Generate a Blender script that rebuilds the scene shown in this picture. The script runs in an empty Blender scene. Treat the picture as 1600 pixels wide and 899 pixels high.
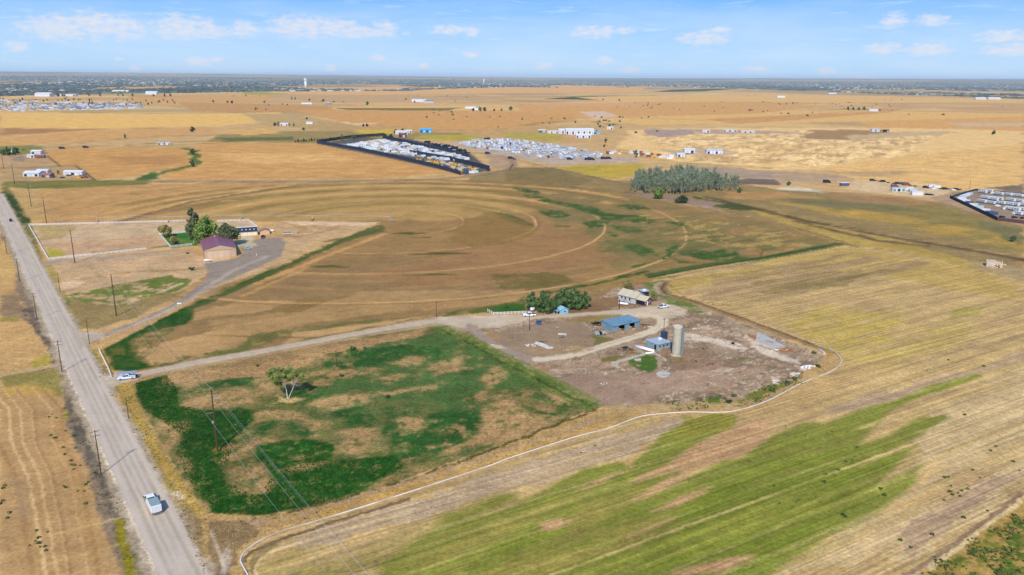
import bpy, math, random
import numpy as np
from mathutils import Matrix, Vector
random.seed(7)
RNG = np.random.default_rng(11)
S = bpy.context.scene
COL = S.collection
R = math.radians
# ------------------------------------------------------------------ camera
CAM_H = 100.0
FOCAL = 1200.0                       # in pixels of the 1600 px photograph
PITCH = math.atan((449.5 - 122.0) / FOCAL)
ROLL = R(0.43)
cam = bpy.data.cameras.new('camera')
cam.sensor_width = 36.0
cam.lens = FOCAL / 1600 * 36
cam.clip_start = 1.0
cam.clip_end = 150000.0
camo = bpy.data.objects.new('camera', cam)
COL.objects.link(camo)
_r = Vector((1, 0, 0)); _f = Vector((0, math.cos(PITCH), -math.sin(PITCH))); _u = Vector((0, math.sin(PITCH), math.cos(PITCH)))
rt = _r * math.cos(ROLL) + _u * math.sin(ROLL)
up = -_r * math.sin(ROLL) + _u * math.cos(ROLL)
camo.matrix_world = Matrix(((rt.x, up.x, -_f.x, 0), (rt.y, up.y, -_f.y, 0), (rt.z, up.z, -_f.z, CAM_H), (0, 0, 0, 1)))
S.camera = camo
# ------------------------------------------------------------------ light
SUN_EL, SUN_AZ = R(41.5), R(187.2)    # azimuth clockwise from +Y
sd = Vector((math.sin(SUN_AZ) * math.cos(SUN_EL), math.cos(SUN_AZ) * math.cos(SUN_EL), math.sin(SUN_EL)))
sun = bpy.data.lights.new('sun', 'SUN')
sun.energy = 4.6; sun.angle = R(0.5); sun.color = (1.0, 0.95, 0.87)
suno = bpy.data.objects.new('sun', sun); COL.objects.link(suno)
suno.rotation_euler = sd.to_track_quat('Z', 'Y').to_euler()
S.view_settings.view_transform = 'Standard'; S.view_settings.look = 'None'
S.view_settings.exposure = 0.0; S.view_settings.gamma = 1.0
S.cycles.volume_bounces = 0
S.cycles.max_bounces = 5

def ray(x, y):
    u = x - 800.0; v = 449.5 - y
    U = u * math.cos(ROLL) - v * math.sin(ROLL); V = u * math.sin(ROLL) + v * math.cos(ROLL)
    return U / FOCAL, math.cos(PITCH) + V / FOCAL * math.sin(PITCH), -math.sin(PITCH) + V / FOCAL * math.cos(PITCH)
def site(x, y):
    """ground point (metres) surveyed from the photograph"""
    a, b, c = ray(x, y)
    k = CAM_H / max(-c, 1e-4)
    return a * k, b * k

W = bpy.data.worlds.new('World'); S.world = W; W.use_nodes = True
def world_nodes():
    nt = W.node_tree; N = nt.nodes; Lk = nt.links
    for n in list(N): N.remove(n)
    out = N.new('ShaderNodeOutputWorld'); bg = N.new('ShaderNodeBackground')
    sky = N.new('ShaderNodeTexSky'); sky.sky_type = 'NISHITA'; sky.sun_disc = False
    sky.sun_elevation = SUN_EL; sky.sun_rotation = SUN_AZ
    sky.altitude = 1500; sky.air_density = 1.0; sky.dust_density = 0.6; sky.ozone_density = 2.0
    tc = N.new('ShaderNodeTexCoord')
    sep = N.new('ShaderNodeSeparateXYZ'); Lk.new(tc.outputs['Generated'], sep.inputs[0])
    def m(op, a, b=None, c=None):
        n = N.new('ShaderNodeMath'); n.operation = op
        for i, v in enumerate((a, b, c)):
            if v is None: continue
            if isinstance(v, (int, float)): n.inputs[i].default_value = v
            else: Lk.new(v, n.inputs[i])
        return n.outputs[0]
    az = m('MULTIPLY', m('ARCTAN2', sep.outputs[0], sep.outputs[1]), 57.29578)
    el = m('MULTIPLY', m('ARCSINE', sep.outputs[2]), 57.29578)
    comb = N.new('ShaderNodeCombineXYZ'); Lk.new(az, comb.inputs[0]); Lk.new(el, comb.inputs[1])
    def noise(scale, sx, sy, detail, off=0, rough=0.55):
        mp = N.new('ShaderNodeMapping'); mp.inputs['Scale'].default_value = (sx, sy, 1); mp.inputs['Location'].default_value = (off, off * 1.7, 0)
        Lk.new(comb.outputs[0], mp.inputs[0])
        n = N.new('ShaderNodeTexNoise'); n.inputs['Scale'].default_value = scale; n.inputs['Detail'].default_value = detail
        n.inputs['Roughness'].default_value = rough
        Lk.new(mp.outputs[0], n.inputs['Vector']); return n.outputs['Fac']
    puff = noise(1.5, 1.0, 2.2, 7, 3, 0.62)
    puffs = m('SUBTRACT', puff, 0.5)
    clouds = [(95, 44, 50, 15), (150, 38, 48, 15), (195, 44, 26, 13), (285, 42, 42, 15), (330, 48, 24, 11), (380, 45, 20, 10), (470, 42, 45, 15),
              (520, 43, 42, 12), (600, 42, 18, 8), (560, 50, 60, 8), (700, 47, 26, 6), (735, 50, 14, 7), (930, 50, 36, 8), (975, 48, 15, 5), (1100, 60, 36, 9),
              (1128, 46, 15, 4), (1397, 31, 16, 9), (1455, 32, 19, 7), (312, 96, 18, 6), (340, 94, 10, 4), (28, 73, 13, 6), (515, 108, 12, 5),
              (1380, 76, 26, 7), (1450, 78, 28, 8), (1570, 57, 34, 7), (1585, 78, 40, 8), (186, 93, 6, 3), (1330, 122, 30, 4), (664, 103, 10, 4), (590, 90, 12, 4),
              (210, 108, 10, 4), (735, 86, 12, 4), (850, 103, 16, 5), (945, 95, 14, 5), (985, 110, 18, 5), (1290, 112, 14, 5), (1180, 108, 16, 4)]
    cur = None
    for (cx, cy, w, h) in clouds:
        a, b, c = ray(cx, cy); l = math.sqrt(a * a + b * b + c * c)
        a0 = math.degrees(math.atan2(a, b)); e0 = math.degrees(math.asin(c / l))
        wa = w / FOCAL * 57.3 * 1.05; ha = h / FOCAL * 57.3 * 1.15
        dx = m('MULTIPLY', m('SUBTRACT', az, a0), 1 / wa); dy = m('MULTIPLY', m('SUBTRACT', el, e0), 1 / ha)
        q = m('SUBTRACT', 1.0, m('ADD', m('MULTIPLY', dx, dx), m('MULTIPLY', dy, dy)))
        cur = q if cur is None else m('MAXIMUM', cur, q)
    cur = m('MAXIMUM', cur, -3.0)
    v = m('ADD', cur, m('MULTIPLY', puffs, 4.2))
    def ramp(x, a, b):
        n = N.new('ShaderNodeMapRange'); n.interpolation_type = 'SMOOTHSTEP'
        Lk.new(x, n.inputs[0]); n.inputs[1].default_value = a; n.inputs[2].default_value = b
        return n.outputs[0]
    cm = m('MULTIPLY', ramp(v, -0.5, 1.4), 0.80)
    # thin veils everywhere, denser toward the horizon
    wis = noise(0.12, 1.0, 5.0, 5, 11)
    low = ramp(el, 9.0, 0.0)
    veil = m('MULTIPLY', ramp(wis, 0.36, 0.72), m('ADD', 0.12, m('MULTIPLY', low, 0.30)))
    str_ = noise(0.42, 0.8, 6.5, 7, 41, 0.62); veil = m('MAXIMUM', veil, m('MULTIPLY', ramp(str_, 0.50, 0.74), 0.50))
    small = noise(0.55, 1.0, 3.6, 3, 29)
    spk = m('MULTIPLY', ramp(small, 0.55, 0.78), m('MULTIPLY', low, 0.30))
    veil = m('MAXIMUM', veil, spk)
    hsv = N.new('ShaderNodeHueSaturation'); hsv.inputs['Saturation'].default_value = SKY_SAT; hsv.inputs['Value'].default_value = SKY_VAL
    hsv.inputs['Hue'].default_value = SKY_HUE
    Lk.new(sky.outputs[0], hsv.inputs['Color'])
    mx = N.new('ShaderNodeMix'); mx.data_type = 'RGBA'
    cr = N.new('ShaderNodeValToRGB'); Lk.new(ramp(el, -1.0, 60.0), cr.inputs[0])
    cr.color_ramp.elements[0].position = 0.0; cr.color_ramp.elements[0].color = (6.4, 9.4, 12.6, 1)
    cr.color_ramp.elements[1].position = 1.0; cr.color_ramp.elements[1].color = (1.0, 2.6, 7.0, 1)
    e = cr.color_ramp.elements.new(0.035); e.color = (1.5, 5.4, 12.4, 1)
    mb_ = N.new('ShaderNodeMix'); mb_.data_type = 'RGBA'; mb_.inputs['Factor'].default_value = 0.9
    Lk.new(hsv.outputs[0], mb_.inputs['A']); Lk.new(cr.outputs[0], mb_.inputs['B'])
    Lk.new(veil, mx.inputs['Factor']); Lk.new(mb_.outputs['Result'], mx.inputs['A']); mx.inputs['B'].default_value = (8.4, 10.0, 12.4, 1)
    mx2 = N.new('ShaderNodeMix'); mx2.data_type = 'RGBA'
    Lk.new(cm, mx2.inputs['Factor']); Lk.new(mx.outputs['Result'], mx2.inputs['A']); mx2.inputs['B'].default_value = (9.6, 9.8, 10.7, 1)
    Lk.new(mx2.outputs['Result'], bg.inputs[0]); bg.inputs[1].default_value = 0.085
    Lk.new(bg.outputs[0], out.inputs[0])
SKY_SAT, SKY_VAL, SKY_HUE = 1.0, 1.0, 0.5
world_nodes()

# ------------------------------------------------------------------ colour helpers
K = (1.09, 1.19, 1.42)                              # measured light on level ground, photo value -> base colour
def lin(c):
    c = c / 255.0
    return c / 12.92 if c <= 0.04045 else ((c + 0.055) / 1.055) ** 2.4
def alb(r, g, b, k=None):
    k = k or K
    return np.array([min(lin(r) / k[0], .85), min(lin(g) / k[1], .85), min(lin(b) / k[2], .85)])

# ------------------------------------------------------------------ noise in numpy
def _hash(ix, iy, seed):
    h = (ix.astype(np.int64) * 374761393 + iy.astype(np.int64) * 668265263 + seed * 974634777) & 0xffffffff
    h = ((h ^ (h >> 13)) * 1274126177) & 0xffffffff
    h = (h ^ (h >> 16)) & 0xffffffff
    return (h / 4294967295.0).astype(np.float32)
def vn(x, y, seed):
    ix = np.floor(x); iy = np.floor(y); fx = (x - ix).astype(np.float32); fy = (y - iy).astype(np.float32)
    fx = fx * fx * (3 - 2 * fx); fy = fy * fy * (3 - 2 * fy)
    a = _hash(ix, iy, seed); b = _hash(ix + 1, iy, seed); c = _hash(ix, iy + 1, seed); d = _hash(ix + 1, iy + 1, seed)
    return (a * (1 - fx) + b * fx) * (1 - fy) + (c * (1 - fx) + d * fx) * fy
def fbm(x, y, seed, octv=4, gain=0.55):
    s = 0; a = 1; t = 0
    ca, sa = math.cos(0.7), math.sin(0.7)
    for i in range(octv):
        s = s + a * vn(x, y, seed + i * 17); t += a; a *= gain
        x, y = (x * ca - y * sa) * 2.03 + 5.1, (x * sa + y * ca) * 2.03 + 9.7
    return s / t                       # 0..1
def sst(a, b, x):
    t = np.clip((x - a) / (b - a), 0, 1); return t * t * (3 - 2 * t)

# ------------------------------------------------------------------ terrain
def terrain(x, y):
    x = np.asarray(x, float); y = np.asarray(y, float)
    D = np.hypot(x, y)
    z = 5.0 * sst(1500, 5000, D) * (fbm(x / 900, y / 900, 5, 3) - 0.5) * 2
    # gravel workings: low spoil mounds
    gx, gy = site(1260, 240)
    m = np.exp(-(((x - gx) / 230) ** 2 + ((y - gy) / 210) ** 2) ** 2)
    z = z + m * 7.0 * (fbm(x / 34, y / 46, 9, 5, .62) - 0.42) * 2
    # far rise on the horizon
    az = np.degrees(np.arctan2(x, y))
    top = np.interp(az, [-60, -34, -20, -8, 0, 8, 20, 32, 60], [200, 195, 165, 140, 118, 125, 165, 190, 200])
    z = z + sst(13000, 33000, D) * top * (0.9 + 0.2 * fbm(x / 5000, y / 5000, 3, 3))
    return z
def tz(x, y): return float(terrain(x, y))

def wpts(pts): return np.array([site(*p) for p in pts])
def sdf(x, y, P):
    n = len(P); d2 = np.full(x.shape, 1e18); ins = np.zeros(x.shape, bool)
    for i in range(n):
        ax, ay = P[i]; bx, by = P[(i + 1) % n]
        ex, ey = bx - ax, by - ay; L = ex * ex + ey * ey + 1e-9
        t = np.clip(((x - ax) * ex + (y - ay) * ey) / L, 0, 1)
        d2 = np.minimum(d2, (x - ax - t * ex) ** 2 + (y - ay - t * ey) ** 2)
        c = ((ay > y) != (by > y))
        if abs(ey) > 1e-9: ins ^= c & (x < (y - ay) / ey * ex + ax)
    d = np.sqrt(d2); return np.where(ins, -d, d)
def ldist(x, y, P, vec=False):
    d2 = np.full(x.shape, 1e18); vx = np.zeros(x.shape); vy = np.zeros(x.shape)
    for i in range(len(P) - 1):
        ax, ay = P[i]; bx, by = P[i + 1]
        ex, ey = bx - ax, by - ay; L = ex * ex + ey * ey + 1e-9
        t = np.clip(((x - ax) * ex + (y - ay) * ey) / L, 0, 1)
        qx = x - ax - t * ex; qy = y - ay - t * ey; q = qx * qx + qy * qy
        if vec: k = q < d2; vx = np.where(k, qx, vx); vy = np.where(k, qy, vy)
        d2 = np.minimum(d2, q)
    return (np.sqrt(d2), vx, vy) if vec else np.sqrt(d2)
def blur_w(ix, vx, vy):
    """how wide the sheet's own resolution is in the direction (vx, vy)"""
    n = np.hypot(vx, vy) + 1e-9; c = np.abs(vx * GX[ix] + vy * GY[ix]) / (n * GD[ix])
    return np.sqrt((c * RSP[ix]) ** 2 + (1 - c * c) * TSP[ix] ** 2)

# polar fan of vertices: fine near, coarser far
NA, ND = 1200, 760
th = np.radians(np.linspace(-43, 43, NA))
dep = np.concatenate([np.linspace(47, 3.0, 570), np.geomspace(2.95, 0.16, ND - 570)])
rad = CAM_H / np.tan(np.radians(dep))
TH, RD = np.meshgrid(th, rad)
GX = (RD * np.sin(TH)).ravel(); GY = (RD * np.cos(TH)).ravel(); GD = RD.ravel()
C = np.zeros((GX.size, 3), np.float32)
RSP = GD * GD / CAM_H * R(.078) * .55  # half the radial spacing of the sheet's vertices
TSP = GD * R(86 / NA) * .55
AXIS = R(32.5)                        # the survey grid of the farm
UX = GX * math.cos(AXIS) + GY * math.sin(AXIS); VY = -GX * math.sin(AXIS) + GY * math.cos(AXIS)
def lerp(m, col):
    global C
    C += ((np.asarray(col, np.float32) - C) * m[:, None]).astype(np.float32)
def base_paint():
    n1 = fbm(GX / 260, GY / 260, 21, 4); n2 = fbm(UX / 90, VY / 25, 22, 4)
    C[:] = alb(200, 166, 116)
    lerp(sst(.4, .75, n1) * .7, alb(190, 146, 92)); lerp(sst(.5, .8, n2) * .5, alb(222, 184, 124))
    # patchwork of sections far out
    cu = np.floor(UX / 820); cv = np.floor(VY / 640); hsh = _hash(cu, cv, 77)
    far = sst(1500, 2200, GD)
    pal = [(216, 174, 112), (230, 192, 128), (204, 162, 108), (210, 168, 110), (194, 158, 110), (224, 184, 122), (182, 156, 108)]
    for i, p in enumerate(pal):
        lerp(far * ((hsh * 7).astype(int) == i) * .75, alb(*p))
    h2 = _hash(np.floor(UX / 410 + 3 * hsh), np.floor(VY / (110 + 90 * (hsh > .5))), 78)
    for i, p in enumerate([(228, 190, 122), (196, 156, 104), (212, 170, 108), (184, 148, 100), (232, 196, 130)]):
        lerp(far * ((h2 * 8).astype(int) == i) * .5, alb(*p))
    for q, per in ((UX, 820), (VY, 640)):
        d = np.abs((q / per + .5) % 1 - .5) * per; bw = np.maximum(4, RSP * .8)
        lerp(far * sst(5 + bw, 3, d) * np.clip(9 / bw, 0, 1) * .6 * (hsh > .35), alb(156, 138, 100))
    n3 = fbm(GX / 700, GY / 350, 31, 4)
    lerp(far * sst(.58, .72, n3) * .55, alb(150, 132, 84))
    n4 = fbm(GX / 420, GY / 160, 35, 4)
    lerp(far * sst(.6, .75, n4) * .5, alb(176, 150, 122))
    # built-up, wooded belt and far range
    tn = fbm(GX / 900, GY / 1500, 41, 4)
    lerp(sst(5200, 9500, GD) * sst(.42, .62, tn) * .7, alb(124, 124, 92))
    lerp(sst(12000, 17000, GD) * .7, alb(120, 128, 108))
    lerp(sst(15000, 26000, GD) * sst(.45, .62, fbm(GX / 2500, GY / 1800, 44, 4)) * .8, alb(186, 168, 130))
base_paint()
def paint(pts, col, amp=None, soft=None, alpha=1.0, patch=None, world=False, nscale=None, streak=False):
    P = np.array(pts, float) if world else wpts(pts)
    c = P.mean(0); Dc = math.hypot(*c)
    amp = (.008 * min(Dc, 1200)) if amp is None else amp
    soft = (.0028 * Dc) if soft is None else soft
    mg = amp * 1.5 + soft + 1
    lo = P.min(0) - mg; hi = P.max(0) + mg
    ix = np.nonzero((GX > lo[0]) & (GX < hi[0]) & (GY > lo[1]) & (GY < hi[1]))[0]
    if ix.size == 0: return
    x = GX[ix]; y = GY[ix]
    ns = nscale or max(amp * 3.2, 1.2)
    if amp > 0:
        if streak: nx, ny = UX[ix] / (ns * 4), VY[ix] / ns
        else: nx, ny = x / ns, y / ns
        a1 = (fbm(nx, ny, 51, 4, .65) - .5) * 2.6 * amp; a2 = (fbm(nx, ny, 61, 4, .65) - .5) * 2.6 * amp
        if streak: x = x + a1 * 2.2 * math.cos(AXIS) - a2 * .35 * math.sin(AXIS); y = y + a1 * 2.2 * math.sin(AXIS) + a2 * .35 * math.cos(AXIS)
        else: x = x + a1; y = y + a2
    m = sst(soft, -soft, sdf(x, y, P)) * alpha
    if patch:
        sc, th0, w, seed = patch[:4]; an = patch[4] if len(patch) > 4 else 1
        n = fbm(UX[ix] / (sc * an), VY[ix] / sc, seed, 5, .62)
        m = m * sst(th0 - w, th0 + w, n)
    C[ix] += (alb(*col).astype(np.float32) - C[ix]) * m[:, None].astype(np.float32)
def line(pts, width, col, soft=None, alpha=1.0, amp=0.0, patch=None, world=False):
    P = np.array(pts, float) if world else wpts(pts)
    Dc = math.hypot(*P.mean(0)); soft = .0016 * Dc if soft is None else soft
    mg = width + soft + amp * 2 + 1 + Dc * Dc / CAM_H * .0015
    lo = P.min(0) - mg; hi = P.max(0) + mg
    ix = np.nonzero((GX > lo[0]) & (GX < hi[0]) & (GY > lo[1]) & (GY < hi[1]))[0]
    if ix.size == 0: return
    x = GX[ix]; y = GY[ix]
    if amp: x = x + (fbm(x / (amp * 4), y / (amp * 4), 71, 3) - .5) * 3 * amp; y = y + (fbm(GX[ix] / (amp * 4), y / (amp * 4), 81, 3) - .5) * 3 * amp
    dd, vx, vy = ldist(x, y, P, True); bw = np.maximum(soft, blur_w(ix, vx, vy) * 1.3)
    m = sst(width / 2 + bw, width / 2 - bw, dd) * alpha * np.clip((width + bw * .5) / (bw * 2.0), 0, 1) ** .7
    if patch:
        sc, th0, w, seed = patch[:4]
        m = m * sst(th0 - w, th0 + w, fbm(GX[ix] / sc, GY[ix] / sc, seed, 4, .6))
    C[ix] += (alb(*col).astype(np.float32) - C[ix]) * m[:, None].astype(np.float32)
PV = np.array(site(611, 346.5))       # centre of the irrigation pivot
def ring(r, width, col, a0=-180, a1=180, alpha=1.0, soft=None, patch=None):
    """concentric wheel track; angles in degrees ccw from +X about the pivot"""
    dx = GX - PV[0]; dy = GY - PV[1]; rr = np.hypot(dx, dy)
    ix = np.nonzero(np.abs(rr - r) < width + 14)[0]
    a = np.degrees(np.arctan2(dy[ix], dx[ix])); a = (a - a0) % 360
    sp = (a1 - a0) if a1 - a0 < 360 else 360
    on = (sst(0, 6, a) * sst(sp, sp - 6, a)) if sp < 360 else 1.0
    s = soft or .5
    bw = np.maximum(s, blur_w(ix, dx[ix], dy[ix]) * 1.3)
    wob = (fbm(GX[ix] / 14, GY[ix] / 14, 91, 2) - .5) * 1.6
    m = sst(width / 2 + bw, width / 2 - bw, np.abs(rr[ix] - r + wob)) * alpha * on * np.clip((width + bw * .5) / (bw * 2.0), 0, 1) ** .7
    if patch:
        m = m * sst(patch[1] - patch[2], patch[1] + patch[2], fbm(GX[ix] / patch[0], GY[ix] / patch[0], patch[3], 4))
    C[ix] += (alb(*col).astype(np.float32) - C[ix]) * m[:, None].astype(np.float32)
# ------------------------------------------------------------------ what grows and lies where
def paint_far():
    P = paint
    P([(0, 176), (250, 178), (440, 176), (430, 190), (330, 198), (150, 202), (0, 200)], (228, 184, 106))
    P([(0, 200), (150, 202), (260, 200), (60, 212), (0, 212)], (172, 128, 82), soft=12)
    P([(0, 212), (150, 203), (330, 199), (340, 208), (150, 222), (0, 228)], (206, 160, 100))
    line([(0, 236), (100, 226), (180, 218), (260, 213), (340, 211)], 9, (140, 122, 70), amp=8)
    line([(0, 215), (110, 207), (200, 203)], 8, (226, 184, 128), amp=8)
    P([(200, 150), (420, 150), (420, 160), (300, 166), (200, 162)], (208, 162, 100))
    P([(280, 160), (520, 166), (520, 176), (300, 174)], (196, 148, 90))
    P([(380, 142), (450, 144), (440, 149), (380, 148)], (168, 158, 72))
    P([(440, 138), (860, 133), (1010, 136), (1000, 144), (560, 148), (420, 146)], (222, 172, 104))
    P([(0, 128), (300, 131), (420, 138), (420, 144), (200, 146), (0, 141)], (206, 162, 112), alpha=.6)
    P([(400, 148), (640, 148), (760, 158), (500, 162)], (196, 160, 110))
    P([(520, 169), (720, 169), (700, 173), (560, 174)], (132, 116, 62))
    P([(460, 172), (720, 173), (900, 176), (900, 190), (760, 202), (660, 202), (540, 192)], (206, 156, 92))
    P([(400, 185), (470, 182), (560, 195), (560, 206), (460, 200)], (178, 152, 100), alpha=.7)
    P([(520, 190), (560, 192), (600, 194), (560, 196)], (226, 190, 140))
    P([(380, 178), (450, 178), (480, 192), (420, 200)], (190, 160, 106), patch=(120, .45, .1, 3))
    for q in ([(848, 155), (920, 150), (1000, 150), (960, 157)], [(960, 151), (1030, 149), (1010, 153)], [(1015, 144), (1060, 140), (1160, 138), (1100, 143)]):
        P(q, (74, 92, 52), amp=25)
    P([(900, 152), (1010, 150), (1100, 148), (1400, 152), (1600, 156), (1600, 160), (1200, 160), (960, 160)], (222, 178, 110))
    P([(800, 165), (1100, 160), (1300, 165), (1180, 178), (960, 182), (830, 178)], (210, 160, 96))
    P([(940, 185), (1340, 172), (1600, 178), (1600, 188), (1340, 190), (1000, 196)], (222, 178, 108))
    P([(1340, 190), (1600, 182), (1600, 205), (1360, 200)], (214, 164, 98))
    line([(980, 184), (1100, 188), (1200, 186), (1240, 180), (1330, 174), (1420, 165)], 9, (128, 112, 72), amp=6)
    line([(820, 196), (870, 190), (930, 190), (960, 196)], 20, (150, 130, 74), amp=14)
    P([(1100, 186), (1330, 176), (1420, 168), (1390, 176), (1240, 188), (1150, 194)], (196, 142, 90), alpha=.7)
    P([(905, 175), (945, 174), (965, 182), (930, 186)], (214, 184, 160))
    P([(1480, 192), (1600, 192), (1600, 197), (1500, 198)], (206, 176, 140))
    P([(820, 160), (990, 162), (1010, 168), (840, 166)], (214, 166, 112), alpha=.6)
    line([(0, 156), (60, 156), (300, 150)], 22, (110, 112, 72), amp=20)
    # grassland behind the walled lot
    P([(335, 212), (420, 205), (600, 205), (720, 208), (720, 218), (560, 216), (500, 224), (400, 222), (310, 222)], (156, 136, 82), amp=18)
    P([(340, 216), (460, 213), (460, 219), (360, 221)], (104, 106, 60), amp=14)
    P([(540, 204), (640, 202), (650, 209), (570, 210)], (202, 172, 68))
    P([(660, 210), (750, 212), (770, 218), (700, 220), (650, 216)], (176, 162, 62))
    P([(780, 206), (860, 206), (880, 214), (870, 222), (800, 218)], (178, 160, 78))
    line([(560, 194), (700, 204), (900, 199), (1000, 200)], 7, (150, 130, 84))
    P([(340, 205), (420, 200), (440, 208), (380, 212)], (214, 170, 104))
    # big swept fields behind the pivot
    P([(250, 268), (300, 232), (320, 222), (497, 224), (600, 245), (715, 270), (600, 278), (250, 282)], (204, 156, 94))
    P([(330, 240), (520, 240), (560, 252), (380, 256)], (222, 176, 112), alpha=.8, soft=14)
    P([(0, 262), (60, 238), (100, 231), (300, 230), (306, 256), (220, 272), (150, 283)], (202, 154, 92))
    P([(165, 245), (290, 243), (290, 256), (190, 258)], (176, 130, 80), alpha=.7, soft=16)
    P([(0, 238), (70, 234), (92, 262), (60, 262), (0, 262)], (186, 152, 112))
    P([(0, 262), (118, 260), (150, 283), (0, 286)], (180, 150, 104))
    P([(20, 245), (42, 244), (44, 252), (22, 252)], (150, 134, 116))
    P([(0, 228), (70, 228), (78, 240), (0, 243)], (136, 132, 72))
    line([(0, 233), (70, 231), (130, 229), (260, 228), (300, 226), (400, 219)], 9, (116, 112, 58), amp=5)
    line([(0, 262), (118, 259)], 2.2, (120, 96, 66)); line([(74, 244), (94, 260)], 2.5, (120, 100, 72)); line([(118, 259), (150, 283)], 3, (120, 104, 72))
    line([(200, 227), (270, 222), (400, 219)], 10, (104, 112, 52), amp=7)
    line([(285, 231), (303, 236), (302, 252), (309, 256), (290, 262), (262, 268), (236, 274), (220, 281)], 9, (92, 112, 46), amp=6)
    P([(218, 276), (245, 268), (250, 279), (215, 284)], (74, 104, 40), amp=5)
    P([(0, 284), (230, 281), (240, 287), (150, 294), (40, 296), (0, 290)], (128, 122, 62), amp=4)
    line([(0, 285), (100, 284), (230, 282)], 4, (96, 92, 58), amp=2)
    line([(46, 293), (104, 291)], 5, (70, 84, 38), amp=3); line([(150, 294), (230, 287)], 5, (74, 90, 40), amp=3)
    P([(12, 298), (100, 295), (240, 288), (420, 285), (465, 288), (300, 310), (180, 345), (45, 352)], (192, 150, 96))
    P([(16, 298), (60, 297), (70, 345), (44, 352)], (188, 160, 104), alpha=.6)
    # gravel workings
    P([(985, 203), (1110, 200), (1400, 200), (1600, 205), (1600, 226), (1420, 246), (1330, 262), (1200, 270), (1050, 250), (960, 232)], (230, 192, 132), amp=16)
    P([(1000, 208), (1320, 204), (1460, 208), (1420, 240), (1280, 262), (1100, 256)], (250, 214, 156), patch=(26, .5, .12, 15, 2.2), amp=16)
    P([(1000, 208), (1320, 204), (1480, 208), (1400, 240), (1280, 262), (1060, 250)], (194, 158, 112), patch=(11, .54, .12, 19, 2.0), amp=14)
    P([(1008, 203), (1085, 202), (1090, 210), (1030, 215), (1005, 208)], (172, 148, 138), amp=7)
    P([(1060, 201), (1200, 204), (1260, 209), (1100, 210)], (186, 160, 138), amp=8)
    P([(1270, 204), (1380, 203), (1400, 210), (1330, 220), (1255, 216)], (166, 134, 94), amp=12)
    P([(1320, 212), (1480, 205), (1500, 208), (1330, 220)], (200, 172, 130), amp=10)
    P([(1030, 236), (1140, 234), (1150, 243), (1060, 246)], (196, 172, 140), amp=7)
    P([(1290, 262), (1400, 246), (1600, 224), (1600, 300), (1480, 295), (1400, 283), (1340, 283)], (224, 182, 118), amp=8)
    P([(1300, 268), (1440, 268), (1380, 276), (1330, 276)], (178, 150, 112), alpha=.8, soft=10)
    P([(1060, 258), (1200, 266), (1330, 276), (1300, 290), (1200, 285), (1090, 270)], (180, 154, 124), amp=8)
    line([(1080, 256), (1130, 259), (1200, 264)], 7, (118, 112, 62), amp=6)
    P([(1060, 262), (1220, 270), (1200, 280), (1100, 276)], (170, 148, 128), amp=8)
    P([(1150, 285), (1320, 284), (1340, 300), (1160, 296)], (206, 168, 116), amp=6, alpha=.7)
    P([(1215, 293), (1250, 292), (1310, 302), (1250, 304), (1222, 301)], (208, 196, 170), amp=3)
    P([(1330, 282), (1400, 283), (1490, 296), (1480, 312), (1400, 305), (1320, 296)], (212, 184, 144), amp=5)
    # lots
    P([(495, 225), (560, 215), (640, 217), (735, 240), (768, 266), (728, 274), (600, 246)], (96, 92, 88), amp=1)
    P([(520, 226), (600, 222), (700, 236), (730, 246), (690, 250), (600, 238)], (188, 180, 170), amp=3)
    P([(700, 224), (740, 219), (800, 217), (900, 230), (950, 244), (1000, 248), (1000, 254), (865, 258), (800, 246), (755, 238)], (186, 166, 148), amp=5)
    P([(760, 243), (810, 246), (808, 256), (780, 264), (768, 262)], (178, 150, 120), amp=4)
    P([(1482, 302), (1520, 297), (1600, 300), (1600, 350), (1560, 342)], (150, 132, 112), amp=1)
    P([(1600, 288), (1540, 294), (1600, 302)], (130, 114, 98), amp=2)
    P([(1452, 308), (1482, 303), (1560, 340), (1600, 348), (1600, 354), (1550, 350), (1500, 332)], (176, 150, 122), amp=2)
    # yellow field
    P([(866, 262), (930, 257), (1005, 256), (1009, 269), (960, 280), (905, 272)], (188, 162, 66), amp=3)
    P([(880, 262), (940, 260), (930, 270), (890, 268)], (150, 146, 56), amp=4, patch=(30, .5, .1, 5, 3))
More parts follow.
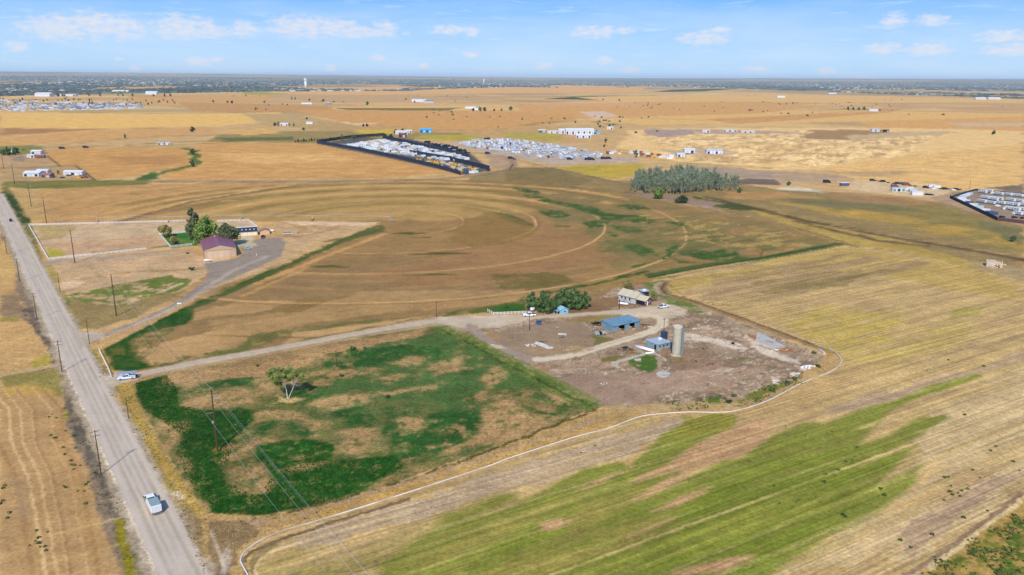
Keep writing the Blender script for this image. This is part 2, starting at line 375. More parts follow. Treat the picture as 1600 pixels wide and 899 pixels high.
def paint_mid():
    P = paint
    # rough ground with the old ditch from the lots to the right edge
    P([(720, 285), (760, 268), (865, 262), (960, 282), (1150, 285), (1210, 296), (1300, 302), (1480, 318), (1600, 356), (1600, 440), (1420, 396), (1320, 383), (1200, 345), (1000, 310), (900, 296)], (150, 128, 84), amp=5)
    P([(790, 262), (865, 262), (900, 276), (930, 282), (900, 292), (790, 286)], (132, 114, 72), amp=4)
    P([(1205, 306), (1330, 306), (1450, 318), (1560, 350), (1600, 385), (1600, 395), (1450, 362), (1300, 330)], (142, 126, 74), amp=5)
    P([(1150, 306), (1260, 322), (1400, 335), (1520, 356), (1600, 378), (1600, 392), (1450, 360), (1280, 330)], (184, 150, 74), amp=10, soft=9, patch=(20, .47, .2, 23, 3))
    P([(1200, 305), (1350, 316), (1460, 330), (1380, 332), (1240, 318)], (120, 112, 80), alpha=.7, amp=8)
    P([(1130, 300), (1215, 300), (1290, 310), (1210, 310), (1140, 312)], (176, 138, 88), amp=5, soft=5)
    P([(1280, 298), (1420, 308), (1480, 320), (1400, 322), (1300, 312)], (164, 128, 88), amp=4, soft=4, alpha=.8)
    P([(1520, 345), (1600, 357), (1600, 385), (1540, 360)], (124, 116, 78), amp=6)
    P([(1150, 320), (1230, 335), (1350, 362), (1500, 402), (1600, 430), (1600, 440), (1400, 392), (1320, 380), (1200, 342)], (176, 150, 82), amp=4)
    for w, c, a in ((10, (118, 98, 66), 3), (5, (96, 80, 56), 2)):
        line([(1105, 308), (1160, 322), (1220, 336), (1260, 346), (1330, 358), (1400, 372), (1480, 384), (1600, 406)], w, c, amp=a)
    line([(1240, 346), (1300, 360), (1380, 378), (1440, 383)], 7, (112, 92, 66), amp=4, patch=(14, .42, .1, 7))
    line([(1300, 352), (1400, 370), (1500, 386), (1600, 403)], 1.6, (206, 170, 120), amp=.6)
    line([(1190, 345), (1260, 360), (1330, 383), (1400, 400), (1480, 412)], 2.6, (128, 108, 70), amp=1.5)
    P([(1080, 306), (1140, 318), (1190, 328), (1160, 330), (1090, 318)], (72, 82, 40), amp=4)
    line([(1130, 315), (1195, 328)], 4, (74, 70, 46), amp=1)
    P([(980, 300), (1060, 306), (1130, 318), (1100, 326), (1020, 316), (970, 310)], (150, 130, 112), amp=4)
    P([(1020, 316), (1110, 322), (1130, 330), (1060, 326)], (170, 148, 132), amp=3)
    P([(1150, 280), (1210, 280), (1220, 290), (1150, 288)], (120, 104, 92), amp=3)
    # dirt roads beyond the pivot
    line([(235, 283), (400, 283), (520, 282), (620, 282), (700, 279), (752, 273), (790, 266), (804, 259), (800, 251), (786, 245), (740, 238)], 9, (160, 134, 108), amp=2)
    line([(235, 284), (420, 285), (600, 284.5), (740, 286), (860, 291), (950, 297), (1000, 304)], 5.5, (104, 82, 60), amp=1.5)
    line([(600, 284), (700, 280), (760, 273), (796, 265), (802, 257)], 2.6, (98, 80, 58), amp=1)
    line([(800, 248), (840, 258), (900, 272), (960, 284), (1000, 292)], 3, (110, 92, 64), amp=1.5)
    line([(500, 280), (560, 279), (600, 281)], 8, (182, 156, 128), amp=3, patch=(10, .5, .1, 7))
def paint_pivot():
    P = paint
    out = [(178, 349), (300, 314), (465, 289), (600, 287), (740, 289), (880, 295), (1000, 309), (1100, 325), (1200, 345), (1312, 381), (1200, 402), (1075, 424), (1030, 432), (1010, 445),
           (930, 455), (830, 476), (760, 488), (675, 496), (500, 528), (400, 549), (300, 566), (215, 580), (175, 578), (160, 546), (215, 515), (270, 485), (430, 420), (592, 351), (430, 346)]
    P(out, (156, 124, 80), amp=1.5)
    P([(300, 420), (560, 400), (760, 400), (900, 410), (900, 460), (700, 496), (400, 550), (220, 560), (280, 480)], (144, 117, 80), amp=16, soft=24, alpha=.8)
    P([(178, 349), (465, 289), (600, 287), (740, 290), (840, 330), (700, 345), (430, 346)], (180, 146, 90), amp=6)
    # concentric streaks of growth
    for i, r in enumerate(range(14, 300, 7)):
        rr = random.Random(i)
        ring(r, rr.uniform(2, 6), rr.choice([(140, 116, 66), (184, 146, 92), (150, 118, 72), (130, 112, 62)]), rr.uniform(-200, -20), rr.uniform(60, 200) if rr.random() < .5 else 180,
             alpha=rr.uniform(.15, .5), soft=2.5, patch=(16, .46, .12, i))
    for r, w, c in ((125, 13, (134, 114, 60)), (170, 16, (132, 112, 60)), (208, 10, (126, 106, 58)), (232, 12, (140, 118, 66)), (80, 10, (146, 122, 68)), (94, 5, (134, 114, 62))):
        ring(r, w, c, 20, 172, alpha=.75, soft=3.5, patch=(30, .34, .12, int(r)))
    for r, w in ((146, 9), (190, 8.5), (218, 6)):
        ring(r, w, (206, 164, 102), 25, 176, alpha=.85, soft=2)
    line([(180, 348), (300, 316), (400, 300), (465, 290), (520, 287), (640, 286), (760, 290)], 6, (120, 94, 56), amp=1, alpha=.8)
    # right and lower parts: brown stubble with greener swales
    P([(860, 300), (1000, 312), (1200, 348), (1310, 380), (1075, 424), (960, 425), (900, 390), (860, 340)], (136, 118, 74), amp=8, patch=(16, .45, .15, 33, 2))
    P([(720, 340), (900, 350), (960, 400), (830, 440), (640, 450), (560, 430), (700, 400)], (158, 120, 80), amp=8, alpha=.7)
    P([(770, 428), (880, 428), (900, 440), (840, 452), (790, 448)], (116, 102, 56), amp=5, patch=(14, .42, .12, 31))
    P([(400, 470), (560, 466), (700, 475), (560, 500), (420, 500)], (140, 114, 66), amp=6, alpha=.6)
    P([(560, 455), (800, 452), (900, 458), (760, 478), (600, 488), (480, 510), (420, 505)], (178, 144, 98), amp=5, alpha=.7)
    P([(380, 470), (460, 470), (420, 485), (300, 500), (310, 490)], (178, 144, 98), amp=4)
    P([(220, 545), (290, 525), (360, 510), (400, 522), (330, 555), (232, 570), (210, 560)], (186, 150, 102), amp=3)
    P([(330, 500), (440, 490), (480, 515), (400, 540), (340, 548)], (174, 140, 94), amp=4, alpha=.7)
    P([(350, 548), (400, 520), (500, 510), (640, 495), (760, 480), (830, 468), (830, 476), (700, 490), (500, 526), (400, 546)], (110, 108, 58), amp=4, patch=(9, .46, .12, 37))
    P([(235, 566), (330, 548), (400, 530), (400, 546), (300, 565), (235, 578)], (104, 106, 56), amp=3, patch=(6, .44, .12, 39))
    P([(460, 520), (640, 497), (680, 492), (640, 500), (520, 522), (440, 538)], (186, 150, 104), amp=1.5)
    P([(680, 495), (770, 478), (830, 462), (830, 474), (770, 488)], (88, 98, 46), amp=3, patch=(6, .42, .12, 3))
    # wheel tracks
    for r, w, a0, a1 in ((52, 1.5, -70, 120), (104, 1.5, -120, 60), (152.5, 1.5, -172, 45), (207, 1.6, -170, 22)):
        ring(r, w, (208, 166, 112), a0, a1, alpha=.95)
    ring(106.5, 1.4, (128, 98, 60), -120, 30, alpha=.6); ring(209.8, 1.6, (126, 98, 60), -150, 0, alpha=.5); ring(255, 1.8, (112, 98, 54), -100, -15, alpha=.8)
    # dark green growth
    g = (58, 90, 36)
    for q in ([(770, 331), (786, 333), (812, 341), (838, 354), (820, 353), (790, 345)],):
        P(q, (92, 96, 50), amp=2)
    P([(770, 331), (838, 354), (836, 366), (800, 380), (740, 388), (700, 372), (720, 345)], (140, 112, 60), amp=3, alpha=.7)
    for q in ([(800, 293), (828, 296), (850, 302), (838, 305), (808, 298)], [(815, 305), (840, 306), (868, 314), (900, 319), (930, 325), (950, 334), (1000, 336), (1030, 347), (1015, 351), (985, 348), (950, 343), (915, 331), (870, 319), (828, 312)],
              [(908, 349), (945, 340), (960, 345), (940, 355), (925, 362), (918, 352)], [(950, 362), (975, 368), (960, 371), (948, 367)], [(955, 352), (990, 354), (1008, 362), (980, 364), (962, 359)],
              [(970, 382), (1000, 381), (1018, 390), (1030, 400), (1005, 401), (985, 392)], [(1060, 392), (1072, 388), (1100, 392), (1124, 398), (1150, 392), (1162, 402), (1140, 411), (1096, 405), (1062, 398)],
              [(1110, 392), (1132, 388), (1150, 399), (1170, 404), (1148, 411)], [(1040, 346), (1062, 347), (1084, 353), (1060, 354)], [(840, 330), (872, 328), (892, 336), (880, 342), (858, 340)],
              [(955, 320), (1005, 320), (1015, 327), (985, 328)], [(1050, 403), (1085, 412), (1060, 411)], [(860, 352), (890, 353), (885, 357)]):
        P(q, g, amp=2.6, patch=(5, .40, .12, 13, 1.6), soft=1.6)
        P(q, (84, 98, 52), amp=8, alpha=.5, soft=8, patch=(8, .45, .15, 14))
    P([(960, 356), (1060, 350), (1180, 372), (1260, 372), (1200, 392), (1080, 396), (1000, 400), (930, 392)], (108, 108, 62), amp=8, patch=(7, .5, .12, 43, 2.5), alpha=.9)
    P([(1000, 330), (1160, 350), (1300, 378), (1200, 396), (1060, 372), (1000, 350)], (176, 150, 88), amp=8, patch=(6, .56, .08, 45, 2), alpha=.9)
    line([(990, 418), (1010, 410), (1030, 404), (1050, 396), (1060, 385)], 4, (70, 94, 46), amp=3, patch=(6, .38, .1, 8))
    P([(880, 447), (920, 440), (990, 428), (1040, 420), (1060, 426), (1020, 436), (940, 452), (890, 456)], (150, 124, 74), amp=4)
    line([(855, 459), (900, 449), (960, 437), (1010, 424)], 3.2, (66, 84, 38), amp=2, patch=(8, .34, .1, 9))
    line([(1015, 431), (1050, 424), (1100, 415), (1200, 402), (1312, 381)], 6.5, (78, 96, 44), amp=1)
    line([(1015, 434), (1075, 422), (1200, 401), (1290, 385)], 1.8, (40, 70, 34), amp=.6)
    line([(1030, 436), (1080, 427), (1200, 406), (1310, 385)], 2.2, (110, 112, 60), amp=.6)
    # short dark streaks on the tracks
    for q in ([(480, 416), (520, 414), (548, 418), (500, 419)], [(640, 398), (690, 394), (745, 396), (690, 398.6)], [(632, 430.5), (680, 427.5), (716, 429.5), (680, 431)], [(600, 365), (640, 363), (672, 365), (640, 367)], [(632, 371), (672, 370.2), (674, 371.6)]):
        P(q, (88, 88, 38), amp=.6, soft=1.4)
    # corner strip beside the farmstead and its lush lower end
    P([(592, 351), (600, 358), (520, 385), (440, 425), (400, 440), (350, 462), (345, 450), (430, 420), (520, 378)], (112, 104, 54), amp=3, patch=(6, .36, .12, 48))
    P([(160, 547), (190, 530), (215, 517), (245, 500), (270, 486), (300, 477), (304, 490), (285, 508), (245, 516), (222, 524), (206, 534), (208, 548), (214, 562), (240, 572), (200, 580), (178, 579)], (38, 78, 22), amp=2.2, soft=1.6)
    P([(165, 545), (300, 480), (300, 492), (215, 572), (180, 578)], (74, 96, 42), amp=1.5, patch=(2.5, .52, .12, 171), alpha=.8)
    P([(172, 545), (200, 545), (196, 556), (176, 555)], (112, 106, 52), amp=1.5, alpha=.7)
    P([(300, 480), (340, 462), (400, 432), (426, 419), (424, 432), (405, 440), (360, 456), (310, 470)], (40, 82, 32), amp=2, soft=1.2)
    line([(300, 482), (350, 458), (400, 436), (440, 420), (500, 392), (560, 366)], 4, (78, 92, 44), amp=2, patch=(8, .36, .1, 4))
    P([(500, 378), (545, 370), (560, 362), (600, 355), (600, 362), (545, 376)], (84, 94, 46), amp=2, alpha=.8)
    line([(400, 444), (440, 428), (520, 396), (600, 366)], 4.5, (192, 148, 94), amp=1.2)
    line([(380, 462), (420, 446), (480, 418)], 3, (190, 150, 92), amp=1, alpha=.7)
def paint_left():
    P = paint
    # dirt pad of the farmstead
    P([(430, 346), (500, 345), (592, 348), (560, 360), (500, 378), (440, 410), (400, 428), (330, 452), (300, 470), (270, 484), (215, 513), (160, 540), (150, 528), (300, 460), (440, 396), (445, 372)], (198, 164, 124), amp=1.2)
    P([(430, 352), (540, 352), (500, 366), (450, 374)], (176, 140, 100), amp=3, patch=(6, .48, .1, 51))
    P([(440, 346), (592, 348), (575, 353), (470, 352)], (212, 184, 148), amp=1.5)
    P([(290, 470), (300, 474), (230, 510), (165, 543), (150, 535), (215, 506)], (188, 152, 104), amp=1)
    P([(45, 352), (290, 346), (400, 345), (395, 372), (330, 372), (308, 385), (268, 390), (75, 407)], (200, 172, 138), amp=1)
    P([(45, 352), (120, 352), (100, 372), (62, 375)], (176, 152, 98), amp=4, alpha=.8)
    P([(65, 380), (240, 370), (262, 382), (230, 392), (80, 404)], (190, 150, 112), amp=5, alpha=.6)
    P([(72, 388), (98, 392), (100, 400), (78, 404)], (168, 158, 60), amp=1.5)
    line([(150, 395), (230, 388), (262, 385)], 4, (110, 120, 60), amp=1.5, patch=(5, .4, .1, 3))
    P([(66, 412), (100, 404), (300, 392), (330, 410), (322, 430), (260, 470), (150, 520), (130, 515), (105, 470)], (196, 164, 126), amp=1.5)
    P([(66, 412), (82, 414), (110, 470), (135, 512), (122, 518), (95, 468)], (168, 146, 84), amp=1)
    P([(92, 464), (150, 452), (230, 436), (262, 430), (300, 436), (290, 448), (240, 466), (190, 480), (150, 470), (110, 480)], (108, 118, 54), amp=3, patch=(6, .4, .12, 53))
    P([(110, 470), (190, 478), (250, 462), (300, 450), (262, 470), (200, 500), (150, 516), (118, 510)], (148, 128, 84), amp=2)
    P([(86, 444), (110, 438), (135, 441), (120, 450), (95, 455)], (214, 182, 146), amp=1.2)
    line([(120, 436), (200, 425), (260, 424), (320, 420)], 3, (150, 128, 80), amp=2, patch=(9, .42, .1, 4))
    line([(255, 455), (285, 443)], 1.6, (206, 184, 150)); line([(120, 434), (160, 431), (200, 430)], 3, (212, 172, 122), amp=1)
    # gravel yard and its drive
    P([(400, 374), (440, 371), (446, 380), (440, 400), (400, 420), (350, 440), (300, 466), (230, 498), (180, 520), (140, 534), (128, 526), (160, 521), (215, 502), (280, 470), (318, 440), (326, 428), (318, 412), (368, 404), (380, 396), (375, 386)], (150, 137, 126), amp=1)
    line([(300, 465), (360, 425), (390, 412), (420, 400)], 3, (176, 162, 150), amp=.8, alpha=.8); line([(140, 528), (200, 513), (250, 492), (300, 465)], 2.5, (172, 162, 154), amp=.4, alpha=.8)
    P([(378, 366), (398, 371), (392, 382), (372, 380)], (190, 176, 150), amp=.6)
    P([(366, 379), (400, 380), (402, 385), (372, 386)], (190, 176, 150), amp=.6)
    P([(318, 405), (360, 402), (358, 406), (322, 409)], (204, 180, 150), amp=.3, soft=.6)
    P([(250, 367), (300, 362), (330, 365), (310, 384), (268, 388)], (58, 112, 42), amp=.8)
    P([(258, 372), (300, 374), (305, 382), (275, 384)], (110, 130, 56), amp=2, alpha=.6)
    # road verges
    P([(0, 292), (14, 292), (30, 318), (48, 350), (66, 400), (64, 410), (36, 360)], (124, 116, 66), amp=1.2)
    line([(8, 300), (22, 320), (36, 348)], 6, (60, 76, 38), amp=2.5, patch=(5, .36, .1, 5))
    P([(0, 360), (28, 410), (46, 458), (70, 505), (92, 560), (100, 590), (126, 632), (148, 680), (172, 735), (205, 800), (245, 899), (180, 899), (150, 800), (128, 740), (98, 662), (100, 620), (80, 560), (48, 500), (28, 458), (22, 430), (0, 395)], (140, 122, 102), amp=1.6)
    P([(0, 462), (28, 458), (48, 500), (60, 520), (20, 498), (0, 500)], (150, 126, 98), amp=2)
    P([(100, 600), (120, 640), (150, 700), (170, 745), (190, 800), (215, 870), (200, 880), (165, 780), (120, 690), (98, 640)], (104, 95, 84), amp=1.4, patch=(3.2, .42, .12, 55))
    P([(30, 480), (50, 480), (78, 540), (96, 590), (90, 595), (60, 530)], (102, 93, 84), amp=1.6, patch=(3, .40, .12, 56))
    P([(178, 812), (194, 810), (200, 840), (214, 899), (196, 899), (182, 850)], (140, 128, 40), amp=.7)
    P([(196, 812), (206, 815), (238, 899), (216, 899)], (112, 108, 84), amp=.8)
    # fields west of the road
    P([(0, 372), (10, 380), (26, 415), (24, 436), (10, 454), (0, 462)], (198, 162, 104), amp=1)
    P([(0, 500), (30, 498), (46, 506), (62, 530), (76, 548), (80, 560), (66, 572), (0, 584)], (196, 158, 106), amp=1)
    P([(48, 566), (78, 552), (78, 570), (50, 576)], (176, 156, 74), amp=1)
    P([(0, 496), (25, 496), (30, 502), (0, 504)], (150, 132, 66), amp=1)
    line([(0, 589), (40, 580), (95, 571)], 2.2, (196, 172, 134), amp=.5); line([(0, 592), (96, 574)], 1.2, (80, 90, 46), amp=.8, patch=(3, .42, .1, 5))
    P([(0, 588), (92, 576), (96, 600), (98, 625), (60, 615), (0, 612)], (150, 136, 78), amp=1.4)
    P([(0, 612), (40, 606), (80, 612), (99, 622), (98, 650), (112, 690), (138, 735), (150, 790), (186, 899), (0, 899)], (182, 147, 102), amp=1)
    P([(0, 604), (50, 602), (90, 612), (60, 618), (0, 618)], (186, 154, 84), amp=1.5)
    P([(98, 640), (106, 640), (104, 660), (96, 655)], (160, 144, 64), amp=.8)
    for off, c, w in ((0, (222, 182, 132), .5), (1.6, (160, 122, 82), .5), (-20, (218, 178, 128), .4), (-38, (222, 184, 134), .45), (-58, (168, 128, 86), .6), (28, (214, 174, 124), .4), (44, (164, 126, 84), .5)):
        line([(22 + off, 606), (52 + off, 640), (55 + off, 690), (82 + off, 745), (98 + off, 830), (110 + off, 899)], w * 1.6, c, amp=.35, alpha=.8)
    P([(70, 650), (98, 650), (130, 740), (160, 850), (140, 880), (118, 800), (98, 740), (72, 690)], (178, 140, 92), amp=2, alpha=.5)
    P([(24, 740), (50, 745), (60, 800), (30, 820)], (166, 138, 104), amp=4, alpha=.6)
    # golden weeds between road and pasture
    P([(135, 548), (156, 545), (178, 585), (172, 590), (196, 640), (225, 688), (248, 735), (268, 780), (290, 835), (318, 899), (330, 899), (345, 850), (340, 812), (318, 800), (300, 770), (262, 712), (236, 668), (214, 628), (213, 596), (190, 598), (178, 592)], (150, 132, 76), amp=1)
    P([(150, 550), (160, 546), (176, 580), (166, 582)], (190, 156, 88), amp=.8)
    P([(186, 600), (206, 598), (222, 650), (244, 690), (268, 730), (296, 765), (318, 795), (326, 812), (312, 812), (285, 770), (258, 740), (232, 696), (208, 650)], (184, 152, 76), amp=.9)
    P([(132, 548), (150, 556), (176, 588), (160, 590), (140, 570)], (134, 116, 84), amp=1.2)
    P([(280, 790), (300, 800), (325, 830), (332, 899), (315, 899), (296, 845)], (150, 128, 98), amp=1.4)
    P([(256, 770), (280, 768), (290, 778), (262, 784)], (206, 184, 160), amp=.8); P([(204, 800), (222, 798), (216, 812), (200, 812)], (206, 184, 150), amp=.8)
def paint_pasture():
    P = paint
    out = [(213, 592), (300, 578), (400, 560), (500, 540), (600, 522), (675, 511), (700, 513), (790, 560), (860, 600), (936, 634), (905, 648), (760, 703), (600, 760), (470, 795), (400, 806), (325, 802), (300, 768), (262, 710), (235, 662), (215, 625)]
    P(out, (126, 116, 70), amp=.6)
    P(out, (166, 136, 92), amp=.6, patch=(5, .5, .14, 60, 1.8))
    P(out, (92, 102, 54), amp=.6, patch=(4, .5, .12, 61, 1.6))
    P([(213, 592), (500, 540), (675, 511), (660, 525), (500, 560), (440, 585), (300, 600), (213, 602)], (172, 138, 96), amp=3, soft=2.5)
    P([(230, 590), (400, 558), (520, 536), (560, 534), (420, 566), (300, 586)], (146, 122, 84), amp=1.5, alpha=.7)
    P([(570, 545), (660, 522), (700, 516), (800, 568), (900, 624), (860, 632), (820, 612), (770, 605), (740, 620), (760, 650), (700, 668), (560, 672), (470, 650), (470, 618), (520, 600), (560, 575)], (78, 104, 54), amp=4, patch=(5, .36, .14, 62))
    P([(400, 640), (520, 630), (640, 620), (700, 640), (660, 690), (560, 700), (420, 680)], (104, 108, 62), amp=4, patch=(5, .42, .14, 63), alpha=.8)
    g = (28, 76, 20)
    for q in ([(211, 599), (260, 586), (254, 598), (276, 606), (279, 635), (307, 642), (335, 642), (360, 636), (392, 643), (396, 656), (378, 677), (357, 687), (330, 684), (300, 692), (272, 700), (272, 684), (298, 668), (296, 658), (262, 664), (238, 655), (218, 625)],
              [(272, 708), (276, 680), (300, 670), (345, 664), (366, 690), (350, 712), (343, 726), (348, 750), (366, 768), (399, 776), (420, 765), (428, 744), (406, 716), (400, 694), (440, 688), (500, 690), (522, 700), (520, 722), (560, 716), (610, 712), (636, 726), (600, 748), (566, 768), (500, 788), (400, 806), (333, 803), (313, 780), (294, 750), (301, 728)]):
        P(q, g, amp=2.0, soft=.9)
        P(q, (52, 98, 36), amp=1.2, soft=.9, patch=(1.6, .5, .1, 64), alpha=.8)
        P(q, (112, 116, 62), amp=3, soft=2, patch=(2.4, .62, .06, 65), alpha=.9)
    for q in ([(669, 648), (700, 640), (733, 638), (774, 642), (748, 660), (746, 676), (719, 696), (668, 712), (646, 722), (620, 700), (606, 674), (616, 656), (640, 664)], [(528, 556), (550, 542), (575, 548), (610, 540), (650, 535), (697, 547), (687, 560), (625, 565), (562, 574), (540, 580), (500, 576)],
              [(400, 665), (430, 658), (444, 660), (428, 670), (404, 682)], [(300, 608), (330, 600), (390, 588), (395, 600), (350, 610), (310, 616)], [(448, 664), (480, 668), (490, 680), (470, 684), (450, 676)], [(820, 632), (850, 640), (885, 648), (870, 654), (838, 645)],
              [(520, 640), (560, 636), (590, 650), (580, 672), (540, 670)], [(460, 612), (500, 618), (520, 630), (480, 634), (440, 626)], [(600, 640), (640, 632), (660, 640), (620, 652)], [(848, 616), (880, 622), (905, 640), (880, 640)]):
        P(q, (48, 88, 38), amp=3, soft=1.6, patch=(3.0, .42, .12, 66))
    t = (178, 144, 100)
    for q in ([(253, 598), (275, 604), (305, 608), (346, 594), (352, 578), (300, 584), (262, 588)], [(282, 636), (300, 618), (340, 612), (420, 600), (424, 612), (380, 632), (320, 640)], [(510, 585), (560, 576), (602, 574), (565, 590), (500, 594)],
              [(607, 566), (640, 560), (675, 557), (648, 569), (620, 571)], [(640, 576), (687, 562), (717, 555), (723, 566), (716, 580), (690, 583), (662, 577)], [(585, 585), (645, 586), (620, 592), (585, 592)], [(772, 572), (790, 582), (776, 600), (750, 606), (756, 590)],
              [(477, 634), (510, 622), (575, 616), (650, 605), (692, 597), (676, 608), (600, 620), (520, 640)], [(764, 634), (806, 622), (834, 646), (889, 650), (860, 666), (733, 702), (752, 676), (748, 658)], [(400, 642), (440, 640), (510, 660), (484, 668), (440, 656)],
              [(523, 676), (560, 668), (600, 682), (588, 698), (550, 710), (536, 694)], [(349, 730), (389, 721), (422, 756), (408, 774), (370, 764), (352, 746)], [(466, 714), (487, 711), (480, 718)], [(238, 658), (262, 664), (298, 658), (298, 668), (274, 680), (270, 712), (252, 700), (246, 676)],
              [(284, 710), (302, 728), (300, 738), (278, 722)], [(620, 655), (660, 648), (670, 660), (650, 680), (625, 668)], [(440, 740), (470, 728), (520, 722), (500, 734), (450, 744)], [(400, 600), (450, 590), (480, 600), (440, 612)], [(850, 612), (880, 616), (895, 632), (865, 630)]):
        P(q, t, amp=3.0, soft=2.2, alpha=.9, patch=(2.6, .40, .16, 68))
    P([(350, 700), (344, 706), (334, 710), (332, 704), (340, 698)], (150, 140, 60), amp=.5); P([(345, 700), (362, 690), (366, 700), (350, 706)], (170, 130, 88), amp=1)
    P([(432, 618), (452, 624), (462, 620), (472, 626), (452, 630), (436, 628)], (190, 160, 110), amp=.6)
    # bright grass bank along the ditch
    P([(676, 512), (700, 511), (728, 520), (800, 560), (880, 600), (938, 632), (925, 642), (860, 612), (780, 566), (720, 532)], (90, 112, 48), amp=2.2, soft=2)
    P([(676, 512), (700, 511), (728, 520), (800, 560), (880, 600), (938, 632), (925, 642), (860, 612), (780, 566), (720, 532)], (140, 132, 78), amp=1.5, patch=(2.2, .54, .1, 170), alpha=.8)
    line([(690, 516), (720, 530), (780, 563), (860, 603), (925, 637)], 1.2, (50, 70, 34), amp=1.0, alpha=.8, patch=(5, .36, .14, 3))
    line([(730, 522), (790, 553), (870, 594), (938, 628)], 1.6, (108, 126, 52), amp=.8, alpha=.7)
    # south bank
    P([(318, 802), (400, 808), (470, 797), (600, 762), (760, 705), (905, 650), (940, 636), (1000, 636), (1100, 628), (1180, 622), (1255, 585), (1285, 560), (1312, 552), (1316, 566), (1270, 594), (1200, 628), (1130, 646), (1050, 646), (1000, 653), (900, 684), (766, 729), (600, 782), (480, 820), (409, 846), (380, 866), (380, 899), (318, 899)], (184, 152, 102), amp=1)
    P([(330, 815), (430, 806), (560, 775), (700, 730), (860, 680), (940, 648), (930, 660), (800, 705), (600, 768), (430, 822), (350, 850)], (176, 148, 116), amp=1.6, patch=(4, .42, .12, 70, 2))
    P([(480, 806), (640, 760), (800, 706), (960, 655), (950, 665), (800, 712), (640, 768), (500, 814)], (190, 152, 90), amp=1.4, patch=(4, .42, .12, 71, 2))
    P([(330, 815), (380, 815), (400, 830), (370, 860), (360, 899), (325, 899), (320, 850)], (140, 116, 86), amp=1.4)
    P([(345, 870), (356, 850), (362, 870), (352, 899), (340, 899)], (176, 160, 144), amp=1)
    line([(400, 810), (500, 790), (640, 750), (760, 707), (900, 652), (935, 638)], 1.3, (92, 84, 44), amp=.8, patch=(3, .4, .1, 6))
    P([(940, 636), (1100, 628), (1180, 622), (1250, 588), (1260, 594), (1180, 632), (1100, 640), (1000, 645), (945, 650)], (176, 150, 108), amp=2, patch=(4, .4, .12, 73))
    P([(1150, 628), (1180, 612), (1220, 596), (1230, 602), (1190, 622), (1160, 634)], (118, 122, 50), amp=1.5, patch=(2.5, .42, .1, 74)); P([(1102, 622), (1125, 620), (1128, 630), (1108, 631)], (96, 116, 40), amp=1)
    line([(330, 830), (352, 890)], .8, (220, 206, 190), alpha=.4)
